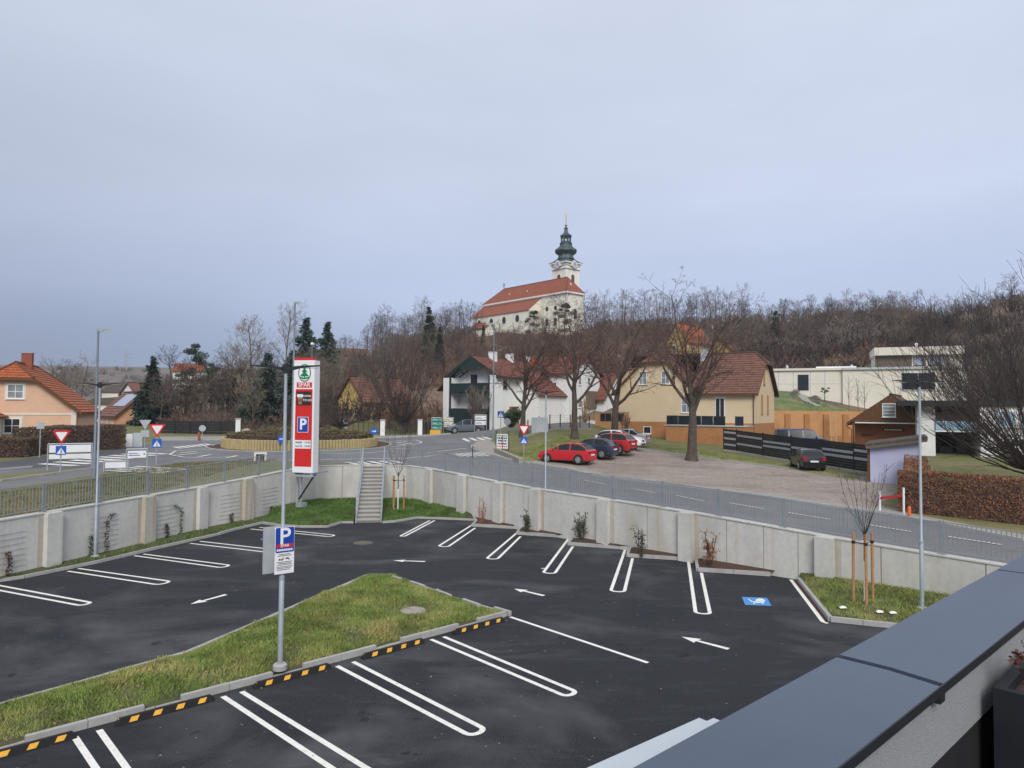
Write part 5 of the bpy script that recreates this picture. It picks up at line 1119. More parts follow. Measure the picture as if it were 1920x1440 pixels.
MB().sphere((1.5, 1.6, bal_z + 2.2), .16).build('lantern', MT['chimney'], ch)
MB().box(.76, -.12, -1, CW - .06, .2, zf_(767, 83.5)).build('lower_wall', MT['dark_green'], ch)
m = MB()
for s_, e_ in ((-1, 0), (1, 0)): p_ = Vector((CW / 2, .5, rg_ - .28)); q_2 = Vector((CW / 2 + s_ * (CW / 2 + .95), .5, rg_ - .28 - (CW / 2 + .95) * (rg_ - ev) / (CW / 2))); m.obox(p_, q_2 - p_, (0, .08, 0), (0, 0, .36))
m.build('verge_board', MT['dark_green'], ch)
m = MB(); m.roof([(-.35, .2, ev - 1.0), (-.35, 9, ev - 1.0), (-1.6, 9, ev - 2.1), (-1.6, .2, ev - 2.1)], .36); m.build('side_roof', MT['tile_red'], ch)
for y, z in ((4.4, 1.6), (8.4, 1.6), (11, 1.6)):
    f = window(ch, (CW, y, z), Y, .9, 1.5, 2, 2, frame=MT['chimney']); decal(rect(y - .5, z, y - .04, z + 1.5), 'shutter', f, (CW, 0, 0), Y, Z, MT['chimney'], 0, .05); decal(rect(y + .95, z, y + 1.4, z + 1.5), 'shutter', f, (CW, 0, 0), Y, Z, MT['chimney'], 0, .05)
window(ch, (CW, 2.6, bal_z + .3), Y, .7, 1.6, 1, 1, frame=MT['dark_green'])
# catslide on the right side
m = MB(); sl_ = (rg_ - ev) / (CW / 2); m.roof([(CW + .3, 5.2, ev + .0), (CW + .3, 15.6, ev + .0), (CW + 3.6, 15.6, ev - 3.3 * sl_ * 1.35), (CW + 3.6, 5.2, ev - 3.3 * sl_ * 1.35)], .36); m.build('lean_to_roof', MT['tile_red'], ch)
m = MB(); m.add([(CW + 3.2, 5.5, -1), (CW + 3.2, 15.3, -1), (CW + 3.2, 15.3, ev - 4.1 * sl_), (CW + 3.2, 5.5, ev - 4.1 * sl_), (CW, 5.5, -1), (CW, 5.5, ev - .2)], [(0, 1, 2, 3), (4, 0, 3, 5)]); m.build('side_wall', MT['offwhite'], ch)
for x, y in ((CW / 2 + .5, 4.4), (CW / 2 + .3, 8.2), (CW / 2 + .3, 13)):
    c_ = MB().cbox((x, y, rg_ - .6), .95, .6, 1.35).build('chimney', MT['white'], ch); MB().cbox((x, y, rg_ + .75), 1.05, .7, .08).build('chimney_cap', MT['kerb'], c_)
MB().lathe([(.01, 0), (.35, .05), (.5, .18), (.52, .2), (.36, .1), (.01, .06)], 16).build('satellite_dish', MT['orange_plastic'], ch).matrix_local = Matrix.Translation((CW - .6, 10.0, ev + 1.9)) @ Matrix.Rotation(R(75), 4, 'X')
# second white house to the right of it
O = at(988, HZ, 93); zb2 = gz(O.x + 3, O.y) - .2; h2 = house('white_house', 'white house with red tiled roof right of the dark timber chalet, behind the old trees', 'house', (O.x, O.y, zb2), R(-36))
e2, r2 = 5.8 + (768 - 699) / 1300 * 91 - zb2, 5.8 + (768 - 667) / 1300 * 93 - zb2
gable_block(h2, 6.6, 8.0, e2, r2, MT['offwhite'], MT['tile_red'], axis='x', ov=.5)
for x in (1.2, 3.8): window(h2, (x, 0, e2 - 2.6), X, .9, 1.3, 2, 2); window(h2, (x, 0, e2 - 5.4), X, .9, 1.3, 2, 2)
for y, z in ((2.2, e2 - 1.6), (4.6, e2 - 1.6), (2.2, e2 - 4.6), (5.2, e2 - 4.6)): window(h2, (6.6, y, z), Y, .8, 1.1, 2, 2)
# low red roofed house between the trees
O = at(1066, HZ, 97); z3 = gz(O.x + 3, O.y) - .2; h3 = house('low_house', 'low white gabled house with red roof partly hidden behind the second old tree', 'house', (O.x, O.y, z3), R(-36)); e3, r3 = 5.8 + (768 - 745) / 1300 * 96 - z3, 5.8 + (768 - 700) / 1300 * 97 - z3
gable_block(h3, 5.5, 7, e3, r3, MT['offwhite'], MT['tile_red'], axis='x', ov=.5); MB().box(1, -2.5, 0, 4.5, -.02, 2.3).build('shed_front', MT['wood_grey'], h3)
window(h3, (5.5, 2.4, e3 - 1.4), Y, 1.0, 1.1, 2, 1)
# ---------------------------------------------------------------- peach house at the left edge
O = at(143, HZ, 57); yaw = R(23.6); pzb = 2.35; ph = house('peach_house', 'peach rendered house with bright orange tiled half-hipped roof at the left edge', 'house', (O.x, O.y, pzb), yaw)
zz = lambda py, D: 5.8 + (760 - py) / 1300 * D - pzb
pe, pr = zz(770, 56.5) + .1, zz(686, 58.5)
gable_block(ph, 9.0, 10.5, pe, pr, MT['peach'], MT['tile_orange'], axis='y', hip0=1.3, hip1=1.6, x0=-9.0, ov=.45, ovg=.5)
MB().box(-9.03, -.04, zz(779, 56), .03, .0, zz(775.5, 56)).build('band', MT['surround'], ph); MB().box(-.35, -.05, -.5, .05, .3, pe).build('corner_pilaster', MT['surround'], ph)
wz1, wz2 = zz(749, 56), zz(813, 56)
for xx in (-4.75, -6.85): window(ph, (xx, 0, wz1), X, 1.12, 1.15, 2, 2, surround=MT['surround'], glass=MT['glass_curtain'])
window(ph, (-4.9, 0, wz2), X, 1.12, 1.2, 2, 2, surround=MT['surround'], glass=MT['glass'])
c_ = MB().cbox((-4.3, 4.2, pr - .6), .75, .75, 1.65).build('chimney', MT['chimney'], ph); MB().cbox((-4.3, 4.2, pr + 1.05), .85, .85, .08).build('chimney_cap', MT['kerb'], c_)
MB().tube((0.08, -.08, -.4), (.08, -.08, pe - .4), .05).build('downpipe', MT['chimney'], ph)
# porch with its own roof
m = MB(); m.box(-9.6, -3.4, -.6, -5.0, -.06, zz(786, 55)); m.build('porch_wall', MT['surround'], ph)
rf = MB(); e_ = zz(783, 54); t_ = zz(757, 55.5); rf.roof([(-9.9, -3.8, e_), (-4.6, -3.8, e_), (-6.6, -1.2, t_), (-9.9, -1.2, t_)]); rf.roof([(-4.6, -3.8, e_), (-4.6, -.05, e_), (-6.6, -.05, t_), (-6.6, -1.2, t_)]); rf.build('porch_roof', MT['tile_orange'], ph)
window(ph, (-6.9, -3.4, .5), X, .8, 1.2, 2, 1, surround=MT['surround']); MB().tube((-5.05, -3.5, -.4), (-5.05, -3.5, e_), .05).build('downpipe', MT['chimney'], ph)
# higher red dormer at the far left
m = MB(); m.box(-11.4, 3.0, 4.5, -7.2, 9, pr - .5); m.build('dormer_wall', MT['chimney'], ph); rf = MB(); rf.roof([(-6.6, 2.4, pr - .5), (-6.6, 9.4, pr - .5), (-9.3, 9.4, pr + 1.5), (-9.3, 2.4, pr + 1.5)]); rf.roof([(-12, 2.4, pr - .5), (-12, 9.4, pr - .5), (-9.3, 9.4, pr + 1.5), (-9.3, 2.4, pr + 1.5)]); rf.build('dormer_roof', MT['tile_orange'], ph)
# ---------------------------------------------------------------- houses behind it
def small_house(label, px, D, yaw, L, W, ez, rz_, wall, tile, zbase=None, axis='x', wins=(), name='house', group='houses of the far village', ov=.4, hip=0):
    O = at(px, HZ, D); z = gz(O.x, O.y) - .2 if zbase is None else zbase; h = house(name, label, 'house', (O.x, O.y, z), R(yaw), group)
    e, r = 5.8 + ez * D / 1300 - z, 5.8 + rz_ * D / 1300 - z
    gable_block(h, L, W, e, r, wall, tile, axis=axis, ov=ov, base=-2, course=.5, hip0=hip, hip1=hip)
    for side, a, zz_, w_, hh in wins:
        if side == 'f': window(h, (a, 0, e - zz_), X, w_, hh, 2, 1)
        else: window(h, (L, a, e - zz_), Y, w_, hh, 2, 1)
    return h
oh = small_house('low orange house with brown roof and solar panels left of the blue spruce', 186, 99, -44, 8.0, 6.6, -16, 24, MT['orange_house'], MT['tile_brown'], wins=(('f', 1.2, 1.5, .7, 1.2), ('f', 3.2, 1.5, .7, 1.2), ('f', 5.4, 1.5, .7, 1.2)), name='orange_house', group=None)
m = MB(); e_, r_z = [5.8 + k * 99 / 1300 - oh.location.z for k in (-16, 24)]; sl_ = (r_z - e_) / 3.3; f0, f1 = .3, .85
pq = lambda x, f: (x, 3.3 * f, e_ + (r_z - e_) * f + .2)
for k in range(4): x = 2.6 + k * 1.22; m = MB(); m.prism([pq(x, f0), pq(x + 1.17, f0), pq(x + 1.17, f1), pq(x, f1)], (0, -.03, .05)); m.build('solar_panel', MT['solar'], oh)
window(oh, (8.0, 2.0, .4), Y, 2.4, 2.0, 1, 1, glass=MT['glass_green'], name='garage_window')
small_house('cream flat gabled house behind the left lamp post, right of the peach house roof', 160, 128, 8, 6.5, 8, 4, 12, MT['cream'], MT['felt'], wins=(('f', 1, 1.6, 1, 1),))
small_house('white gabled house above the orange house, far behind', 226, 150, -30, 5.5, 9, 22, 42, MT['offwhite'], MT['tile_brown'], axis='y', wins=(('f', 2, 1.5, 1, 1.2),))
small_house('pale yellow low annex in front of the far village, left of the orange house', 172, 104, -10, 5.0, 5, -20, -12, MT['cream'], MT['felt'])
small_house('red roofed house on the far slope left of the green pine', 322, 230, 10, 9, 8, 66, 80, MT['offwhite'], MT['tile_orange'], wins=(('f', 2, 2, 1, 1.3), ('f', 5, 2, 1, 1.3)))
small_house('long grey roofed house on the far slope behind the lamp post', 190, 210, 5, 16, 9, 26, 38, MT['cream'], MT['felt'])
small_house('yellow gabled house behind the bare round tree', 634, 92, -38, 5.2, 8.0, 14, 56, MT['ochre_far'], MT['tile_brown'], axis='y', wins=(('f', 1, 2.2, .9, 1.2), ('f', 3.4, 2.2, .9, 1.2)), name='yellow_gabled_house', group=None)
small_house('orange tiled house on the wooded hill right of the church', 1250, 158, -48, 5.6, 9, 128, 160, MT['ochre_far'], MT['tile_orange'], axis='y', wins=(('f', 1.5, 2.4, 1, 1.5),), group='houses on the wooded hill')
small_house('pale yellow house with brown roof on the wooded hill, right of the orange tiled one', 1327, 150, -40, 5.2, 6, 112, 134, MT['ochre_far'], MT['tile_brown'], axis='y', wins=(('f', 1.6, 1.6, 1, 1.2),), group='houses on the wooded hill')
small_house('red roofed house peeping over the hill trees left of the church', 628, 195, 20, 9, 7, 98, 112, MT['offwhite'], MT['tile_brown'], group='houses on the wooded hill')
# ---------------------------------------------------------------- modern pale building on the slope
D0 = 104; O = at(1432, HZ, D0 + 8); mz = 8.0; mb = house('modern_building', 'long flat-roofed pale modern building on the slope with a wood-clad upper box', 'building', (O.x, O.y, mz), R(-23))
mt_ = lambda py, D: 5.8 + (771 - py) / 1300 * D - mz
H1 = mt_(690, 109); LL = 28
m = MB(); m.box(0, 0, -3, 11.5, 9, H1 - .35); m.build('wall', MT['cream'], mb); MB().box(11.52, -.4, -6, LL, 9, H1 - .35).build('wall', MT['cream'], mb)
MB().box(-.3, -.3, H1 - .35, 11.5, 9.2, H1).build('roof_edge', MT['surround'], mb); MB().box(11.52, -.7, H1 - .35, LL + .3, 9.2, H1 - .02).build('roof_edge', MT['grey_box'], mb)
for x in (2.2, 4.4, 6.9, 9.0): MB().box(x, -.03, -3, x + .1, .0, H1 - .4).build('panel_joint', MT['grey_box'], mb)
MB().box(0.02, -.015, H1 - 2.5, 11.4, .0, H1 - 2.44).build('panel_joint', MT['grey_box'], mb)
d_ = window(mb, (5.1, 0, H1 - 3.5), X, 1.6, 2.5, 2, 1, frame=MT['anthracite'], glass=MT['glass_dark'], name='entrance_door', sill=False)
window(mb, (19.5, -.4, H1 - 3.5), X, 4.4, 2.6, 2, 1, frame=MT['grey_box'], glass=MT['glass_dark'])
for x, y, s in ((3.5, 2, .3), (13, 3, .35)): MB().lathe([(.2, H1), (.2, H1 + .5), (.05, H1 + .7)], 8, (x, y, 0)).build('roof_vent', MT['grey_box'], mb)
m = MB(); m.box(7.8, 2, H1 + .02, 13.6, 4.5, H1 + .35); m.build('skylight', MT['white'], mb)
U0, U1 = 16.2, 27.6; H2 = mt_(648, 104)
MB().box(U0, 1.2, H1 + .02, U1, 9, H2 - 1.2).build('upper_wall', MT['cream'], mb); MB().box(U0 - .2, .4, H2 - 1.2, U1 + .2, 9.2, H2).build('upper_roof_band', MT['surround'], mb)
for k in range(14): z_ = H1 + .1 + k * (H2 - 1.3 - H1) / 14; MB().box(U0 - .1, 1.1, z_, U0 + 4.9, 1.18, z_ + (H2 - 1.3 - H1) / 14 - .03).build('slat', MT['wood_grey'], mb)
window(mb, (U0 + 5.1, 1.2, H1 + .25), X, 1.6, H2 - H1 - 1.6, 1, 1, frame=MT['wood_dark'], glass=MT['solar']); window(mb, (U0 + 7.0, 1.2, H1 + .25), X, 2.7, H2 - H1 - 1.6, 1, 1, frame=MT['wood_dark'], glass=MT['solar'])
MB().lathe([(.3, H2), (.12, H2 + .6), (.3, H2 + .75), (.02, H2 + 1.0)], 10, (U0 + 6, 5, 0)).build('roof_vent', MT['white'], mb)
# ---------------------------------------------------------------- brown wooden cabin
O = at(1597, HZ, 64.5); cz0 = gz(O.x + 3, O.y) - .1; cb = house('wooden_cabin', 'brown wooden gabled cabin with open porch behind the striped fence', 'cabin', (O.x, O.y, cz0), R(-35))
ct = lambda py: 5.8 + (772 - py) / 1300 * 62 - cz0
ce, crg = ct(788), ct(741)
gable_block(cb, 6.2, 6.5, ce, crg, MT['wood_red'], MT['tile_brown'], axis='y', ov=.55, ovg=.9, fascia=MT['wood_dark'], y0=1.6)
m = MB()
n_ = 34
for k in range(n_):
    x0_, x1_ = -.1 + k * 6.4 / n_, -.1 + (k + 1) * 6.4 / n_ - .02; f = lambda x: ce - .05 + (crg - ce) * (1 - abs(x - 3.1) / 3.1) - .05
    MB().prism([(x0_, .6, ce - .2), (x1_, .6, ce - .2), (x1_, .6, max(ce - .1, f(x1_))), (x0_, .6, max(ce - .1, f(x0_)))], (0, .05, 0)).build('plank', MT['wood_dark'], cb)
window(cb, (2.45, .6, ce + .3), X, 1.1, 1.25, 1, 4, glass=MT['glass_curtain'])
MB().box(.2, .4, ce - .3, 5.3, .56, ce - .2).build('awning_rail', MT['frame'], cb)
for x in (-.05, 4.95): MB().box(x, .55, -.3, x + .16, .71, ce - .3).build('post', MT['wood_dark'], cb)
MB().box(5.15, .5, -.3, 6.2, 1.55, ce - .2).build('white_wall', MT['offwhite'], cb)
for k in range(3): window(cb, (2.0 + k * .85, 1.6, .2), X, .7, .8, 1, 1, frame=MT['ink'], glass=MT['glass_dark'])
decal(rect(2.3, ce - 1.0, 4.1, ce - .75), 'name_board', cb, (0, 1.6, 0), X, Z, MT['wood_dark'], 0, .05)
for k in range(8): decal(rect(2.5 + k * .18, ce - .94, 2.62 + k * .18, ce - .81), 'name_board_letter', cb, (0, 1.55, 0), X, Z, MT['surround'], 0, .03)
MB().box(.6, 1.3, ce - 1.3, 1.6, 1.58, ce - 1.25).build('shelf', MT['wood_dark'], cb)
m = MB(); m.tube((-.5, -.2, ce - .5), (-.1, .4, ce - .9), .04); m.tube((-.1, .4, ce - .9), (-.1, .4, -.3), .04); m.build('downpipe', MT['wood_dark'], cb)
# ---------------------------------------------------------------- flat roofed house and carport at the right edge
O = at(1700, HZ, 60); wz0 = 1.95; wh = house('flat_roofed_house', 'white flat-roofed house with open dark garage at the right edge', 'house', (O.x, O.y, wz0), R(-27))
wt = lambda py, D=54: 5.8 + (772.5 - py) / 1300 * D - wz0
top = wt(757)
MB().box(-.6, -1.0, top - .1, 16, 8, top + .35).build('roof', MT['anthracite'], wh)
MB().box(.8, 0, -1, 2.1, 6, top - .12).build('wall', MT['offwhite'], wh); MB().box(5.2, -.8, -1, 15, 6, top - .12).build('wall', MT['offwhite'], wh); MB().box(2.1, 5.0, -1, 5.2, 5.2, top - .12).build('back_wall', MT['anthracite'], wh)
MB().box(2.1, -.1, wt(812), 5.2, 5, wt(808)).build('garage_ceiling', MT['frame'], wh); MB().box(2.12, -.15, wt(808), 5.18, -.05, wt(790)).build('balcony_panel', MT['band_blue'], wh)
MB().box(2.12, .3, wt(790), 5.18, 1.0, wt(771)).build('balcony_planting', MT['hedge_dark'], wh)
window(wh, (6.4, -.8, wt(800)), X, 1.2, 1.3, 1, 1, glass=MT['band_blue']); window(wh, (7.8, -.8, wt(800)), X, .7, 1.3, 1, 1, glass=MT['band_blue']); window(wh, (6.2, -.8, wt(838)), X, 2.6, .7, 5, 1, glass=MT['glass'])
m = MB(); m.box(2.6, 2.5, -.1, 3.6, 3.3, .9).box(3.8, 2.2, -.1, 4.6, 3.0, 1.1).box(2.3, 3.5, -.1, 2.9, 4.3, 1.4); m.build('stored_boxes', MT['black'], wh)
# ---------------------------------------------------------------- lavender shed
A, B = onz(1632, 903, 1.62), onz(1716, 906, 1.62); sv = (B - A); sw = sv.length * 1.1; sh = house('shed', 'small lavender rendered shed with mossy felt roof beside the beech hedge', 'shed', (A.x, A.y, 1.55), R(-29))
sw *= 1.0
hL, hR = 5.8 + (771 - 836) / 1300 * A.y - 1.6 + .02, 5.8 + (772 - 827) / 1300 * A.y - 1.6 + .12
m = MB(); m.prism([(0, 0, -.5), (sw, 0, -.5), (sw, 0, hR), (0, 0, hL)], (0, 4.5, 0)); m.build('wall', MT['lavender'], sh)
m = MB(); m.obox((-.25, -.35, hL - .0), (sw + .6, 0, (hR - hL) * (sw + .6) / sw), (0, 5.2, 0), (0, 0, .2)); m.build('roof', MT['felt'], sh); m = MB(); m.obox((-.22, -.38, hL - .1), (sw + .55, 0, (hR - hL) * (sw + .6) / sw), (0, .03, 0), (0, 0, .14)); m.build('fascia', MT['wood_grey'], sh)
MB().box(-.16, .05, -.5, -.02, .2, hL).build('post', MT['wood_dark'], sh); decal(rect(sw * .62, .1, sw * .85, .75), 'hatch', sh, (0, 0, 0), X, Z, MT['glass_dark'], 0, .03)
# ---------------------------------------------------------------- church
K = Vector((15.3, 195, 28.5)); cu_, cv_ = Vector((-24.7, 28, 0)).normalized(), None
chy = math.atan2(-28, 24.7)       # local +x runs back along -u so that x is to the right, y is away
cu_ = Vector((math.cos(chy), math.sin(chy), 0)); LC = 37.3
Oc = K - cu_ * LC; cc = house('church', 'white hilltop church with red tiled roof and green onion-domed tower', 'church', (Oc.x, Oc.y, K.z), chy)
zc_ = lambda py, D: 5.8 + (767.3 - py) / 1300 * D - K.z
EV, RG = 39.2 - K.z, 44.1 - K.z; CWd = 6.9
m = MB(); m.box(0, 0, -4, LC, CWd, EV); m.build('nave_wall', MT['church_wall'], cc)
rf = MB(); rx0, rx1 = 6.0, LC - 3.2; o_ = .35
rf.roof([(-o_, -o_, EV), (LC + o_, -o_, EV), (rx1, CWd / 2, RG), (rx0, CWd / 2, RG)], .5, .03); rf.roof([(-o_, CWd + o_, EV), (LC + o_, CWd + o_, EV), (rx1, CWd / 2, RG), (rx0, CWd / 2, RG)], .5, .03)
rf.roof([(LC + o_, -o_, EV), (LC + o_, CWd + o_, EV), (rx1, CWd / 2, RG)], .5, .03); rf.roof([(-o_, -o_, EV), (-o_, CWd + o_, EV), (rx0, CWd / 2, RG)], .5, .03); nr = rf.build('nave_roof', MT['tile_church'], cc)
rc = MB().tube((rx0, CWd / 2, RG), (rx1, CWd / 2, RG), .15, n=6)
for s in (-o_, CWd + o_): rc.tube((rx1, CWd / 2, RG), (LC + o_, s, EV), .12, n=5); rc.tube((rx0, CWd / 2, RG), (-o_, s, EV), .12, n=5)
rc.build('ridge_tiles', MT['tile_church'], nr)
MB().box(-.5, -.5, EV - .45, LC + .5, CWd + .5, EV - .03).build('cornice', MT['church_trim'], cc)
for t in (.18, .47): MB().prism([(rx0 + (rx1 - rx0) * t - .5, 1.35, EV + 1.7), (rx0 + (rx1 - rx0) * t + .5, 1.35, EV + 1.7), (rx0 + (rx1 - rx0) * t, 1.35, EV + 2.6)], (0, 1.2, 0)).build('roof_dormer', MT['church_trim'], nr)
MB().prism([(LC - 1.35, 2.6, EV + 2.0), (LC - 1.35, 3.6, EV + 2.0), (LC - 1.35, 3.1, EV + 2.9)], (-1, 0, 0)).build('roof_dormer', MT['church_trim'], nr)
AX = LC - 10.6; AE = zc_(582, 201); AS = 4.6
MB().box(0, -AS, -5, AX, -.02, AE).build('aisle_wall', MT['church_wall'], cc)
rf = MB(); rf.roof([(-.8, -AS - .3, AE), (AX - .3, -AS - .3, AE), (AX + .2, -.1, EV - .75), (-.3, -.1, EV - .75)], .5, .03); rf.build('aisle_roof', MT['tile_church'], cc)
m = MB(); m.prism([(AX, -AS, -5), (AX, -.02, -5), (AX, -.02, EV - .85), (AX, -AS, AE)], (-.3, 0, 0)); m.build('aisle_end', MT['church_wall'], cc)
MB().box(0, -.3, EV - .7, AX, .02, EV - .46).build('trim_band', MT['church_trim'], cc)
def arch(w, h, n=8): return [(-w / 2, 0), (w / 2, 0)] + [(w / 2 * math.cos(math.pi * k / n), h - w / 2 + w / 2 * math.sin(math.pi * k / n)) for k in range(n + 1)]
for x in (3.5, 9.5, 15.5, 21.5): decal(disc(0, 0, .8, 14, 1.1), 'window', cc, (x, -AS, AE - 2.0), X, Z, MT['glass_dark'], 0, .06)
for x in (LC - 8, LC - 4.5): decal(disc(0, 0, .55, 14, .7), 'window', cc, (x, 0, EV - 4.3), X, Z, MT['glass_dark'], 0, .06); decal(arch(1.1, 2.2), 'window', cc, (x, 0, 1.4), X, Z, MT['glass_dark'], 0, .06)
decal(arch(1.2, 3), 'window', cc, (LC, CWd / 2, 3), Y, Z, MT['glass_dark'], 0, .06)
MB().box(LC - .3, -.06, -4, LC + .06, .3, EV - .45).build('corner_pilaster', MT['church_trim'], cc)
# gable cross on the west end
m = MB(); m.box(rx0 - .08, CWd / 2 - .08, RG, rx0 + .08, CWd / 2 + .08, RG + 2.0).box(rx0 - .5, CWd / 2 - .07, RG + 1.2, rx0 + .5, CWd / 2 + .07, RG + 1.36); m.build('gable_cross', MT['copper'], cc)
# tower
TW = 5.8; tx, ty = LC - 10.6 - TW / 2, CWd + .6; TZ_ = zc_(491, 209); tw = thing('tower', None, None, (tx, ty, 0)); tw.parent = cc
MB().box(0, 0, -4, TW, TW, TZ_ - 1.2).build('tower_wall', MT['church_wall'], tw)
for x, y in ((-.06, -.06), (TW - .7, -.06), (-.06, TW - .7), (TW - .7, TW - .7)): MB().box(x, y, -4, x + .76, y + .76, TZ_ - 1.3).build('pilaster', MT['church_trim'], tw)
m = MB(); m.box(-.35, -.35, TZ_ - 2.2, TW + .35, TW + .35, TZ_ - 1.95); m.box(-.25, -.25, TZ_ - 1.2, TW + .25, TW + .25, TZ_ - .5); m.box(-.75, -.75, TZ_ - .5, TW + .75, TW + .75, TZ_ - .1); m.build('cornice', MT['church_trim'], tw)
for (o_, u_) in (((TW / 2, 0, 0), X), ((TW, TW / 2, 0), Y), ((TW / 2, TW, 0), -X), ((0, TW / 2, 0), -Y)):
    o_ = Vector(o_); decal(arch(1.9, 3.7), 'window_surround', tw, o_ + Z * (TZ_ - 7.1), u_, Z, MT['church_trim'], 0, .07); decal(arch(1.3, 3.1), 'belfry_window', tw, o_ + Z * (TZ_ - 6.9), u_, Z, MT['wood_dark'], .07, .03)
    decal(disc(0, 0, 1.1, 24), 'clock_ring', tw, o_ + Z * (TZ_ - .9), u_, Z, MT['church_trim'], .76, .06); decal(disc(0, 0, .92, 24), 'clock_face', tw, o_ + Z * (TZ_ - .9), u_, Z, MT['grey_box'], .82, .03)
    decal([(-.05, -.1), (.05, -.1), (.3, .6), (.2, .65)], 'clock_hand', tw, o_ + Z * (TZ_ - .9), u_, Z, MT['ink'], .86, .02); decal([(-.1, -.05), (-.1, .05), (.5, .12), (.5, .02)], 'clock_hand', tw, o_ + Z * (TZ_ - .9), u_, Z, MT['ink'], .86, .02)
    decal([(1.25 * math.cos(R(a)), 1.25 * math.sin(R(a))) for a in range(0, 181, 15)] + [(-1.5, -.5), (1.5, -.5)], 'clock_gable', tw, o_ + Z * (TZ_ - .9), u_, Z, MT['church_trim'], .55, .2)
q8 = math.pi / 8; c_ = (TW / 2, TW / 2, TZ_ - .12); s8 = 1 / math.cos(q8)
m = MB(); e4 = (TW / 2 + .8) * math.sqrt(2)
m.lathe([(e4, 0), (e4, .1), (e4 * .8, .45), (e4 * .62, 1.0), (e4 * .5, 1.5)], 4, c_, math.pi / 4)
m.lathe([(r_ * s8, z_) for r_, z_ in ((2.5, 1.35), (2.3, 1.9), (2.2, 2.4), (2.35, 2.8), (2.85, 3.15), (3.2, 3.5), (3.3, 3.8), (3.15, 4.15), (2.6, 4.55), (2.15, 4.95), (1.85, 5.4), (1.75, 5.8), (1.72, 6.0), (1.9, 6.05), (1.9, 6.2), (1.6, 6.22), (1.55, 6.4))], 8, c_, q8); m.build('onion_dome', MT['copper'], tw, True, 30)
ln = MB()
for k in range(8): a = math.pi / 4 * k + q8; ln.cbox((TW / 2 + 1.42 * math.cos(a), TW / 2 + 1.42 * math.sin(a), c_[2] + 6.3), .42, .42, 2.1, a)
ln.lathe([(1.5 * s8, 6.3), (1.5 * s8, 6.75)], 8, c_, q8); ln.build('lantern', MT['copper'], tw)
MB().lathe([(r_ * s8, z_) for r_, z_ in ((1.55, 8.05), (1.75, 8.35), (1.75, 8.5), (1.5, 8.8), (1.0, 9.1), (.7, 9.5), (.55, 10.1), (.42, 10.6), (.42, 10.65), (.62, 10.7), (.62, 10.85), (.35, 11.0), (.3, 11.3), (.12, 11.5))], 8, c_, q8).build('lantern_roof', MT['copper'], tw, True, 30)
MB().sphere((TW / 2, TW / 2, c_[2] + 11.9), .42, 12, 8).build('ball', MT['gold'], tw, True)
m = MB(); z_ = c_[2] + 12.2; m.box(TW / 2 - .06, TW / 2 - .06, z_, TW / 2 + .06, TW / 2 + .06, z_ + 3.0); m.obox((TW / 2 - .55, TW / 2 - .55 * 1, z_ + 2.0), (1.1, 1.1, 0), (.06, -.06, 0), (0, 0, .12)); m.obox((TW / 2 - .35, TW / 2 - .35, z_ + 2.45), (.7, .7, 0), (.06, -.06, 0), (0, 0, .1)); m.build('tower_cross', MT['gold'], tw)
# low church yard wall and roof
O = at(880, HZ, 205); cy_ = house('churchyard_building', 'low red roofed churchyard building below the left end of the church', 'building', (O.x, O.y, gz(O.x, O.y)), R(-40)); gable_block(cy_, 6, 4, 2.6, 4.2, MT['church_wall'], MT['tile_church'], ov=.3, course=.5, base=-3)
# ================================================================== VEHICLES
CARS = {   # top silhouette (x from rear 0..1, z top), belt height, half width, length, wheel radius, wheel positions
    'hatch': dict(L=4.0, w=.84, H=1.46, belt=.92, sil=[(0, .62), (.012, .92), (.03, 1.0), (.12, 1.3), (.19, 1.41), (.33, 1.46), (.45, 1.45), (.56, 1.37), (.72, .99), (.76, .95), (.88, .87), (.96, .74), (1, .56)], cab=(.03, .74), roof=(.17, .55), wr=.31, wx=(.19, .805)),
    'suv': dict(L=4.2, w=.9, H=1.6, belt=1.04, sil=[(0, .7), (.012, 1.02), (.03, 1.1), (.1, 1.45), (.17, 1.56), (.32, 1.6), (.46, 1.58), (.57, 1.48), (.71, 1.1), (.76, 1.06), (.89, .98), (.97, .82), (1, .6)], cab=(.03, .73), roof=(.14, .56), wr=.35, wx=(.2, .805)),
    'mpv': dict(L=4.3, w=.9, H=1.62, belt=.98, sil=[(0, .65), (.01, .98), (.025, 1.05), (.06, 1.48), (.12, 1.58), (.3, 1.62), (.48, 1.6), (.6, 1.48), (.8, 1.02), (.84, .96), (.93, .82), (.98, .68), (1, .54)], cab=(.025, .82), roof=(.09, .59), wr=.32, wx=(.18, .82)),
    'sedan': dict(L=4.4, w=.86, H=1.44, belt=.92, sil=[(0, .6), (.012, .9), (.04, .98), (.14, 1.0), (.18, 1.05), (.29, 1.38), (.4, 1.44), (.52, 1.43), (.6, 1.35), (.73, .98), (.77, .94), (.9, .85), (.97, .72), (1, .55)], cab=(.16, .75), roof=(.28, .59), wr=.32, wx=(.2, .805)),
    'van': dict(L=4.9, w=.95, H=1.95, belt=1.12, sil=[(0, .7), (.006, 1.1), (.012, 1.2), (.03, 1.86), (.06, 1.93), (.3, 1.96), (.6, 1.94), (.68, 1.87), (.8, 1.22), (.84, 1.12), (.95, .95), (.99, .78), (1, .58)], cab=(.012, .82), roof=(.04, .66), wr=.33, wx=(.17, .81)),
}
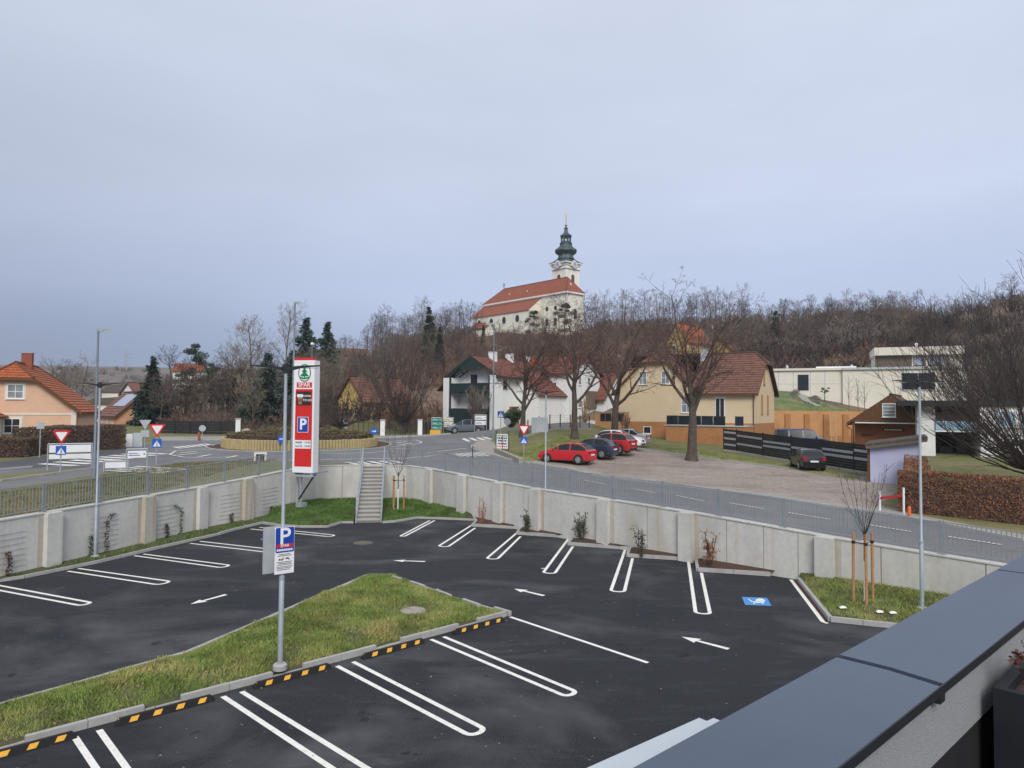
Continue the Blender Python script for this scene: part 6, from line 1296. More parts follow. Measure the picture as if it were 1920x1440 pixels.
def make_car(kind, name, label, cat, paint, p, fwd_deg, pillars=(.36, .6), mirror=True, plate=True, grille=False):
    c = CARS[kind]; L, w = c['L'], c['w']; r = thing(name, label, cat, p, R(fwd_deg))
    sil = c['sil']; st = sorted(set([x for x, _ in sil] + [c['wx'][0] - .09, c['wx'][0] + .09, c['wx'][1] - .09, c['wx'][1] + .09] + [q + d for q in pillars for d in (-.011, .011)] + [c['cab'][0] + .03, c['cab'][1] - .035]))
    xs = np.array([x for x, _ in sil]); zs = np.array([z for _, z in sil]); top = lambda x: float(np.interp(x, xs, zs))
    wid = lambda x: w * (1 - .13 * max(0, (x - .8) / .2) ** 2 - .09 * max(0, (.14 - x) / .14) ** 2)
    zb = c['wr'] * .62
    rings = []
    for x in st:
        t = top(x); b = min(t - .03, c['belt'] + .03 * (.5 - x)); ww = wid(x); g = max(0, min(1, (t - b) / (c['H'] - c['belt']))); X_ = (x - .5) * L
        end = max(0, 1 - min(x, 1 - x) / .03); lo = zb + .12 * end
        half = [(ww * .82, lo), (ww * .97, lo + .08), (ww, lo + .3 * (b - lo) / .5 if b - lo < .5 else lo + .26), (ww * 1.0, (lo + b) / 2 + .08), (ww * .965, b), (ww * (.95 - .0 * g), b + .02 * g), (ww * (.95 - .2 * g), b + (t - b) * .88), (ww * (.9 - .28 * g), b + (t - b) * .975), (ww * .4, t)]
        rings.append([(X_, y, z) for y, z in half] + [(X_, -y, z) for y, z in half[::-1]])
    n = len(rings[0]); body, glass, wsc, rw = MB(), MB(), MB(), MB()
    V = [v for rg in rings for v in rg]; cab0, cab1 = c['cab']; rf0, rf1 = c['roof']
    FB, FG, FW, FR = [], [], [], []
    for i in range(len(st) - 1):
        xm = (st[i] + st[i + 1]) / 2
        for k in range(n - 1):
            f = (i * n + k, i * n + k + 1, (i + 1) * n + k + 1, (i + 1) * n + k); kk = k if k < 8 else n - 2 - k
            isp = any(abs(xm - q) < .0112 for q in pillars)
            if kk == 5 and cab0 + .03 < xm < cab1 - .035 and not isp: FG.append(f)
            elif kk in (7, 8) and rf1 < xm < cab1 - .01 or (kk == 6 and False): FW.append(f)
            elif kk in (7, 8) and cab0 < xm < rf0: FR.append(f)
            else: FB.append(f)
        FB.append((i * n + n - 1, i * n, (i + 1) * n, (i + 1) * n + n - 1))
    FB += [tuple(range(n)), tuple(range((len(st) - 1) * n + n - 1, (len(st) - 1) * n - 1, -1))]
    def part(nm, fs, mt, smooth=True):
        if not fs: return None
        u = sorted(set(i for f in fs for i in f)); mp = {a: b for b, a in enumerate(u)}; m = MB(); m.add([V[i] for i in u], [tuple(mp[i] for i in f)[::-1] for f in fs]); return m.build(nm, mt, r, smooth, 22)
    bd = part('body', FB, paint); part('side_window', [f for f in FG if V[f[0]][1] > 0], MT['glass_car']); part('side_window', [f for f in FG if V[f[0]][1] < 0], MT['glass_car']); part('windscreen', FW, MT['glass_car']); part('rear_window', FR, MT['glass_car'])
    wr = c['wr']
    for x in c['wx']:
        for s in (-1, 1):
            X_ = (x - .5) * L; y = s * (w - .02)
            m = MB(); m.tube((X_, y - s * .18, wr), (X_, y + s * .035, wr), wr, n=20); wh_ = m.build('wheel', MT['tyre'], r, True)
            m = MB(); m.tube((X_, y + s * .02, wr), (X_, y + s * .045, wr), wr * .64, n=16); rim = m.build('rim', MT['tyre'], wh_)
            m = MB()
            for k in range(5): a = 2 * math.pi * k / 5 + .3; m.obox((X_ - .035 * math.cos(a + 1.57), y + s * .046, wr - .035 * math.sin(a + 1.57)), (.07 * math.cos(a + 1.57), 0, .07 * math.sin(a + 1.57)), (wr * .6 * math.cos(a), 0, wr * .6 * math.sin(a)), (0, s * .015, 0))
            for k in range(20):
                a, b_ = 2 * math.pi * k / 20, 2 * math.pi * (k + 1) / 20; P = lambda a, q: (X_ + q * math.cos(a), y + s * .05, wr + q * math.sin(a)); m.add([P(a, wr * .55), P(b_, wr * .55), P(b_, wr * .66), P(a, wr * .66)], [(0, 1, 2, 3)])
            m.build('spokes', MT['rim'], wh_)
            m = MB(); arch_ = []
            for k in range(13): a = math.pi * k / 12 - .0; arch_.append((X_ + (wr + .075) * math.cos(a), s * (w + .004), max(zb + .02, wr + (wr + .075) * math.sin(a))))
            m.poly(arch_ if s < 0 else arch_[::-1]); m.build('wheel_arch', MT['tyre'], r)
    tb = c['belt']
    for s in (-1, 1):
        yy = s * wid(0) * .72; X0 = -L / 2
        m = MB(); m.obox((X0 - .012, s * wid(.01) * .62, tb - .2), (.16, s * .0, 0), (0, s * (w * .31), 0), (0, 0, .2)); m.build('tail_lamp', MT['tail'], r)
        xf = .965; m = MB(); m.obox(((xf - .5) * L - .12, s * wid(xf) * .6, top(xf) - .19), (.16, 0, 0), (-.09, s * wid(xf) * .36, .0), (0, 0, .13)); m.build('headlight', MT['lamp'], r)
        if mirror: m = MB(); xm = .66 if kind != 'van' else .72; m.obox(((xm - .5) * L, s * w * .97, tb + .02), (.1, 0, 0), (0, s * .17, 0), (0, 0, .14)); m.build('mirror', paint, r)
        for q in (.4,): MB().obox(((.43 - .5) * L, s * w * 1.0, tb - .18), (.14, 0, 0), (0, s * .012, 0), (0, 0, .03)).build('door_handle', paint, r)
    MB().box(-L / 2 - .03, -w * .75, .28, -L / 2 + .2, w * .75, .42).build('rear_bumper', MT['tyre'] if kind in ('suv', 'van') else paint, r)
    MB().box(L / 2 - .16, -w * .55, .26, L / 2 + .015, w * .55, .4).build('grille', MT['tyre'], r)
    if grille: MB().box(L / 2 - .2, -.22, .48, L / 2 + .02, .22, .66).build('badge_grille', MT['tyre'], r)
    MB().box(-L / 2 - .035, -.26, tb - .33, -L / 2 + .03, .26, tb - .22).build('licence_plate', MT['signwhite'], r); MB().box(L / 2 - .03, -.26, .42, L / 2 + .03, .26, .52).build('licence_plate', MT['signwhite'], r)
    MB().box(-L * .44, -w * .8, zb - .04, L * .44, w * .8, zb + .1).build('underbody', MT['tyre'], r)
    return r
make_car('hatch', 'hatchback_car', 'bright red hatchback, frontmost in the row of cars beside the lawn', 'car', MT['red_paint_car'], gat(1064, 50.3), 150)
make_car('hatch', 'hatchback_car', 'dark navy hatchback parked between the two red cars', 'car', MT['navy_car'], gat(1108, 53.0), 150)
make_car('suv', 'suv_car', 'deep red SUV with grey bumper parked right of the navy hatchback', 'car', MT['red_dark_car'], gat(1141, 55.0), 148)
make_car('hatch', 'hatchback_car', 'white hatchback with dark front grille parked facing the open gravel', 'car', MT['white_car'], gat(1163, 58.2), -28, grille=True)
make_car('sedan', 'sedan_car', 'pale silver car half hidden behind the white hatchback', 'car', MT['silver_car'], gat(1172, 62.5), 152)
make_car('hatch', 'hatchback_car', 'black hatchback seen from behind beside the striped fence', 'car', MT['black_car'], gat(1512, 49.2), 81)
make_car('van', 'van', 'dark blue minibus parked behind the striped fence', 'van', MT['van_blue'], gat(1503, 64.5), -14, pillars=(.25, .5, .7))
make_car('mpv', 'mpv_car', 'grey blue family car parked in front of the chalet', 'car', MT['grey_car'], gat(872, 80.5), 196)
# ================================================================== ROAD MARKINGS AND KERBS ON THE STREET
road = GRD['road']
for i in range(7):            # dashed centre line of the right hand road
    pass
DASH = [((1095, 901), (1136, 909)), ((1186, 917), (1228, 925)), ((1268, 930), (1321, 941)), ((1368, 944), (1432, 955)), ((1477, 962), (1556, 975)), ((1627, 985), (1708, 998)), ((1776, 1007), (1880, 1023))]
for a, b in DASH: drape(road, 'centre_dash', [xy(gnd(*a)), xy(gnd(*b))], .13, MT['paint_old'], .03)
def ring(c, r, a0, a1, n=24): return [(c.x + r * math.cos(R(a0 + (a1 - a0) * k / n)), c.y + r * math.sin(R(a0 + (a1 - a0) * k / n))) for k in range(n + 1)]
def gl(*p): return [xy(gnd(*q)) for q in p]
def stripe(px, name='road_stripe', wd=.15, closed=False): drape(road, name, gl(*px), wd, MT['paint_old'], .03, closed=closed)
# splitter ovals with hatching, left and right of the roundabout
stripe(((318, 853), (330, 846), (360, 844), (400, 843), (432, 842)), 'splitter_line'); stripe(((318, 853), (345, 858), (380, 859), (440, 857)), 'splitter_line')
for a, b in (((335, 854), (372, 850)), ((372, 857), (396, 853)), ((425, 859), (445, 855)), ((338, 850), (368, 847))): stripe((a, b), 'splitter_hatch', .3)
stripe(((725, 839), (760, 836), (786, 832), (791, 829), (780, 826), (755, 826), (735, 829)), 'splitter_line')
for a, b in (((748, 835), (772, 831)), ((744, 831), (764, 828.5))): stripe((a, b), 'splitter_hatch', .3)
stripe(((800, 850), (840, 845), (875, 841)), 'lane_edge'); stripe(((867, 824), (880, 829)), 'lane_edge'); stripe(((600, 850), (640, 851), (690, 850), (730, 846)), 'lane_edge')
stripe(((400, 866), (520, 863), (640, 862), (760, 860), (812, 855)), 'lane_edge', .2)
def zebra(a, b, c, d, n, name='zebra_stripe'):
    """n stripes laid between the side a-b and the side d-c"""
    a, b, c, d = [Vector(p) for p in gl(a, b, c, d)]
    for k in range(n):
        t = (k + .5) / n; drape(road, name, [tuple(a.lerp(d, t)), tuple(b.lerp(c, t))], (a - d).length / n * .5, MT['paint_old'], .03)
zebra((62, 872), (128, 876), (322, 851), (262, 848), 8); zebra((190, 884), (240, 887), (312, 877), (262, 874), 4); zebra((232, 885), (300, 889), (362, 880), (300, 876), 4)
zebra((640, 868), (660, 872), (770, 870), (742, 864), 5); zebra((838, 852), (862, 857), (935, 855), (897, 848), 6); zebra((862, 823), (872, 828), (930, 824), (915, 820), 4); zebra((320, 839), (335, 842), (405, 835), (388, 832), 6)
kerb('kerb', 'kerb along the far side of the right hand road', [xy(p) for p in FAR[2:]], .16, .1, stone=1.6, group='kerbs along the street')
kerb('kerb', 'curved kerb of the corner pavement in front of the banner', gl((884, 837), (886, 843), (903, 849), (948, 861), (992, 869)), .16, .12, stone=1.4, group='kerbs along the street')
kerb('kerb', 'kerb of the grass median in the left hand road', gl((0, 903), (100, 889.5), (176, 879)), .14, .1, stone=1.4, group='kerbs along the street')
kerb('kerb', 'kerb between the dark left lane and the grey lane', gl((0, 882), (60, 876.5)), .14, .1, stone=1.4, group='kerbs along the street')
kerb('kerb', 'kerb of the pavement along the far garden fences', [xy(p) for p in P_farpave[:5]], .15, .12, stone=2, group='kerbs along the street')
kerb('kerb', 'stone edging of the gravel lot below the grass strip by the yellow house', gl((1180, 838), (1240, 848), (1340, 863), (1420, 872), (1478, 879)), .15, .1, stone=.9, group='kerbs along the street')
tag(blades('grass', [xy(onz(*p, 2.0)) for p in ((-200, 950), (120, 906), (330, 876), (480, 870), (520, 872), (440, 886), (280, 922), (100, 952), (-200, 1000))], lambda x, y: gz(x, y), 60000, .1, MT['blade_dry']), 'grass verge behind the railing beside the left road', 'grass')
tag(blades('grass', gl((990, 868), (955, 862), (990, 838), (1040, 822), (1100, 818), (1140, 828), (1090, 838), (1018, 858)), lambda x, y: gz(x, y), 30000, .09, MT['blade']), 'sloping lawn under the old trees beside the parked cars', 'grass')
tag(blades('grass', gl((1190, 832), (1300, 842), (1360, 851), (1430, 864), (1620, 893), (1600, 902), (1480, 880), (1340, 862), (1190, 838)), lambda x, y: gz(x, y), 26000, .09, MT['blade']), 'grass strip in front of the yellow house and striped fence', 'grass')
# ================================================================== ROUNDABOUT
rbz = gz(RC.x, RC.y - 7); rb = thing('roundabout_island', 'round raised roundabout island with timber palisade ring', 'roundabout', (RC.x, RC.y, rbz)); PH_ = .8
m = MB(); NP = 150
pm = MB().lathe([(.135, -.3), (.135, PH_ - .02), (.11, PH_), (.01, PH_)], 7).mesh('post', MT['palisade'])
for k in range(NP): a = 2 * math.pi * k / NP; p = link('palisade_post', pm, rb, (6.35 * math.cos(a), 6.35 * math.sin(a), random.uniform(-.015, .015)))
MB().lathe([(6.25, .0), (6.25, PH_ - .12), (.01, PH_ + .15)], 48).build('soil_fill', MT['soil'], rb)
kerb('kerb', 'round kerb ring at the foot of the roundabout island', circle(RC, 7.6, 44), .16, .06, stone=1.2, closed=True)
for q, (r0, r1, h) in enumerate(((5.3, 6.05, .42), (4.0, 4.7, .58), (2.7, 3.3, .72), (1.2, 1.9, .85))):
    r = np.random.RandomState(q); n = int(3200 * (r0 + r1) / 11); a = r.uniform(0, 6.283, n); rr = r.uniform(r0, r1, n); z = h * (1 - np.abs(r.normal(0, .12, n))); side = r.rand(n) < .45; rr[side] = np.where(r.rand(side.sum()) < .5, r0, r1) + r.normal(0, .04, side.sum()); z[side] = r.uniform(0, h, side.sum())
    hr = thing('ring_hedge', ['outermost low clipped brown hedge ring on the roundabout', 'second low clipped brown hedge ring on the roundabout', 'third low clipped brown hedge ring on the roundabout', 'innermost low clipped brown hedge ring on the roundabout'][q], 'hedge', (RC.x, RC.y, rbz + PH_ - .05), 0, 'hedge rings on the roundabout')
    link('foliage', quads(np.stack([rr * np.cos(a), rr * np.sin(a), z], 1), r.uniform(.1, .2, n), MT['box_hedge'], 'foliage', None, 0, .6, q), hr)
    MB().lathe([(r0 + .06, -.2), (r0 + .06, h - .09), (r1 - .06, h - .09), (r1 - .06, -.2)], 48).build('branches', MT['twig_dark'], hr)
# ================================================================== SIGNS
def facing(p): return math.atan2(-p[0], p[1])       # rz that turns a -Y facing board towards the camera position
def post(par, h, r=.035, mt=None, z0=-.2): return MB().tube((0, 0, z0), (0, 0, h), r, n=8).build('post', mt or MT['galv'], par)
def tri(s, inv=True): k = s / 2; h = s * .866; return [(-k, h), (0, 0), (k, h)] if inv else [(-k, 0), (k, 0), (0, h)]
def rtri(s, r=.07, inv=True):
    P = [Vector(p) for p in tri(s, inv)]; o = []
    for i in range(3):
        a, b, c = P[i - 1], P[i], P[(i + 1) % 3]; d0, d1 = (a - b).normalized(), (c - b).normalized()
        for t in (0, .5, 1): o.append(tuple(b + d0 * r * (1 - t) ** 2 * 1.4 + d1 * r * t * t * 1.4))
    return o
def ped_sign(par, z, s, off=-.05, diamond=False):
    b = decal(rrect(-s / 2, z, s / 2, z + s, .03), 'crossing_sign', par, (0, off, 0), X, Z, MT['blue_bright'], 0, .02)
    decal(tri(s * .8, False), 'triangle', par, (0, off - .02, z + s * .13), X, Z, MT['signwhite'], 0, .006)
    k = s / .6
    decal([(-.05 * k, .03 * k), (-.01 * k, .14 * k), (-.02 * k, .26 * k), (.03 * k, .26 * k), (.03 * k, .14 * k), (.08 * k, .03 * k), (.04 * k, .03 * k), (.01 * k, .11 * k), (-.01 * k, .03 * k)], 'walking_figure', par, (0, off - .026, z + s * .15), X, Z, MT['ink'], 0, .004)
    decal(disc(0, .31 * k, .03 * k, 8), 'walking_figure', par, (0, off - .026, z + s * .15), X, Z, MT['ink'], 0, .004)
def yield_sign(label, p, s, zbot, ped=True, h=None, group='red and white give way signs'):
    t = thing('yield_sign', label, 'sign', p, facing(p) , group); post(t, zbot + s * .7)
    b = decal(rtri(s), 'red_border', t, (0, -.05, zbot), X, Z, MT['red'], 0, .02); decal(rtri(s * .66, .04), 'white_field', t, (0, -.07, zbot + s * .19), X, Z, MT['signwhite'], 0, .006)
    if ped: ped_sign(t, zbot - s * .66, s * .56)
    return t
def px2h(p, py): 
    """height above p of the picture row py"""
    x, y = proj(p); return (at(x, py, p[1]).z - p[2])
for px, py, rows, lab in ((113, 888, (807, 833), 'give way sign with blue crossing sign in front of the peach house'), (293, 870, (795, 820), 'give way sign with blue crossing sign beside the left entry of the roundabout'), (982, 858, (797, 817), 'give way sign with blue crossing sign beside the bright red hatchback')):
    p = gnd(px, py); ht, hb = px2h(p, rows[0]), px2h(p, rows[1]); yield_sign(lab, p, (ht - hb) / .866, hb)
p = gnd(271, 842); t = thing('yield_sign', 'grey back of a give way sign beside the white cabinet', 'sign', p, facing(p)); hb = px2h(p, 805); s = (px2h(p, 789) - hb) / .866; post(t, hb + s); decal(tri(s * 1.1), 'sign_back', t, (0, -.04, hb), X, Z, MT['signgrey'], 0, .02); decal(rect(-.3, hb - .6, .3, hb - .08), 'plate_back', t, (0, -.04, 0), X, Z, MT['signgrey'], 0, .02)
def arrow_sign(label, p, py0, py1):
    h0, h1 = px2h(p, py1), px2h(p, py0); r = (h1 - h0) / 2; t = thing('arrow_sign', label, 'sign', p, facing(p), 'blue round arrow signs on the roundabout'); post(t, h0 + r)
    decal(disc(0, (h0 + h1) / 2, r), 'disc', t, (0, -.05, 0), X, Z, MT['blue_bright'], 0, .02); zc2 = (h0 + h1) / 2; k = r
    decal([(-.62 * k, zc2 - .1 * k), (.18 * k, zc2 - .1 * k), (.12 * k, zc2 - .36 * k), (.66 * k, zc2), (.12 * k, zc2 + .36 * k), (.18 * k, zc2 + .1 * k), (-.62 * k, zc2 + .1 * k)], 'arrow', t, (0, -.07, 0), X, Z, MT['signwhite'], 0, .006)
q = RC + (Vector((0, 0)) if False else RC * 0); 
pA = Vector((RC.x + .9, RC.y - 6.7, rbz)); arrow_sign('round blue arrow sign at the front of the roundabout, beside the pylon', at(530, 846, pA.y) if False else gat(530, pA.y), 815, 831)
arrow_sign('round blue arrow sign at the right end of the roundabout', gat(702, 60.2), 802, 815)
def round_back(label, px, py, y0, y1):
    p = gnd(px, py); h0, h1 = px2h(p, y1), px2h(p, y0); r = (h1 - h0) / 2; t = thing('round_sign', label, 'sign', p, facing(p), 'grey backs of round signs'); post(t, h1 - .02); decal(disc(0, (h0 + h1) / 2, r), 'sign_back', t, (0, -.04, 0), X, Z, MT['signgrey'], 0, .02)
round_back('grey back of a round sign in front of the anthracite garden fence', 379, 824, 797, 809); round_back('grey back of a round sign below the white house', 951, 806, 784, 797)
p = gat(939, 66); t = thing('crossing_sign', 'blue pedestrian crossing sign on a tall post beside the middle street lamp', 'sign', p, facing(p)); post(t, px2h(p, 771)); s = px2h(p, 771) - px2h(p, 782); ped_sign(t, px2h(p, 783), s * 1.1)
def board(label, p, x0, x1, rows, posts, top, bot=0, name='direction_board', mt=None, prints=True, rz=None, group=None, cat='sign', frame=True, ink=None):
    """boards on two posts; x0,x1 picture columns at p's depth, rows: picture row pairs"""
    t = thing(name, label, cat, p, facing(p) if rz is None else rz, group); D = p[1]; k = D / F / math.cos(t.rotation_euler.z); cx_ = proj(p)[0]; a, b = (x0 - cx_) * k, (x1 - cx_) * k; ht = px2h(p, top)
    m = MB()
    for x in (a, b): m.tube((x, 0, -.2), (x, 0, ht), .035, n=7)
    if frame: m.tube((a, 0, ht), (b, 0, ht), .035, n=7)
    m.build('frame', MT['galv'], t)
    for y0, y1 in rows:
        z0, z1 = px2h(p, y1), px2h(p, y0); decal(rect(a + .06, z0, b - .06, z1), 'panel', t, (0, -.04, 0), X, Z, mt or MT['signwhite'], 0, .02)
        if prints:
            for q in range(3): zz_ = z0 + (z1 - z0) * (.3 + .28 * (q % 2)); decal(rect(a + (b - a) * (.1 + .0 * q), zz_, a + (b - a) * (.65 - .1 * (q % 2)), zz_ + (z1 - z0) * .1), 'print', t, (0, -.06, 0), X, Z, ink or MT['ink'], 0, .005)
            decal([(a + (b - a) * .82, z0 + (z1 - z0) * .35), (a + (b - a) * .92, (z0 + z1) / 2), (a + (b - a) * .82, z0 + (z1 - z0) * .65)], 'print', t, (0, -.06, 0), X, Z, ink or MT['ink'], 0, .005)
    return t
p = gnd(130, 880); board('white back of a two-panel direction board in the median of the left road', p, 101, 160, ((834, 848), (851, 860)), 2, 832, prints=False)
p = gnd(217, 884); board('low white direction board beside the left zebra crossing', p, 200, 235, ((866, 877),), 2, 864, prints=False, name='information_board')
p = gnd(256, 884); board('small white board with blue print beside the left zebra crossing', p, 241, 271, ((845, 858),), 2, 842, name='information_board', ink=MT['blue_bright'])
p = gnd(74, 858); t = thing('small_sign', 'small grey plate on a thin post in front of the peach house hedge', 'sign', p, facing(p)); post(t, px2h(p, 792), .03); decal(rect(-.22, px2h(p, 804), .22, px2h(p, 792)), 'plate', t, (0, -.04, 0), X, Z, MT['signgrey'], 0, .02)
p = gat(900, 76); board('white two-panel direction sign in front of the grey family car', p, 890, 912, ((779.5, 787), (789, 796.5)), 2, 778)
p = gat(819, 80); board('teal town information board left of the grey family car', p, 809, 828, ((784, 790), (791, 798), (799, 806)), 2, 783, mt=MT['teal'], ink=MT['signwhite'], name='information_board')
p = gat(842, 82); board('pale information board with teal header next to the grey family car', p, 832, 850, ((784, 790), (791, 801)), 2, 783, mt=MT['cream'], ink=MT['teal'], name='information_board')
m = MB().box(-.6, -.2, 0, .6, .2, .5).build('flower_tub', MT['yellow']); m.location = gat(817, 78.5); tag(m, 'yellow flower tub under the teal information board', 'planter')
# banner on the corner
p = gnd(942, 845); t = thing('banner', 'white printed banner on a wire fence at the street corner', 'banner', p, facing(p) - R(25)); D = p.y; z0, z1 = px2h(p, 841), px2h(p, 814); hw = 10.5 * D / F / math.cos(R(25))
decal(rect(-hw, z0, hw, z1), 'sheet', t, (0, -.03, 0), X, Z, MT['signwhite'], 0, .02)
for k, (a, b, h, mt_2) in enumerate(((.84, .9, .09, 'green'), (.66, .9, .12, 'ink'), (.48, .75, .12, 'ink'), (.28, .8, .12, 'ink'), (.1, .85, .1, 'ink_red'))):
    x = -hw * b
    rr = random.Random(k)
    while x < hw * b - .05: w_ = rr.uniform(.06, .16); decal(rect(x, z0 + (z1 - z0) * a, min(x + w_, hw * b), z0 + (z1 - z0) * (a + h)), 'print', t, (0, -.05, 0), X, Z, MT[mt_2], 0, .004); x += w_ + .04
for x in (-hw - .05, hw + .05): MB().tube((x, 0, -.3), (x, 0, z1 + .25), .035, n=6).build('post', MT['dark_green'], t)
# poster box behind the railing
p = gat(490, 44.6); t = thing('poster_case', 'pale framed dark poster case behind the railing left of the pylon', 'poster case', p, facing(p)); a = 11 * p.y / F; z0, z1 = px2h(p, 878), px2h(p, 848)
m = MB(); m.box(-a, -.08, -.2, -a + .12, .08, z1).box(a - .12, -.08, -.2, a, .08, z1).box(-a + .12, -.08, z1 - .12, a - .12, .08, z1).box(-a + .12, -.08, z0, a - .12, .08, z0 + .12); m.build('frame', MT['surround'], t); MB().box(-a + .12, -.02, z0 + .12, a - .12, .02, z1 - .12).build('panel', MT['glass_dark'], t)
# cabinets
p = gnd(247, 838); t = thing('utility_cabinet', 'white and grey utility cabinets at the end of the dark hedge', 'cabinet', p, facing(p)); k = p.y / F
MB().box(-10 * k, 0, -.2, 1 * k, .6, px2h(p, 814)).build('cabinet', MT['offwhite'], t); MB().box(2 * k, 0, -.2, 17 * k, .6, px2h(p, 812)).build('cabinet', MT['grey_box'], t)
p = gat(1012, 64); m = MB().box(-.75, -.3, -.3, .75, .3, 1.35).build('cabinet', MT['grey_box']); m.location = p; tag(m, 'pale grey utility cabinet at the fence between the first two old trees', 'cabinet')
# street lamps
def street_lamp(label, p, pytop, arm, side=1, r=.085, kind='arm'):
    t = thing('street_lamp', label, 'street lamp', p, facing(p), 'tall street lamps'); h = px2h(p, pytop); m = MB(); m.lathe([(r * 1.3, -.2), (r * 1.2, 1.2), (r * .8, 1.3), (r * .55, h)], 10); m.build('pole', MT['lamp_steel'], t, True)
    if kind == 'arm':
        m = MB(); m.prism([(side * .0, -.09, h - .02), (side * arm * .35, -.12, h + .02), (side * arm, -.1, h + .07), (side * arm, -.1, h + .01), (side * arm * .9, -.1, h - .08), (side * arm * .3, -.1, h - .1), (0, -.09, h - .12)], (0, .22, 0)); m.build('lamp_head', MT['signgrey'], t)
        MB().box(min(side * arm * .3, side * arm * .9), -.08, h - .13, max(side * arm * .3, side * arm * .9), .08, h - .1).build('lens', MT['frame'], t)
    else: MB().sphere((0, 0, h), .2, 10, 6).build('lamp_head', MT['frame'], t)
    return t
street_lamp('tall street lamp behind the left twin-arm lamp post', gat(180, 36), 617, .55, 1); street_lamp('tallest street lamp, rising behind the pylon', gat(549, 48.5), 566, .4, 1, .11); street_lamp('street lamp with double head in front of the white chalet', gat(925, 61.5), 606, .75, -1, .085); street_lamp('slim lamp with small globe behind the pylon top', gat(583, 85), 645, 0, kind='globe')
# ================================================================== FENCES AND WALLS
def run(a, b, n): return [a.lerp(b, k / n) for k in range(n + 1)]
def fence_root(name, label, a, b, cat='fence', group=None): m_ = (a + b) / 2; return thing(name, label, cat, (m_.x, m_.y, gz(m_.x, m_.y)), math.atan2((b - a).y, (b - a).x), group), (b - a).length
def tolocal(t, p): return (Matrix.Translation(t.location) @ Matrix.Rotation(t.rotation_euler.z, 4, 'Z')).inverted() @ Vector(p)
# anthracite board fence
def board_fence(label, a, b, h, mt, n, name='board_fence', boards=6, post_mt=None, cap=False):
    a, b = Vector(a), Vector(b); t, L = fence_root(name, label, a, b); P = [Vector((q.x, q.y, gz(q.x, q.y))) for q in run(a, b, n)]
    for q in P: MB().cbox(tolocal(t, q) - Z * .2, .1, .1, h + .25).build('post', post_mt or mt, t)
    for u, v in zip(P[:-1], P[1:]):
        lu, lv = tolocal(t, u), tolocal(t, v)
        for k in range(boards): MB().obox(lu + Z * (h * k / boards + .03), lv - lu, (0, .03, 0), (0, 0, h / boards - .02)).build('board', mt, t)
    return t
board_fence('anthracite board fence left of the iron garden fence', gat(300, 77), gat(444, 76), 1.4, MT['anthracite'], 5, boards=5)
for i, (px, D) in enumerate(((447, 76), (648, 76.5), (718, 76.5), (788, 78))):
    p = gat(px, D); t = thing('gate_pillar', ['white masonry pillar at the right end of the anthracite fence', 'white masonry pillar behind the roundabout beside the round stone', 'white masonry pillar left of the dark driveway gate', 'white masonry pillar right of the dark driveway gate'][i], 'pillar', p, facing(p), 'white fence pillars'); MB().cbox((0, 0, -.2), .5, .45, 1.85).build('shaft', MT['offwhite'], t); MB().cbox((0, 0, 1.65), .62, .56, .12).build('cap', MT['kerb'], t)
def iron_fence(label, a, b, h, name='iron_fence', mt=None, gap=.14):
    t, L = fence_root(name, label, a, b); n = int(L / gap); m = MB(); P = run(a, b, n)
    for q in P: g = tolocal(t, (q.x, q.y, gz(q.x, q.y))); m.cbox(g + Z * .1, .03, .03, h)
    o_ = m.build('picket', mt or MT['black'], t); tag(o_, kind='stuff'); m = MB()
    for z in (.25, h - .15):
        for u, v in zip(P[::6][:-1], P[::6][1:]): lu, lv = tolocal(t, (u.x, u.y, gz(u.x, u.y))), tolocal(t, (v.x, v.y, gz(v.x, v.y))); m.obox(lu + Z * z, lv - lu, (0, .04, 0), (0, 0, .04))
    m.build('rail', mt or MT['black'], t)
    for q in P[::max(1, n // 6)]: g = tolocal(t, (q.x, q.y, gz(q.x, q.y))); MB().cbox(g - Z * .1, .07, .07, h + .25).build('post', mt or MT['black'], t)
iron_fence('dark iron garden fence behind the roundabout left part', gat(452, 76), gat(644, 76.5), 1.35); iron_fence('dark iron garden fence behind the roundabout right of the round stone', gat(653, 76.5), gat(714, 76.5), 1.5); iron_fence('dark iron driveway gate between two white pillars', gat(722, 76.5), gat(784, 78), 1.3, 'iron_gate'); iron_fence('dark iron garden fence in front of the chalet garden', gat(792, 78), gat(838, 84), 1.3)
p = gat(645, 75.8); m = MB().sphere((0, 0, .35), .55, 12, 8, .9).build('round_stone', MT['stone'], None, True); m.location = p; tag(m, 'pale round stone beside the white pillar behind the roundabout', 'stone'); p = gat(463, 75); m = MB().sphere((0, 0, .25), .55, 12, 8, .9).build('round_stone', MT['stone'], None, True); m.location = p; tag(m, 'pale round stone in front of the iron fence left of the pylon', 'stone')
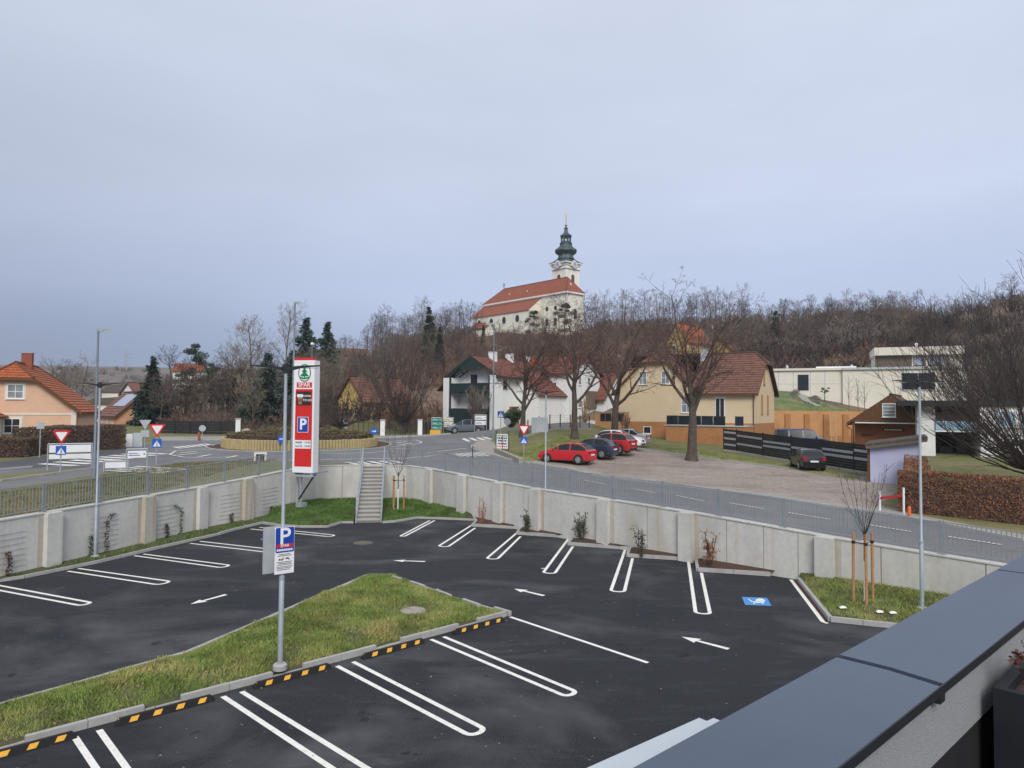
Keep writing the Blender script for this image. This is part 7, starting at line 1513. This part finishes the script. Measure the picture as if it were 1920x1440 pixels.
# mesh fence with dark posts on the low wall above the lawn
fa, fb = gat(990, 62.8), gat(1105, 70); t, L = fence_root('mesh_fence', 'thin wire mesh fence with dark posts above the lawn', fa, fb)
PP = run(fa, fb, 6)
for q in PP: g_ = tolocal(t, (q.x, q.y, gz(q.x, q.y))); MB().cbox(g_ - Z * .3, .07, .07, 1.75).build('post', MT['anthracite'], t)
m = MB()
for u, v in zip(PP[:-1], PP[1:]):
    lu, lv = tolocal(t, (u.x, u.y, gz(u.x, u.y))), tolocal(t, (v.x, v.y, gz(v.x, v.y)))
    for k in range(7): m.tube(lu + Z * (.15 + k * .2), lv + Z * (.15 + k * .2), .006, n=3, cap=False)
tag(m.build('wire', MT['anthracite'], t), kind='stuff')
def low_wall(label, pts_, h, wd, mt, name='low_wall', zs=.3, cat='wall', unit=1.2):
    P = [Vector((p[0], p[1], gz(p[0], p[1]))) for p in pts_]; c = sum(P, Vector()) / len(P); t = thing(name, label, cat, c)
    for u, v in zip(P[:-1], P[1:]):
        d = v - u; n = max(1, round(d.length / unit)); nn = Vector((-d.y, d.x, 0)).normalized() * wd
        for k in range(n): a = u + d * k / n - c; e = d / n * .99; MB().obox(a - nn / 2 - Z * zs, e, nn, (0, 0, h + zs + random.uniform(-.01, .01))).build('wall_block', mt, t)
    return t
low_wall('low stone edging wall along the top of the lawn', [gat(985, 62), gat(1050, 66), gat(1110, 70.5)], .22, .3, MT['stone'])
low_wall('low weathered wall under the corner banner', [gnd(930, 848), gnd(977, 869)], .35, .3, MT['stone'], name='corner_wall')
low_wall('pale garden wall along the far side of the rising side road', [gat(985, 77), gat(1050, 80), gat(1125, 83)], .8, .3, MT['offwhite'], name='garden_wall', unit=3)
# dark privacy fence with pale woven strips
ends = [(1357, 62.2), (1381, 60.8), (1430, 57.2), (1483, 53.6), (1540, 50.3), (1600, 47.3), (1628, 46)]
Pf = [gat(*e) for e in ends]; t, L = fence_root('privacy_fence', 'dark privacy fence with pale grey woven strips beside the gravel lot', Pf[0], Pf[-1])
HF, NR = 1.95, 10; PAT = [(1, 4, 7), (3, 8 - 1), (2, 4), (2,), (2, 4), (3, 6)]; PAT = [(8, 5, 2), (7, 3), (6, 4), (5,), (6, 4), (7, 4)]
for i, q in enumerate(Pf): MB().cbox(tolocal(t, q) - Z * .3, .09, .09, HF + .4).build('post', MT['anthracite'], t)
for i, (u, v) in enumerate(zip(Pf[:-1], Pf[1:])):
    lu, lv = tolocal(t, u), tolocal(t, v); d = lv - lu; nn = Vector((-d.y, d.x, 0)).normalized()
    MB().obox(lu - Z * .3 - nn * .07, d, nn * .16, (0, 0, .45)).build('footing', MT['kerb'], t)
    for k in range(NR):
        z = .18 + k * (HF - .16) / NR; MB().obox(lu + d * .012 + Z * z - nn * (.01 + .006 * (k % 2)), d * .976, nn * .03, (0, 0, (HF - .16) / NR - .012)).build('strip', MT['strip_grey'] if k in PAT[i] else MT['anthracite'], t)
    m = MB(); n = max(4, int(d.length / .25))
    for k in range(1, n): m.tube(lu + d * k / n + Z * .16 - nn * .03, lu + d * k / n + Z * (HF + .03) - nn * .03, .008, n=3, cap=False)
    tag(m.build('wire', MT['anthracite'], t), kind='stuff')
# long orange garden wall with buttresses
oa, ob = Vector((25.6, 80.0, 2.3)), Vector((50, 78.5, 2.3)); t = thing('orange_wall', 'long orange rendered garden wall behind the blue minibus', 'wall', oa, math.atan2((ob - oa).y, (ob - oa).x)); Lw = (ob - oa).length; hw_ = at(1450, 770, 80).z - 2.3
MB().box(0, 0, -1, Lw, .4, hw_).build('wall', MT['orange_render'], t)
for k in range(6): MB().box(3.6 + k * 2.15, -.18, -1, 4.2 + k * 2.15, -.003, hw_ - .35).build('buttress', MT['plinth'], t)
MB().box(0, -.06, -1, Lw, -.004, .75).build('wall_base', MT['plinth'], t)
p = gat(1563, 77.5); t = thing('ladder', 'pale wooden ladder leaning on the orange wall', 'ladder', p, R(-10)); t.rotation_euler = (R(-8), 0, R(-6)); hl = px2h(p, 770)
for s in (-.28, .28): MB().box(s - .04, -.04, 0, s + .04, .04, hl + .1).build('rail', MT['wood_pale'], t)
for k in range(11): MB().box(-.24, -.02, .3 + k * hl / 11.5, .24, .02, .35 + k * hl / 11.5).build('rung', MT['wood_pale'], t)
# path up the mound
pth = gl((1535, 762), (1512, 752), (1505, 745), (1520, 738), (1545, 731)); pm_ = drape(GRD['mound'], 'footpath', pth, 1.1, MT['pave'], .06)
def lav(px, py, lab, n=9):
    pass
# barrier, bollards
p = gnd(1672, 965); t = thing('barrier', 'small white barrier with red bands beside the beech hedge', 'barrier', p, R(-55)); z1 = 1.15
for s, h in ((-.5, .95), (.5, 1.2)): MB().tube((s, 0, -.2), (s, 0, h), .045, n=8).build('post', MT['signwhite'], t)
MB().obox((-.5, -.03, .6), (1.0, 0, .22), (0, .05, 0), (0, 0, .09)).build('bar', MT['red'], t)
def bollard(label, p, h, r, mt, name='bollard', group=None): m_ = MB().lathe([(r, -.2), (r, h - .06), (r * .7, h), (.01, h)], 10).build(name, mt, None, True); m_.location = p; return tag(m_, label, 'bollard', group)
bollard('orange plastic marker post on the pavement by the beech hedge', gnd(1705, 972), .5, .07, MT['orange_plastic'], 'marker_post')
bollard('thin rusty marker post in front of the corner banner', gnd(942, 853), 1.5, .03, MT['chimney'], 'marker_post'); bollard('dark marker stake behind the railing near the corner zebra', gat(887, 45), 1.3, .03, MT['black'], 'marker_post'); bollard('small dark red hydrant post before the anthracite fence', gnd(373, 826), .8, .12, MT['chimney'], 'hydrant')
p = gnd(1720, 920); t = thing('garden_chair', 'white plastic garden chair between shed and garage', 'chair', gat(1737, 43), R(150))
MB().box(-.28, -.28, .38, .28, .28, .43).build('seat', MT['white'], t); MB().obox((-.28, .24, .43), (.56, 0, 0), (0, .05, 0), (0, .14, .5)).build('backrest', MT['white'], t)
for x in (-.26, .2):
    for y in (-.26, .2): MB().box(x, y, -.05, x + .06, y + .06, .38).build('leg', MT['white'], t)
# power pylon far away
p = gat(234, 640); t = thing('power_pylon', 'lattice power pylon on the far ridge', 'pylon', p); k = 640 / F; m = MB(); H_ = 20
for s in ((-1, -1), (1, -1), (-1, 1), (1, 1)): m.tube((s[0] * 2, s[1] * 2, -2), (s[0] * .3, s[1] * .3, H_), .2, .12, 4)
for z, w_ in ((12, 4.5), (15, 6), (18, 4)): m.tube((-w_, 0, z), (w_, 0, z), .18, n=4)
for i in range(6): z = i * 3; a = 2 - i * .28; m.tube((-a, -a, z), (a, -a, z + 3), .1, n=3); m.tube((a, -a, z), (-a, -a, z + 3), .1, n=3)
m.build('lattice', MT['signgrey'], t)
# ================================================================== PLANTING
RG = random.Random(11)
# old lime trees in the gravel lot
LIME = [gen_tree(s, H, tr, fork, spread, (11, 10, 8, 5), (1.2, .56, .42, .4), 4, .009, .17, (0, .1, .04, .0), (MT['bark'], MT['twig_brown']), .5, tl=.56, droop=.8, r_ratio=.58) for s, H, tr, fork, spread in ((21, 11.8, .29, .38, 44), (34, 13.2, .32, .38, 42), (55, 13.5, .4, .36, 48), (8, 13.3, .42, .46, 42))]
for m_, px, D, rz, lab in ((LIME[0], 980, 62.4, .4, 'old bare lime tree behind the give way sign, leftmost of the four'), (LIME[1], 1078, 59, 1.2, 'old bare lime tree on the lawn behind the bright red car'), (LIME[2], 1152, 66, 2.0, 'old bare lime tree with the widest crown, left of the yellow house'), (LIME[3], 1297, 53.2, 5.1, 'old bare lime tree standing alone in the gravel lot before the yellow house')): put_tree(m_, lab, gat(px, D), rz, 1.0, 'lime_tree', 'old trees around the gravel lot')
# many-stemmed tree at the right edge
FAN = gen_fan(3, 11.8, 7, 130, 1.0, .014, (MT['bark'], MT['twig_dark']), 1.0, 20, .24, .85)
put_tree(FAN, 'dense dark many-stemmed tree reaching in from the right edge behind the beech hedge', gat(1945, 38.5), .6, .93, 'many_stemmed_tree'); put_tree(FAN, 'second dark many-stemmed tree further right and behind the first', gat(1985, 64), 2.6, 1.25, 'many_stemmed_tree'); put_tree(FAN, 'third dark many-stemmed tree behind the flat-roofed house', gat(1890, 74), 4.1, .9, 'many_stemmed_tree')
GL = gen_fan(6, 7.2, 3, 60, .9, .016, (MT['bark'], MT['twig_dark']), 1.15, 7, .2, 1.15); GL2 = gen_fan(9, 8.8, 3, 70, .8, .016, (MT['bark'], MT['twig_dark']), .62, 8, .2, 1.0)
put_tree(GL, 'bare round-crowned tree in front of the yellow gabled house', gat(638, 74.8), 0, 1.0, 'round_tree'); put_tree(GL2, 'dark bare brush-shaped tree behind the driveway gate', gat(757, 79.5), 1, 1.05, 'brush_tree'); put_tree(GL2, 'dark bare brush-shaped tree behind the pylon, left of the driveway gate', gat(704, 94), 2.4, .9, 'brush_tree')
# conifers
CF = dict(spruce=gen_conifer(2, 9, 2.9, 20, MT['spruce'], .5), cedar=gen_conifer(5, 9, 4.0, 22, MT['cedar'], .5, True), dark=gen_conifer(7, 11, 3.8, 26, MT['cedar'], .55, True), ivy=gen_conifer(9, 12, 1.9, 18, MT['ivy'], .5, power=.45), cyp=gen_conifer(11, 6, .8, 16, MT['ivy'], .35, power=.5), pine=gen_pine(4, 9, 2.2), pine2=gen_pine(6, 9, 2.6, MT['ivy'], 14, .35), yew=gen_pine(8, 5, 2.0, MT['ivy'], 18, .1))
for k, px, D, s, lab, nm in (('spruce', 285, 90, 1.0, 'dark blue spruce beside the orange house with solar panels', 'spruce_tree'), ('pine', 366, 108, 1.15, 'green pine on the left behind the anthracite fence', 'pine_tree'), ('cedar', 500, 86, .98, 'grey green cedar with layered branches just left of the pylon', 'cedar_tree'), ('dark', 572, 118, 1.22, 'tall dark cedar behind the near lamp post', 'cedar_tree'), ('dark', 612, 124, 1.12, 'dark cedar behind the top of the pylon', 'cedar_tree'), ('ivy', 803, 150, 1.05, 'ivy-covered dark tree on the slope above the chalet', 'ivy_covered_tree'), ('ivy', 822, 138, .7, 'smaller ivy-covered tree on the slope above the chalet roof', 'ivy_covered_tree'), ('cyp', 905, 172, 1.0, 'small dark cypress below the left part of the church', 'cypress_tree'), ('pine2', 1000, 178, .95, 'dark pine in front of the church wall', 'pine_tree'), ('pine2', 1058, 172, 1.2, 'taller dark pine in front of the right church corner', 'pine_tree'), ('cedar', 548, 95, .95, 'grey green cedar right behind the near lamp post, below the tall dark ones', 'cedar_tree'), ('yew', 348, 92, 1.3, 'rounded dark evergreen below the green pine', 'yew_tree'), ('pine', 395, 100, .8, 'lower green pine right of the tall one', 'pine_tree'), ('yew', 418, 96, 1.2, 'rounded dark evergreen left of the small fir', 'yew_tree'), ('yew', 1022, 176, 1.0, 'round dark yew in front of the church wall', 'yew_tree'), ('spruce', 440, 92, .62, 'small dark fir left of the cedar, behind the iron fence', 'spruce_tree'), ('ivy', 1455, 150, .75, 'ivy-covered tree in the wood right of the yellow house', 'ivy_covered_tree')): put_tree(CF[k], lab, gat(px, D), RG.uniform(0, 6), s, nm)
CE = put_tree(gen_conifer(15, 3.9, .85, 14, MT['pine'], .22), 'young green conifer at the right picture edge above the parapet', Vector((13.4, 17.4, .15)), 0, 1.0, 'conifer')
# hill woods
HT = [gen_tree(40 + k, 12, .13, .22, 36, (13, 9, 6), (.44, .5, .45), 3, .017, .1, (0, .08, .05, .02), (MT['twig_dark'], MT[c]), .75, r_ratio=.5) for k, c in enumerate(('twig_grey', 'twig_dark', 'twig_brown', 'twig_grey'))]
HW = [gen_tree(60 + k, 9, .17, .16, 48, (13, 9, 6), (.6, .5, .45), 3, .017, .15, (0, .06, .04, .02), (MT['bark'], MT[c]), .75, r_ratio=.5) for k, c in enumerate(('twig_brown', 'twig_grey', 'twig_dark', 'twig_tan'))]
def wood(label, group, ms, px0, px1, D0, D1, n, s0, s1, name='bare_tree', narrow=1.0):
    for i in range(n):
        px, D = px0 + (px1 - px0) * (i + RG.uniform(.1, .9)) / n, RG.uniform(D0, D1); p = gat(px, D); s = RG.uniform(s0, s1); t = put_tree(ms[RG.randrange(len(ms))], label, p, RG.uniform(0, 6.28), s * narrow, name, group, 'tree', s)
wood('slender bare tree on the hill crest left of the church', 'trees on the crest left of the church', HT, 690, 890, 178, 215, 28, .7, 1.05)
wood('bare tree on the hill right of the church', 'trees on the hill right of the church', HT, 1098, 1400, 178, 232, 34, .75, 1.05)
wood('bare tree in the wood above the modern building', 'trees in the wood above the modern building', HT, 1385, 1720, 138, 205, 56, .5, .76)
wood('bushy bare tree low in the wood above the modern building', 'low trees in the wood above the modern building', HW, 1390, 1720, 140, 200, 34, .5, .8)
wood('scattered bare tree on the upper right hillside', 'trees on the upper right hillside', HW, 1640, 1990, 135, 178, 18, .4, .75)
wood('bare tree on the slope above the roundabout gardens', 'trees on the slope above the gardens', HW, 560, 870, 105, 175, 32, .55, .98)
wood('low bare tree on the slope below the church', 'trees on the slope below the church', HW, 850, 1130, 128, 185, 32, .4, .75)
wood('bare tree behind the yellow house roof', 'trees behind the yellow house', HW, 1120, 1420, 105, 165, 20, .55, .95)
wood('brown bare garden tree behind the anthracite fence', 'garden trees behind the fences', HW, 296, 480, 82, 104, 24, .5, .95, 'garden_tree')
wood('bare garden tree behind the iron fence', 'garden trees behind the iron fences', HW, 470, 720, 86, 108, 16, .55, .9, 'garden_tree')
wood('bare tree beyond the peach house roof', 'distant trees beyond the peach house', HW, 92, 160, 190, 240, 6, .9, 1.3)
BT = [gen_tree(90 + k, 14, .22, .22, 38, (16, 10, 8), (.5, .5, .45), 3, .017, .12, (0, .08, .05, .02), (MT['bark_grey'], MT['twig_tan']), .75, r_ratio=.5) for k in range(2)]
put_tree(BT[0], 'tall pale bare tree rising left of the near lamp post', gat(470, 140), 0, 1.1, 'bare_tree'); put_tree(BT[1], 'tall pale bare tree just left of the dark cedars', gat(533, 150), 1, 1.1, 'bare_tree'); put_tree(BT[1], 'shorter pale bare tree left of the tall one', gat(432, 135), 3, .75, 'bare_tree')
SP = gen_tree(99, 5, .05, .2, 32, (9, 4, 0), (.35, .4, .3), 2, .012, .06, (0, .1, .06, 0), (MT['bark_grey'], MT['twig_grey']))
for px, lab in ((1592, 'thin young tree in front of the pale modern building, left of three'), (1609, 'thin young tree in front of the pale modern building, middle of three'), (1621, 'thin young tree in front of the pale modern building, right of three')): put_tree(SP, lab, gat(px, 96), px * .1, 1.05, 'young_tree', 'young trees at the modern building')
sm = gen_pine(31, 2.6, .8, MT['pine'], 7, .6); put_tree(sm, 'small round evergreen standard tree beside the modern building door', gat(1546, 101), 0, 1.0, 'small_tree')
# undergrowth on the hill: one mass per tint
def undergrowth(name, label, mt, regions, seed, kind=(14, 3), r=.03, size=(1.6, 3.2)):
    rg = random.Random(seed); base = []
    for k in range(3):
        me = gen_bush(seed + k, 2.0, 1.0, kind[0], mt, r, kind[1]); V = np.empty(len(me.vertices) * 3, np.float32); me.vertices.foreach_get('co', V); base.append(V.reshape(-1, 3)); bpy.data.meshes.remove(me)
    VV = []
    for px0, px1, D0, D1, n in regions:
        for i in range(n):
            p = gat(rg.uniform(px0, px1), D0 + (D1 - D0) * rg.random()); a = rg.uniform(0, 6.28); s = rg.uniform(*size); v = base[rg.randrange(3)] * s; c_, s_ = math.cos(a), math.sin(a)
            VV.append(np.stack([v[:, 0] * c_ - v[:, 1] * s_ + p.x, v[:, 0] * s_ + v[:, 1] * c_ + p.y, v[:, 2] + p.z - .1], 1))
    V = np.concatenate(VV); n = len(V) // 6; k = np.arange(3); b = np.stack([k, (k + 1) % 3, 3 + (k + 1) % 3, 3 + k], 1); Fq = (np.arange(n) * 6)[:, None, None] + b[None]
    return tag(link(name, np_mesh(name, V, Fq.reshape(-1, 4), mt)), label, 'undergrowth', None, 'stuff')
undergrowth('undergrowth', 'reddish brown brush covering the church hill', MT['bush_red'], [(560, 900, 100, 200, 170), (840, 1140, 105, 195, 230), (1100, 1420, 108, 185, 110), (1380, 1720, 122, 160, 60)], 101)
undergrowth('undergrowth', 'dark brush below the wood on the right hillside', MT['twig_dark'], [(1380, 1760, 120, 195, 260), (1640, 2020, 120, 170, 130), (480, 760, 85, 110, 40)], 202)
undergrowth('undergrowth', 'grey brown brush on the right ridge', MT['twig_grey'], [(1640, 2020, 125, 178, 170), (300, 480, 80, 100, 30), (700, 900, 150, 215, 50)], 303, size=(1.2, 2.6))
undergrowth('undergrowth', 'dense young growth filling the wood on the right hill', MT['twig_grey'], [(1385, 1720, 140, 205, 110), (1100, 1400, 180, 230, 50), (700, 880, 180, 215, 30)], 606, (20, 4), .03, (3.2, 5.5))
undergrowth('undergrowth', 'distant bushes along the far left ridge', MT['twig_grey'], [(90, 340, 350, 640, 80), (300, 420, 200, 420, 30)], 404, (10, 3), .1, (2.5, 4.5))
undergrowth('undergrowth', 'brown garden shrubs behind the far fences', MT['bush_red'], [(300, 640, 79, 92, 34), (720, 840, 82, 96, 24)], 505, size=(1.5, 2.6))
# shrubs near the houses
def leaf_shrub(label, p, H, Wd, mt, n, leaf, stems=7, seed=1, name='shrub', tight=False, twig=None):
    rg = random.Random(seed); t = thing(name, label, 'shrub', p, rg.uniform(0, 6)); C_, cen = [], []
    for k in range(stems):
        az = rg.uniform(0, 6.28); a = Vector((rg.uniform(-.06, .06), rg.uniform(-.06, .06), -.05)); d = Vector((math.cos(az) * rg.uniform(.05, .4) * Wd / H, math.sin(az) * rg.uniform(.05, .4) * Wd / H, 1)).normalized(); q = a; L = H * rg.uniform(.6, 1.0)
        for i in range(4):
            e = q + (d + rvec(rg) * .15).normalized() * L / 4; C_.append((tuple(q), tuple(e), .012 * H, .009 * H))
            for _ in range(3):
                s = q.lerp(e, rg.random()); f = s + (d * .6 + rvec(rg)).normalized() * H * rg.uniform(.08, .2); C_.append((tuple(s), tuple(f), .005 * H, .003 * H))
                if i > 0: 
                    for _ in range(max(1, n // (stems * 9))): c = s.lerp(f, rg.uniform(.3, 1.1)) + rvec(rg) * leaf * .8; cen.append(tuple(c))
            q = e
    link('stem', tubes(C_, 4, twig or MT['bark'], 'stem'), t)
    if cen and mt: link('foliage', quads(cen, leaf, mt, 'foliage', None, 0, .55, seed), t)
    return t
leaf_shrub('bare pinkish shrub on the first mulch bed right of the grass bed', onz(903, 980, .1), 1.35, 1.0, MT['leaf_orange'], 40, .03, 7, 3, twig=MT['leaf_orange'])
leaf_shrub('dense small evergreen shrub on the second mulch bed', onz(988, 999, .1), 1.1, .8, MT['leaf_green'], 420, .085, 8, 4); leaf_shrub('tall sparse evergreen shrub on the third mulch bed', onz(1090, 1014, .1), 1.45, 1.3, MT['leaf_green'], 330, .085, 9, 5); leaf_shrub('small sparse evergreen shrub on the fourth mulch bed', onz(1203, 1042, .1), 1.15, 1.1, MT['leaf_green'], 220, .085, 7, 6); leaf_shrub('young beech shrub with orange dead leaves on the fifth mulch bed', onz(1331, 1063, .1), 1.35, .8, MT['leaf_orange'], 520, .075, 8, 7)
leaf_shrub('round dark evergreen shrub behind the street crossing sign', gat(958, 74), 2.2, 4.2, MT['leaf_green'], 2600, .25, 22, 9); leaf_shrub('bare twiggy shrub in front of the chalet balcony', gat(893, 80.5), 5.6, 5.5, None, 0, .1, 34, 10, twig=MT['twig_grey']); leaf_shrub('yellowish bush between the second and third old tree', gat(1097, 80), 3.6, 2.4, MT['yellow'], 130, .16, 10, 12, twig=MT['twig_tan'])
leaf_shrub('bare twiggy shrub against the plinth of the yellow house', gat(1172, 71), 2.6, 2.2, None, 0, .1, 16, 13, twig=MT['twig_brown']); leaf_shrub('bare brown shrub at the corner of the peach house hedge', gat(62, 49), 2.0, 1.8, None, 0, .1, 20, 14, twig=MT['twig_tan'])
# hedges
A, B = gat(52, 48.5), gat(238, 55.5); dA = (B - A).normalized(); nA = Vector((-dA.y, dA.x, 0)); hedge('hedge', 'long dark brown bare hedge in front of the peach house', [A, B, B + nA * 1.7, A + nA * 1.7], 1.85, MT['hedge_dark'], 15000, .2, jit=.12, asp=.25)
A, B = gat(-60, 46), gat(50, 47); hedge('hedge', 'small dark hedge at the left picture edge below the porch', [A, B, B + Vector((0, 1.6, 0)), A + Vector((0, 1.6, 0))], 1.25, MT['hedge_dark'], 7000, .2, jit=.12, asp=.25)
A, B = onz(1684, 957, 1.45), onz(2080, 996, 1.35); dA = (B - A).normalized(); nA = Vector((-dA.y, dA.x, 0)); hedge('beech_hedge', 'tall clipped beech hedge with withered brown leaves along the right road', [A, B, B + nA * 1.15, A + nA * 1.15], 1.8, MT['beech'], 26000, .085, jit=.09, asp=.6)
A = A + nA * 1.25 + dA * .05; B = Vector((22.9, 40.5, 0)); dB = (B - A); dB.z = 0; dB.normalize(); nB = Vector((dB.y, -dB.x, 0)); hedge('beech_hedge', 'beech hedge wing running back from the road beside the lavender shed', [A, A + nB * 1.1, B + nB * 1.1, B], 1.75, MT['beech'], 11000, .095, jit=.09, asp=.6)
# lavender rows beside the mound path
rg = random.Random(77); cen = []
for sd in (-1, 1):
    for a, b in zip(pth[:-1], pth[1:]):
        a_, b_ = Vector(a), Vector(b); t = (b_ - a_).normalized(); nn = Vector((-t.y, t.x)) * 1.25 * sd; k = max(2, int((b_ - a_).length / .5))
        for i in range(k):
            p = a_.lerp(b_, i / k) + nn; z = gz(p.x, p.y)
            for _ in range(22): v = rvec(rg) * .45 * rg.random() ** .4; cen.append((p.x + v.x, p.y + v.y, z + .2 + v.z * .8))
tag(link('lavender_bushes', quads(cen, .2, MT['lavender_bush'], 'lavender_bushes', None, 0, .35, 2)), 'grey lavender bushes lining the curved path on the grass mound', 'lavender', None, 'stuff')
# staked young trees
def staked(label, p, H, hs, rz, seed, label2=None):
    t = gen_fan(seed, H - hs * .9, 1, 9, .2, .006, (MT['bark'], MT['twig_dark']), .25, 6, .045, 1.0)
    T = [((0, 0, -.1), (0, 0, hs * .55), .035, .032)]; y = thing('young_tree', label, 'tree', p, rz); link('crown', t[1], y, (0, 0, hs * .85)); MB().tube((0, 0, hs * .4), (0, 0, hs * 1.1), .028, .022, 8).build('trunk', MT['bark'], y, True); MB().tube((0, 0, -.1), (0, 0, hs * .42 + .3), .036, .034, 8).build('trunk_wrap', MT['signwhite'], y, True)
    s = thing('tree_stakes', label.split(',')[0].replace('young bare tree', 'three wooden stakes of the young tree').replace('tied', 'standing'), 'stakes', p, rz)
    Q = [(.32 * math.cos(a), .32 * math.sin(a)) for a in (0.05, 2.6, 4.0)]
    for x_, y_ in Q: MB().tube((x_, y_, -.2), (x_ * .96, y_ * .96, hs), .042, .04, 8).build('stake', MT['stake'], s, True)
    m = MB()
    for x_, y_ in Q: m.tube((x_ * .96, y_ * .96, hs * .86), (0, 0, hs * .84), .012, n=5); m.tube((x_ * .96, y_ * .96, hs * .84), (x_ * .96, y_ * .96, hs * .88), .055, n=8)
    m.build('tie', MT['black'], s)
p = onz(1622, 1124, .25); staked('young bare tree tied to stakes in the right grass bed, in front of the wall', p, 4.1, 1.95, .35, 61)
p = onz(746, 952, .35); staked('young bare tree tied to stakes beside the concrete stairs', p, 4.6, 1.75, .1, 62)
# climbers and trellis wires on the left wall
for i, (px, py, h, bend, tr_, lab) in enumerate(((10, 1080, .75, 0, 1, 'low climber on wires at the left picture edge of the wall'), (167, 1040, .75, 0, 0, 'low leafy climber left of the left lamp post'), (196, 1036, 1.45, .35, 1, 'tall climber just right of the left lamp post'), (310, 1010, .6, 0, 1, 'low climber on the wall between two pilasters'), (336, 1004, 1.3, -.4, 0, 'tall arching climber on the wall between two pilasters'), (430, 986, .45, 0, 1, 'small reddish climber left of the near lamp post'), (505, 972, .4, 0, 1, 'small climber on the wall below the pylon bracket'))):
    s = wall_s(px); q, d, n = wall_at(s, -.05); t = thing('climber', lab, 'climber', (q.x, q.y, .12), math.atan2(d.y, d.x)); rg = random.Random(i + 900); pts_ = [Vector((0, 0, 0))]; cen = []
    for k in range(9): f = (k + 1) / 9; pts_.append(Vector((rg.uniform(-.05, .05) + bend * max(0, f - .75) * 4, -.02, h * min(1, f * 1.12))))
    MB().path([tuple(v) for v in pts_], .009, 4).build('stem', MT['bark'], t)
    for a, b in zip(pts_[:-1], pts_[1:]):
        for _ in range(int(9 + h * 5)): c = a.lerp(b, rg.random()); cen.append((c.x + rg.uniform(-.1, .1), c.y - rg.uniform(0, .08), c.z + rg.uniform(-.06, .06)))
    link('foliage', quads(cen, .085, MT['leaf_green'] if i % 3 else MT['mulch'], 'foliage', None, 0, .6, i), t)
    if tr_:
        w_ = thing('wire_trellis', 'trellis wires behind the ' + lab.replace(' between two pilasters', '').replace(' picture', ''), 'trellis', (q.x, q.y, .12), math.atan2(d.y, d.x)); 
        for k in range(7): MB().tube((-.65, .03, .25 + k * .19), (.65, .03, .25 + k * .19), .006, n=4).build('wire', MT['galv_dark'], w_)
rg = random.Random(15); cen = []
while len(cen) < 260:
    x, y = rg.uniform(-12, 0), rg.uniform(9, 24)
    if inpoly([(x, y)], ISL)[0]: cen.append((x, y, isl_z(x, y) + rg.uniform(.05, .1)))
tag(link('fallen_leaves', quads(cen, .06, MT['stake'], 'fallen_leaves', [(math.cos(i), math.sin(i), .2) for i in range(len(cen))], .7, .6, 9)), 'brown dead leaves scattered in the grass of the kerbed island', 'leaves', None, 'stuff')
# fallen leaves on the asphalt along the kerbs
rg = random.Random(5); cen = []
for kp in (bl, kb, kb3, kr, [Vector(p) for p in ((-8.3, 12.1), (0, 19.79))]) + tuple(Z0(*s[0]) for s in SAW):
    for a, b in zip(kp[:-1], kp[1:]):
        a_, b_ = Vector(a), Vector(b); n = Vector((b_ - a_).yx).normalized(); n.x *= -1
        for _ in range(int((b_ - a_).length * 2.2)): p = a_.lerp(b_, rg.random()) + n * rg.choice((-1, 1)) * rg.uniform(.12, .6); cen.append((p.x, p.y, .012))
for _ in range(60): p = onz(rg.uniform(250, 1650), rg.uniform(1020, 1420)); cen.append((p.x, p.y, .012))
cen = [c for c in cen if not inpoly([c[:2]], ISL)[0]]
me = quads(cen, np.random.RandomState(2).uniform(.03, .06, len(cen)), MT['stake'], 'fallen_leaves', [(math.cos(i), math.sin(i), 0) for i in range(len(cen))], .9, .6, 4)
tag(link('fallen_leaves', me), 'withered leaves blown along the kerbs of the car park', 'leaves', None, 'stuff')
# ================================================================== HAZE
hz = MB().box(-1100, -60, -8, 1100, 1400, 75).mesh('haze', MT['white']); hm = bpy.data.materials.new('haze_air'); hm.use_nodes = True; t = hm.node_tree; t.nodes.clear()
o_ = t.nodes.new('ShaderNodeOutputMaterial'); v = t.nodes.new('ShaderNodeVolumePrincipled'); v.inputs['Color'].default_value = (.86, .9, .96, 1); v.inputs['Density'].default_value = .00022; v.inputs['Anisotropy'].default_value = .2
t.links.new(v.outputs[0], o_.inputs['Volume']); hz.materials.clear(); hz.materials.append(hm); ho = link('haze', hz); tag(ho, 'thin winter haze over the valley', 'haze', None, 'stuff')
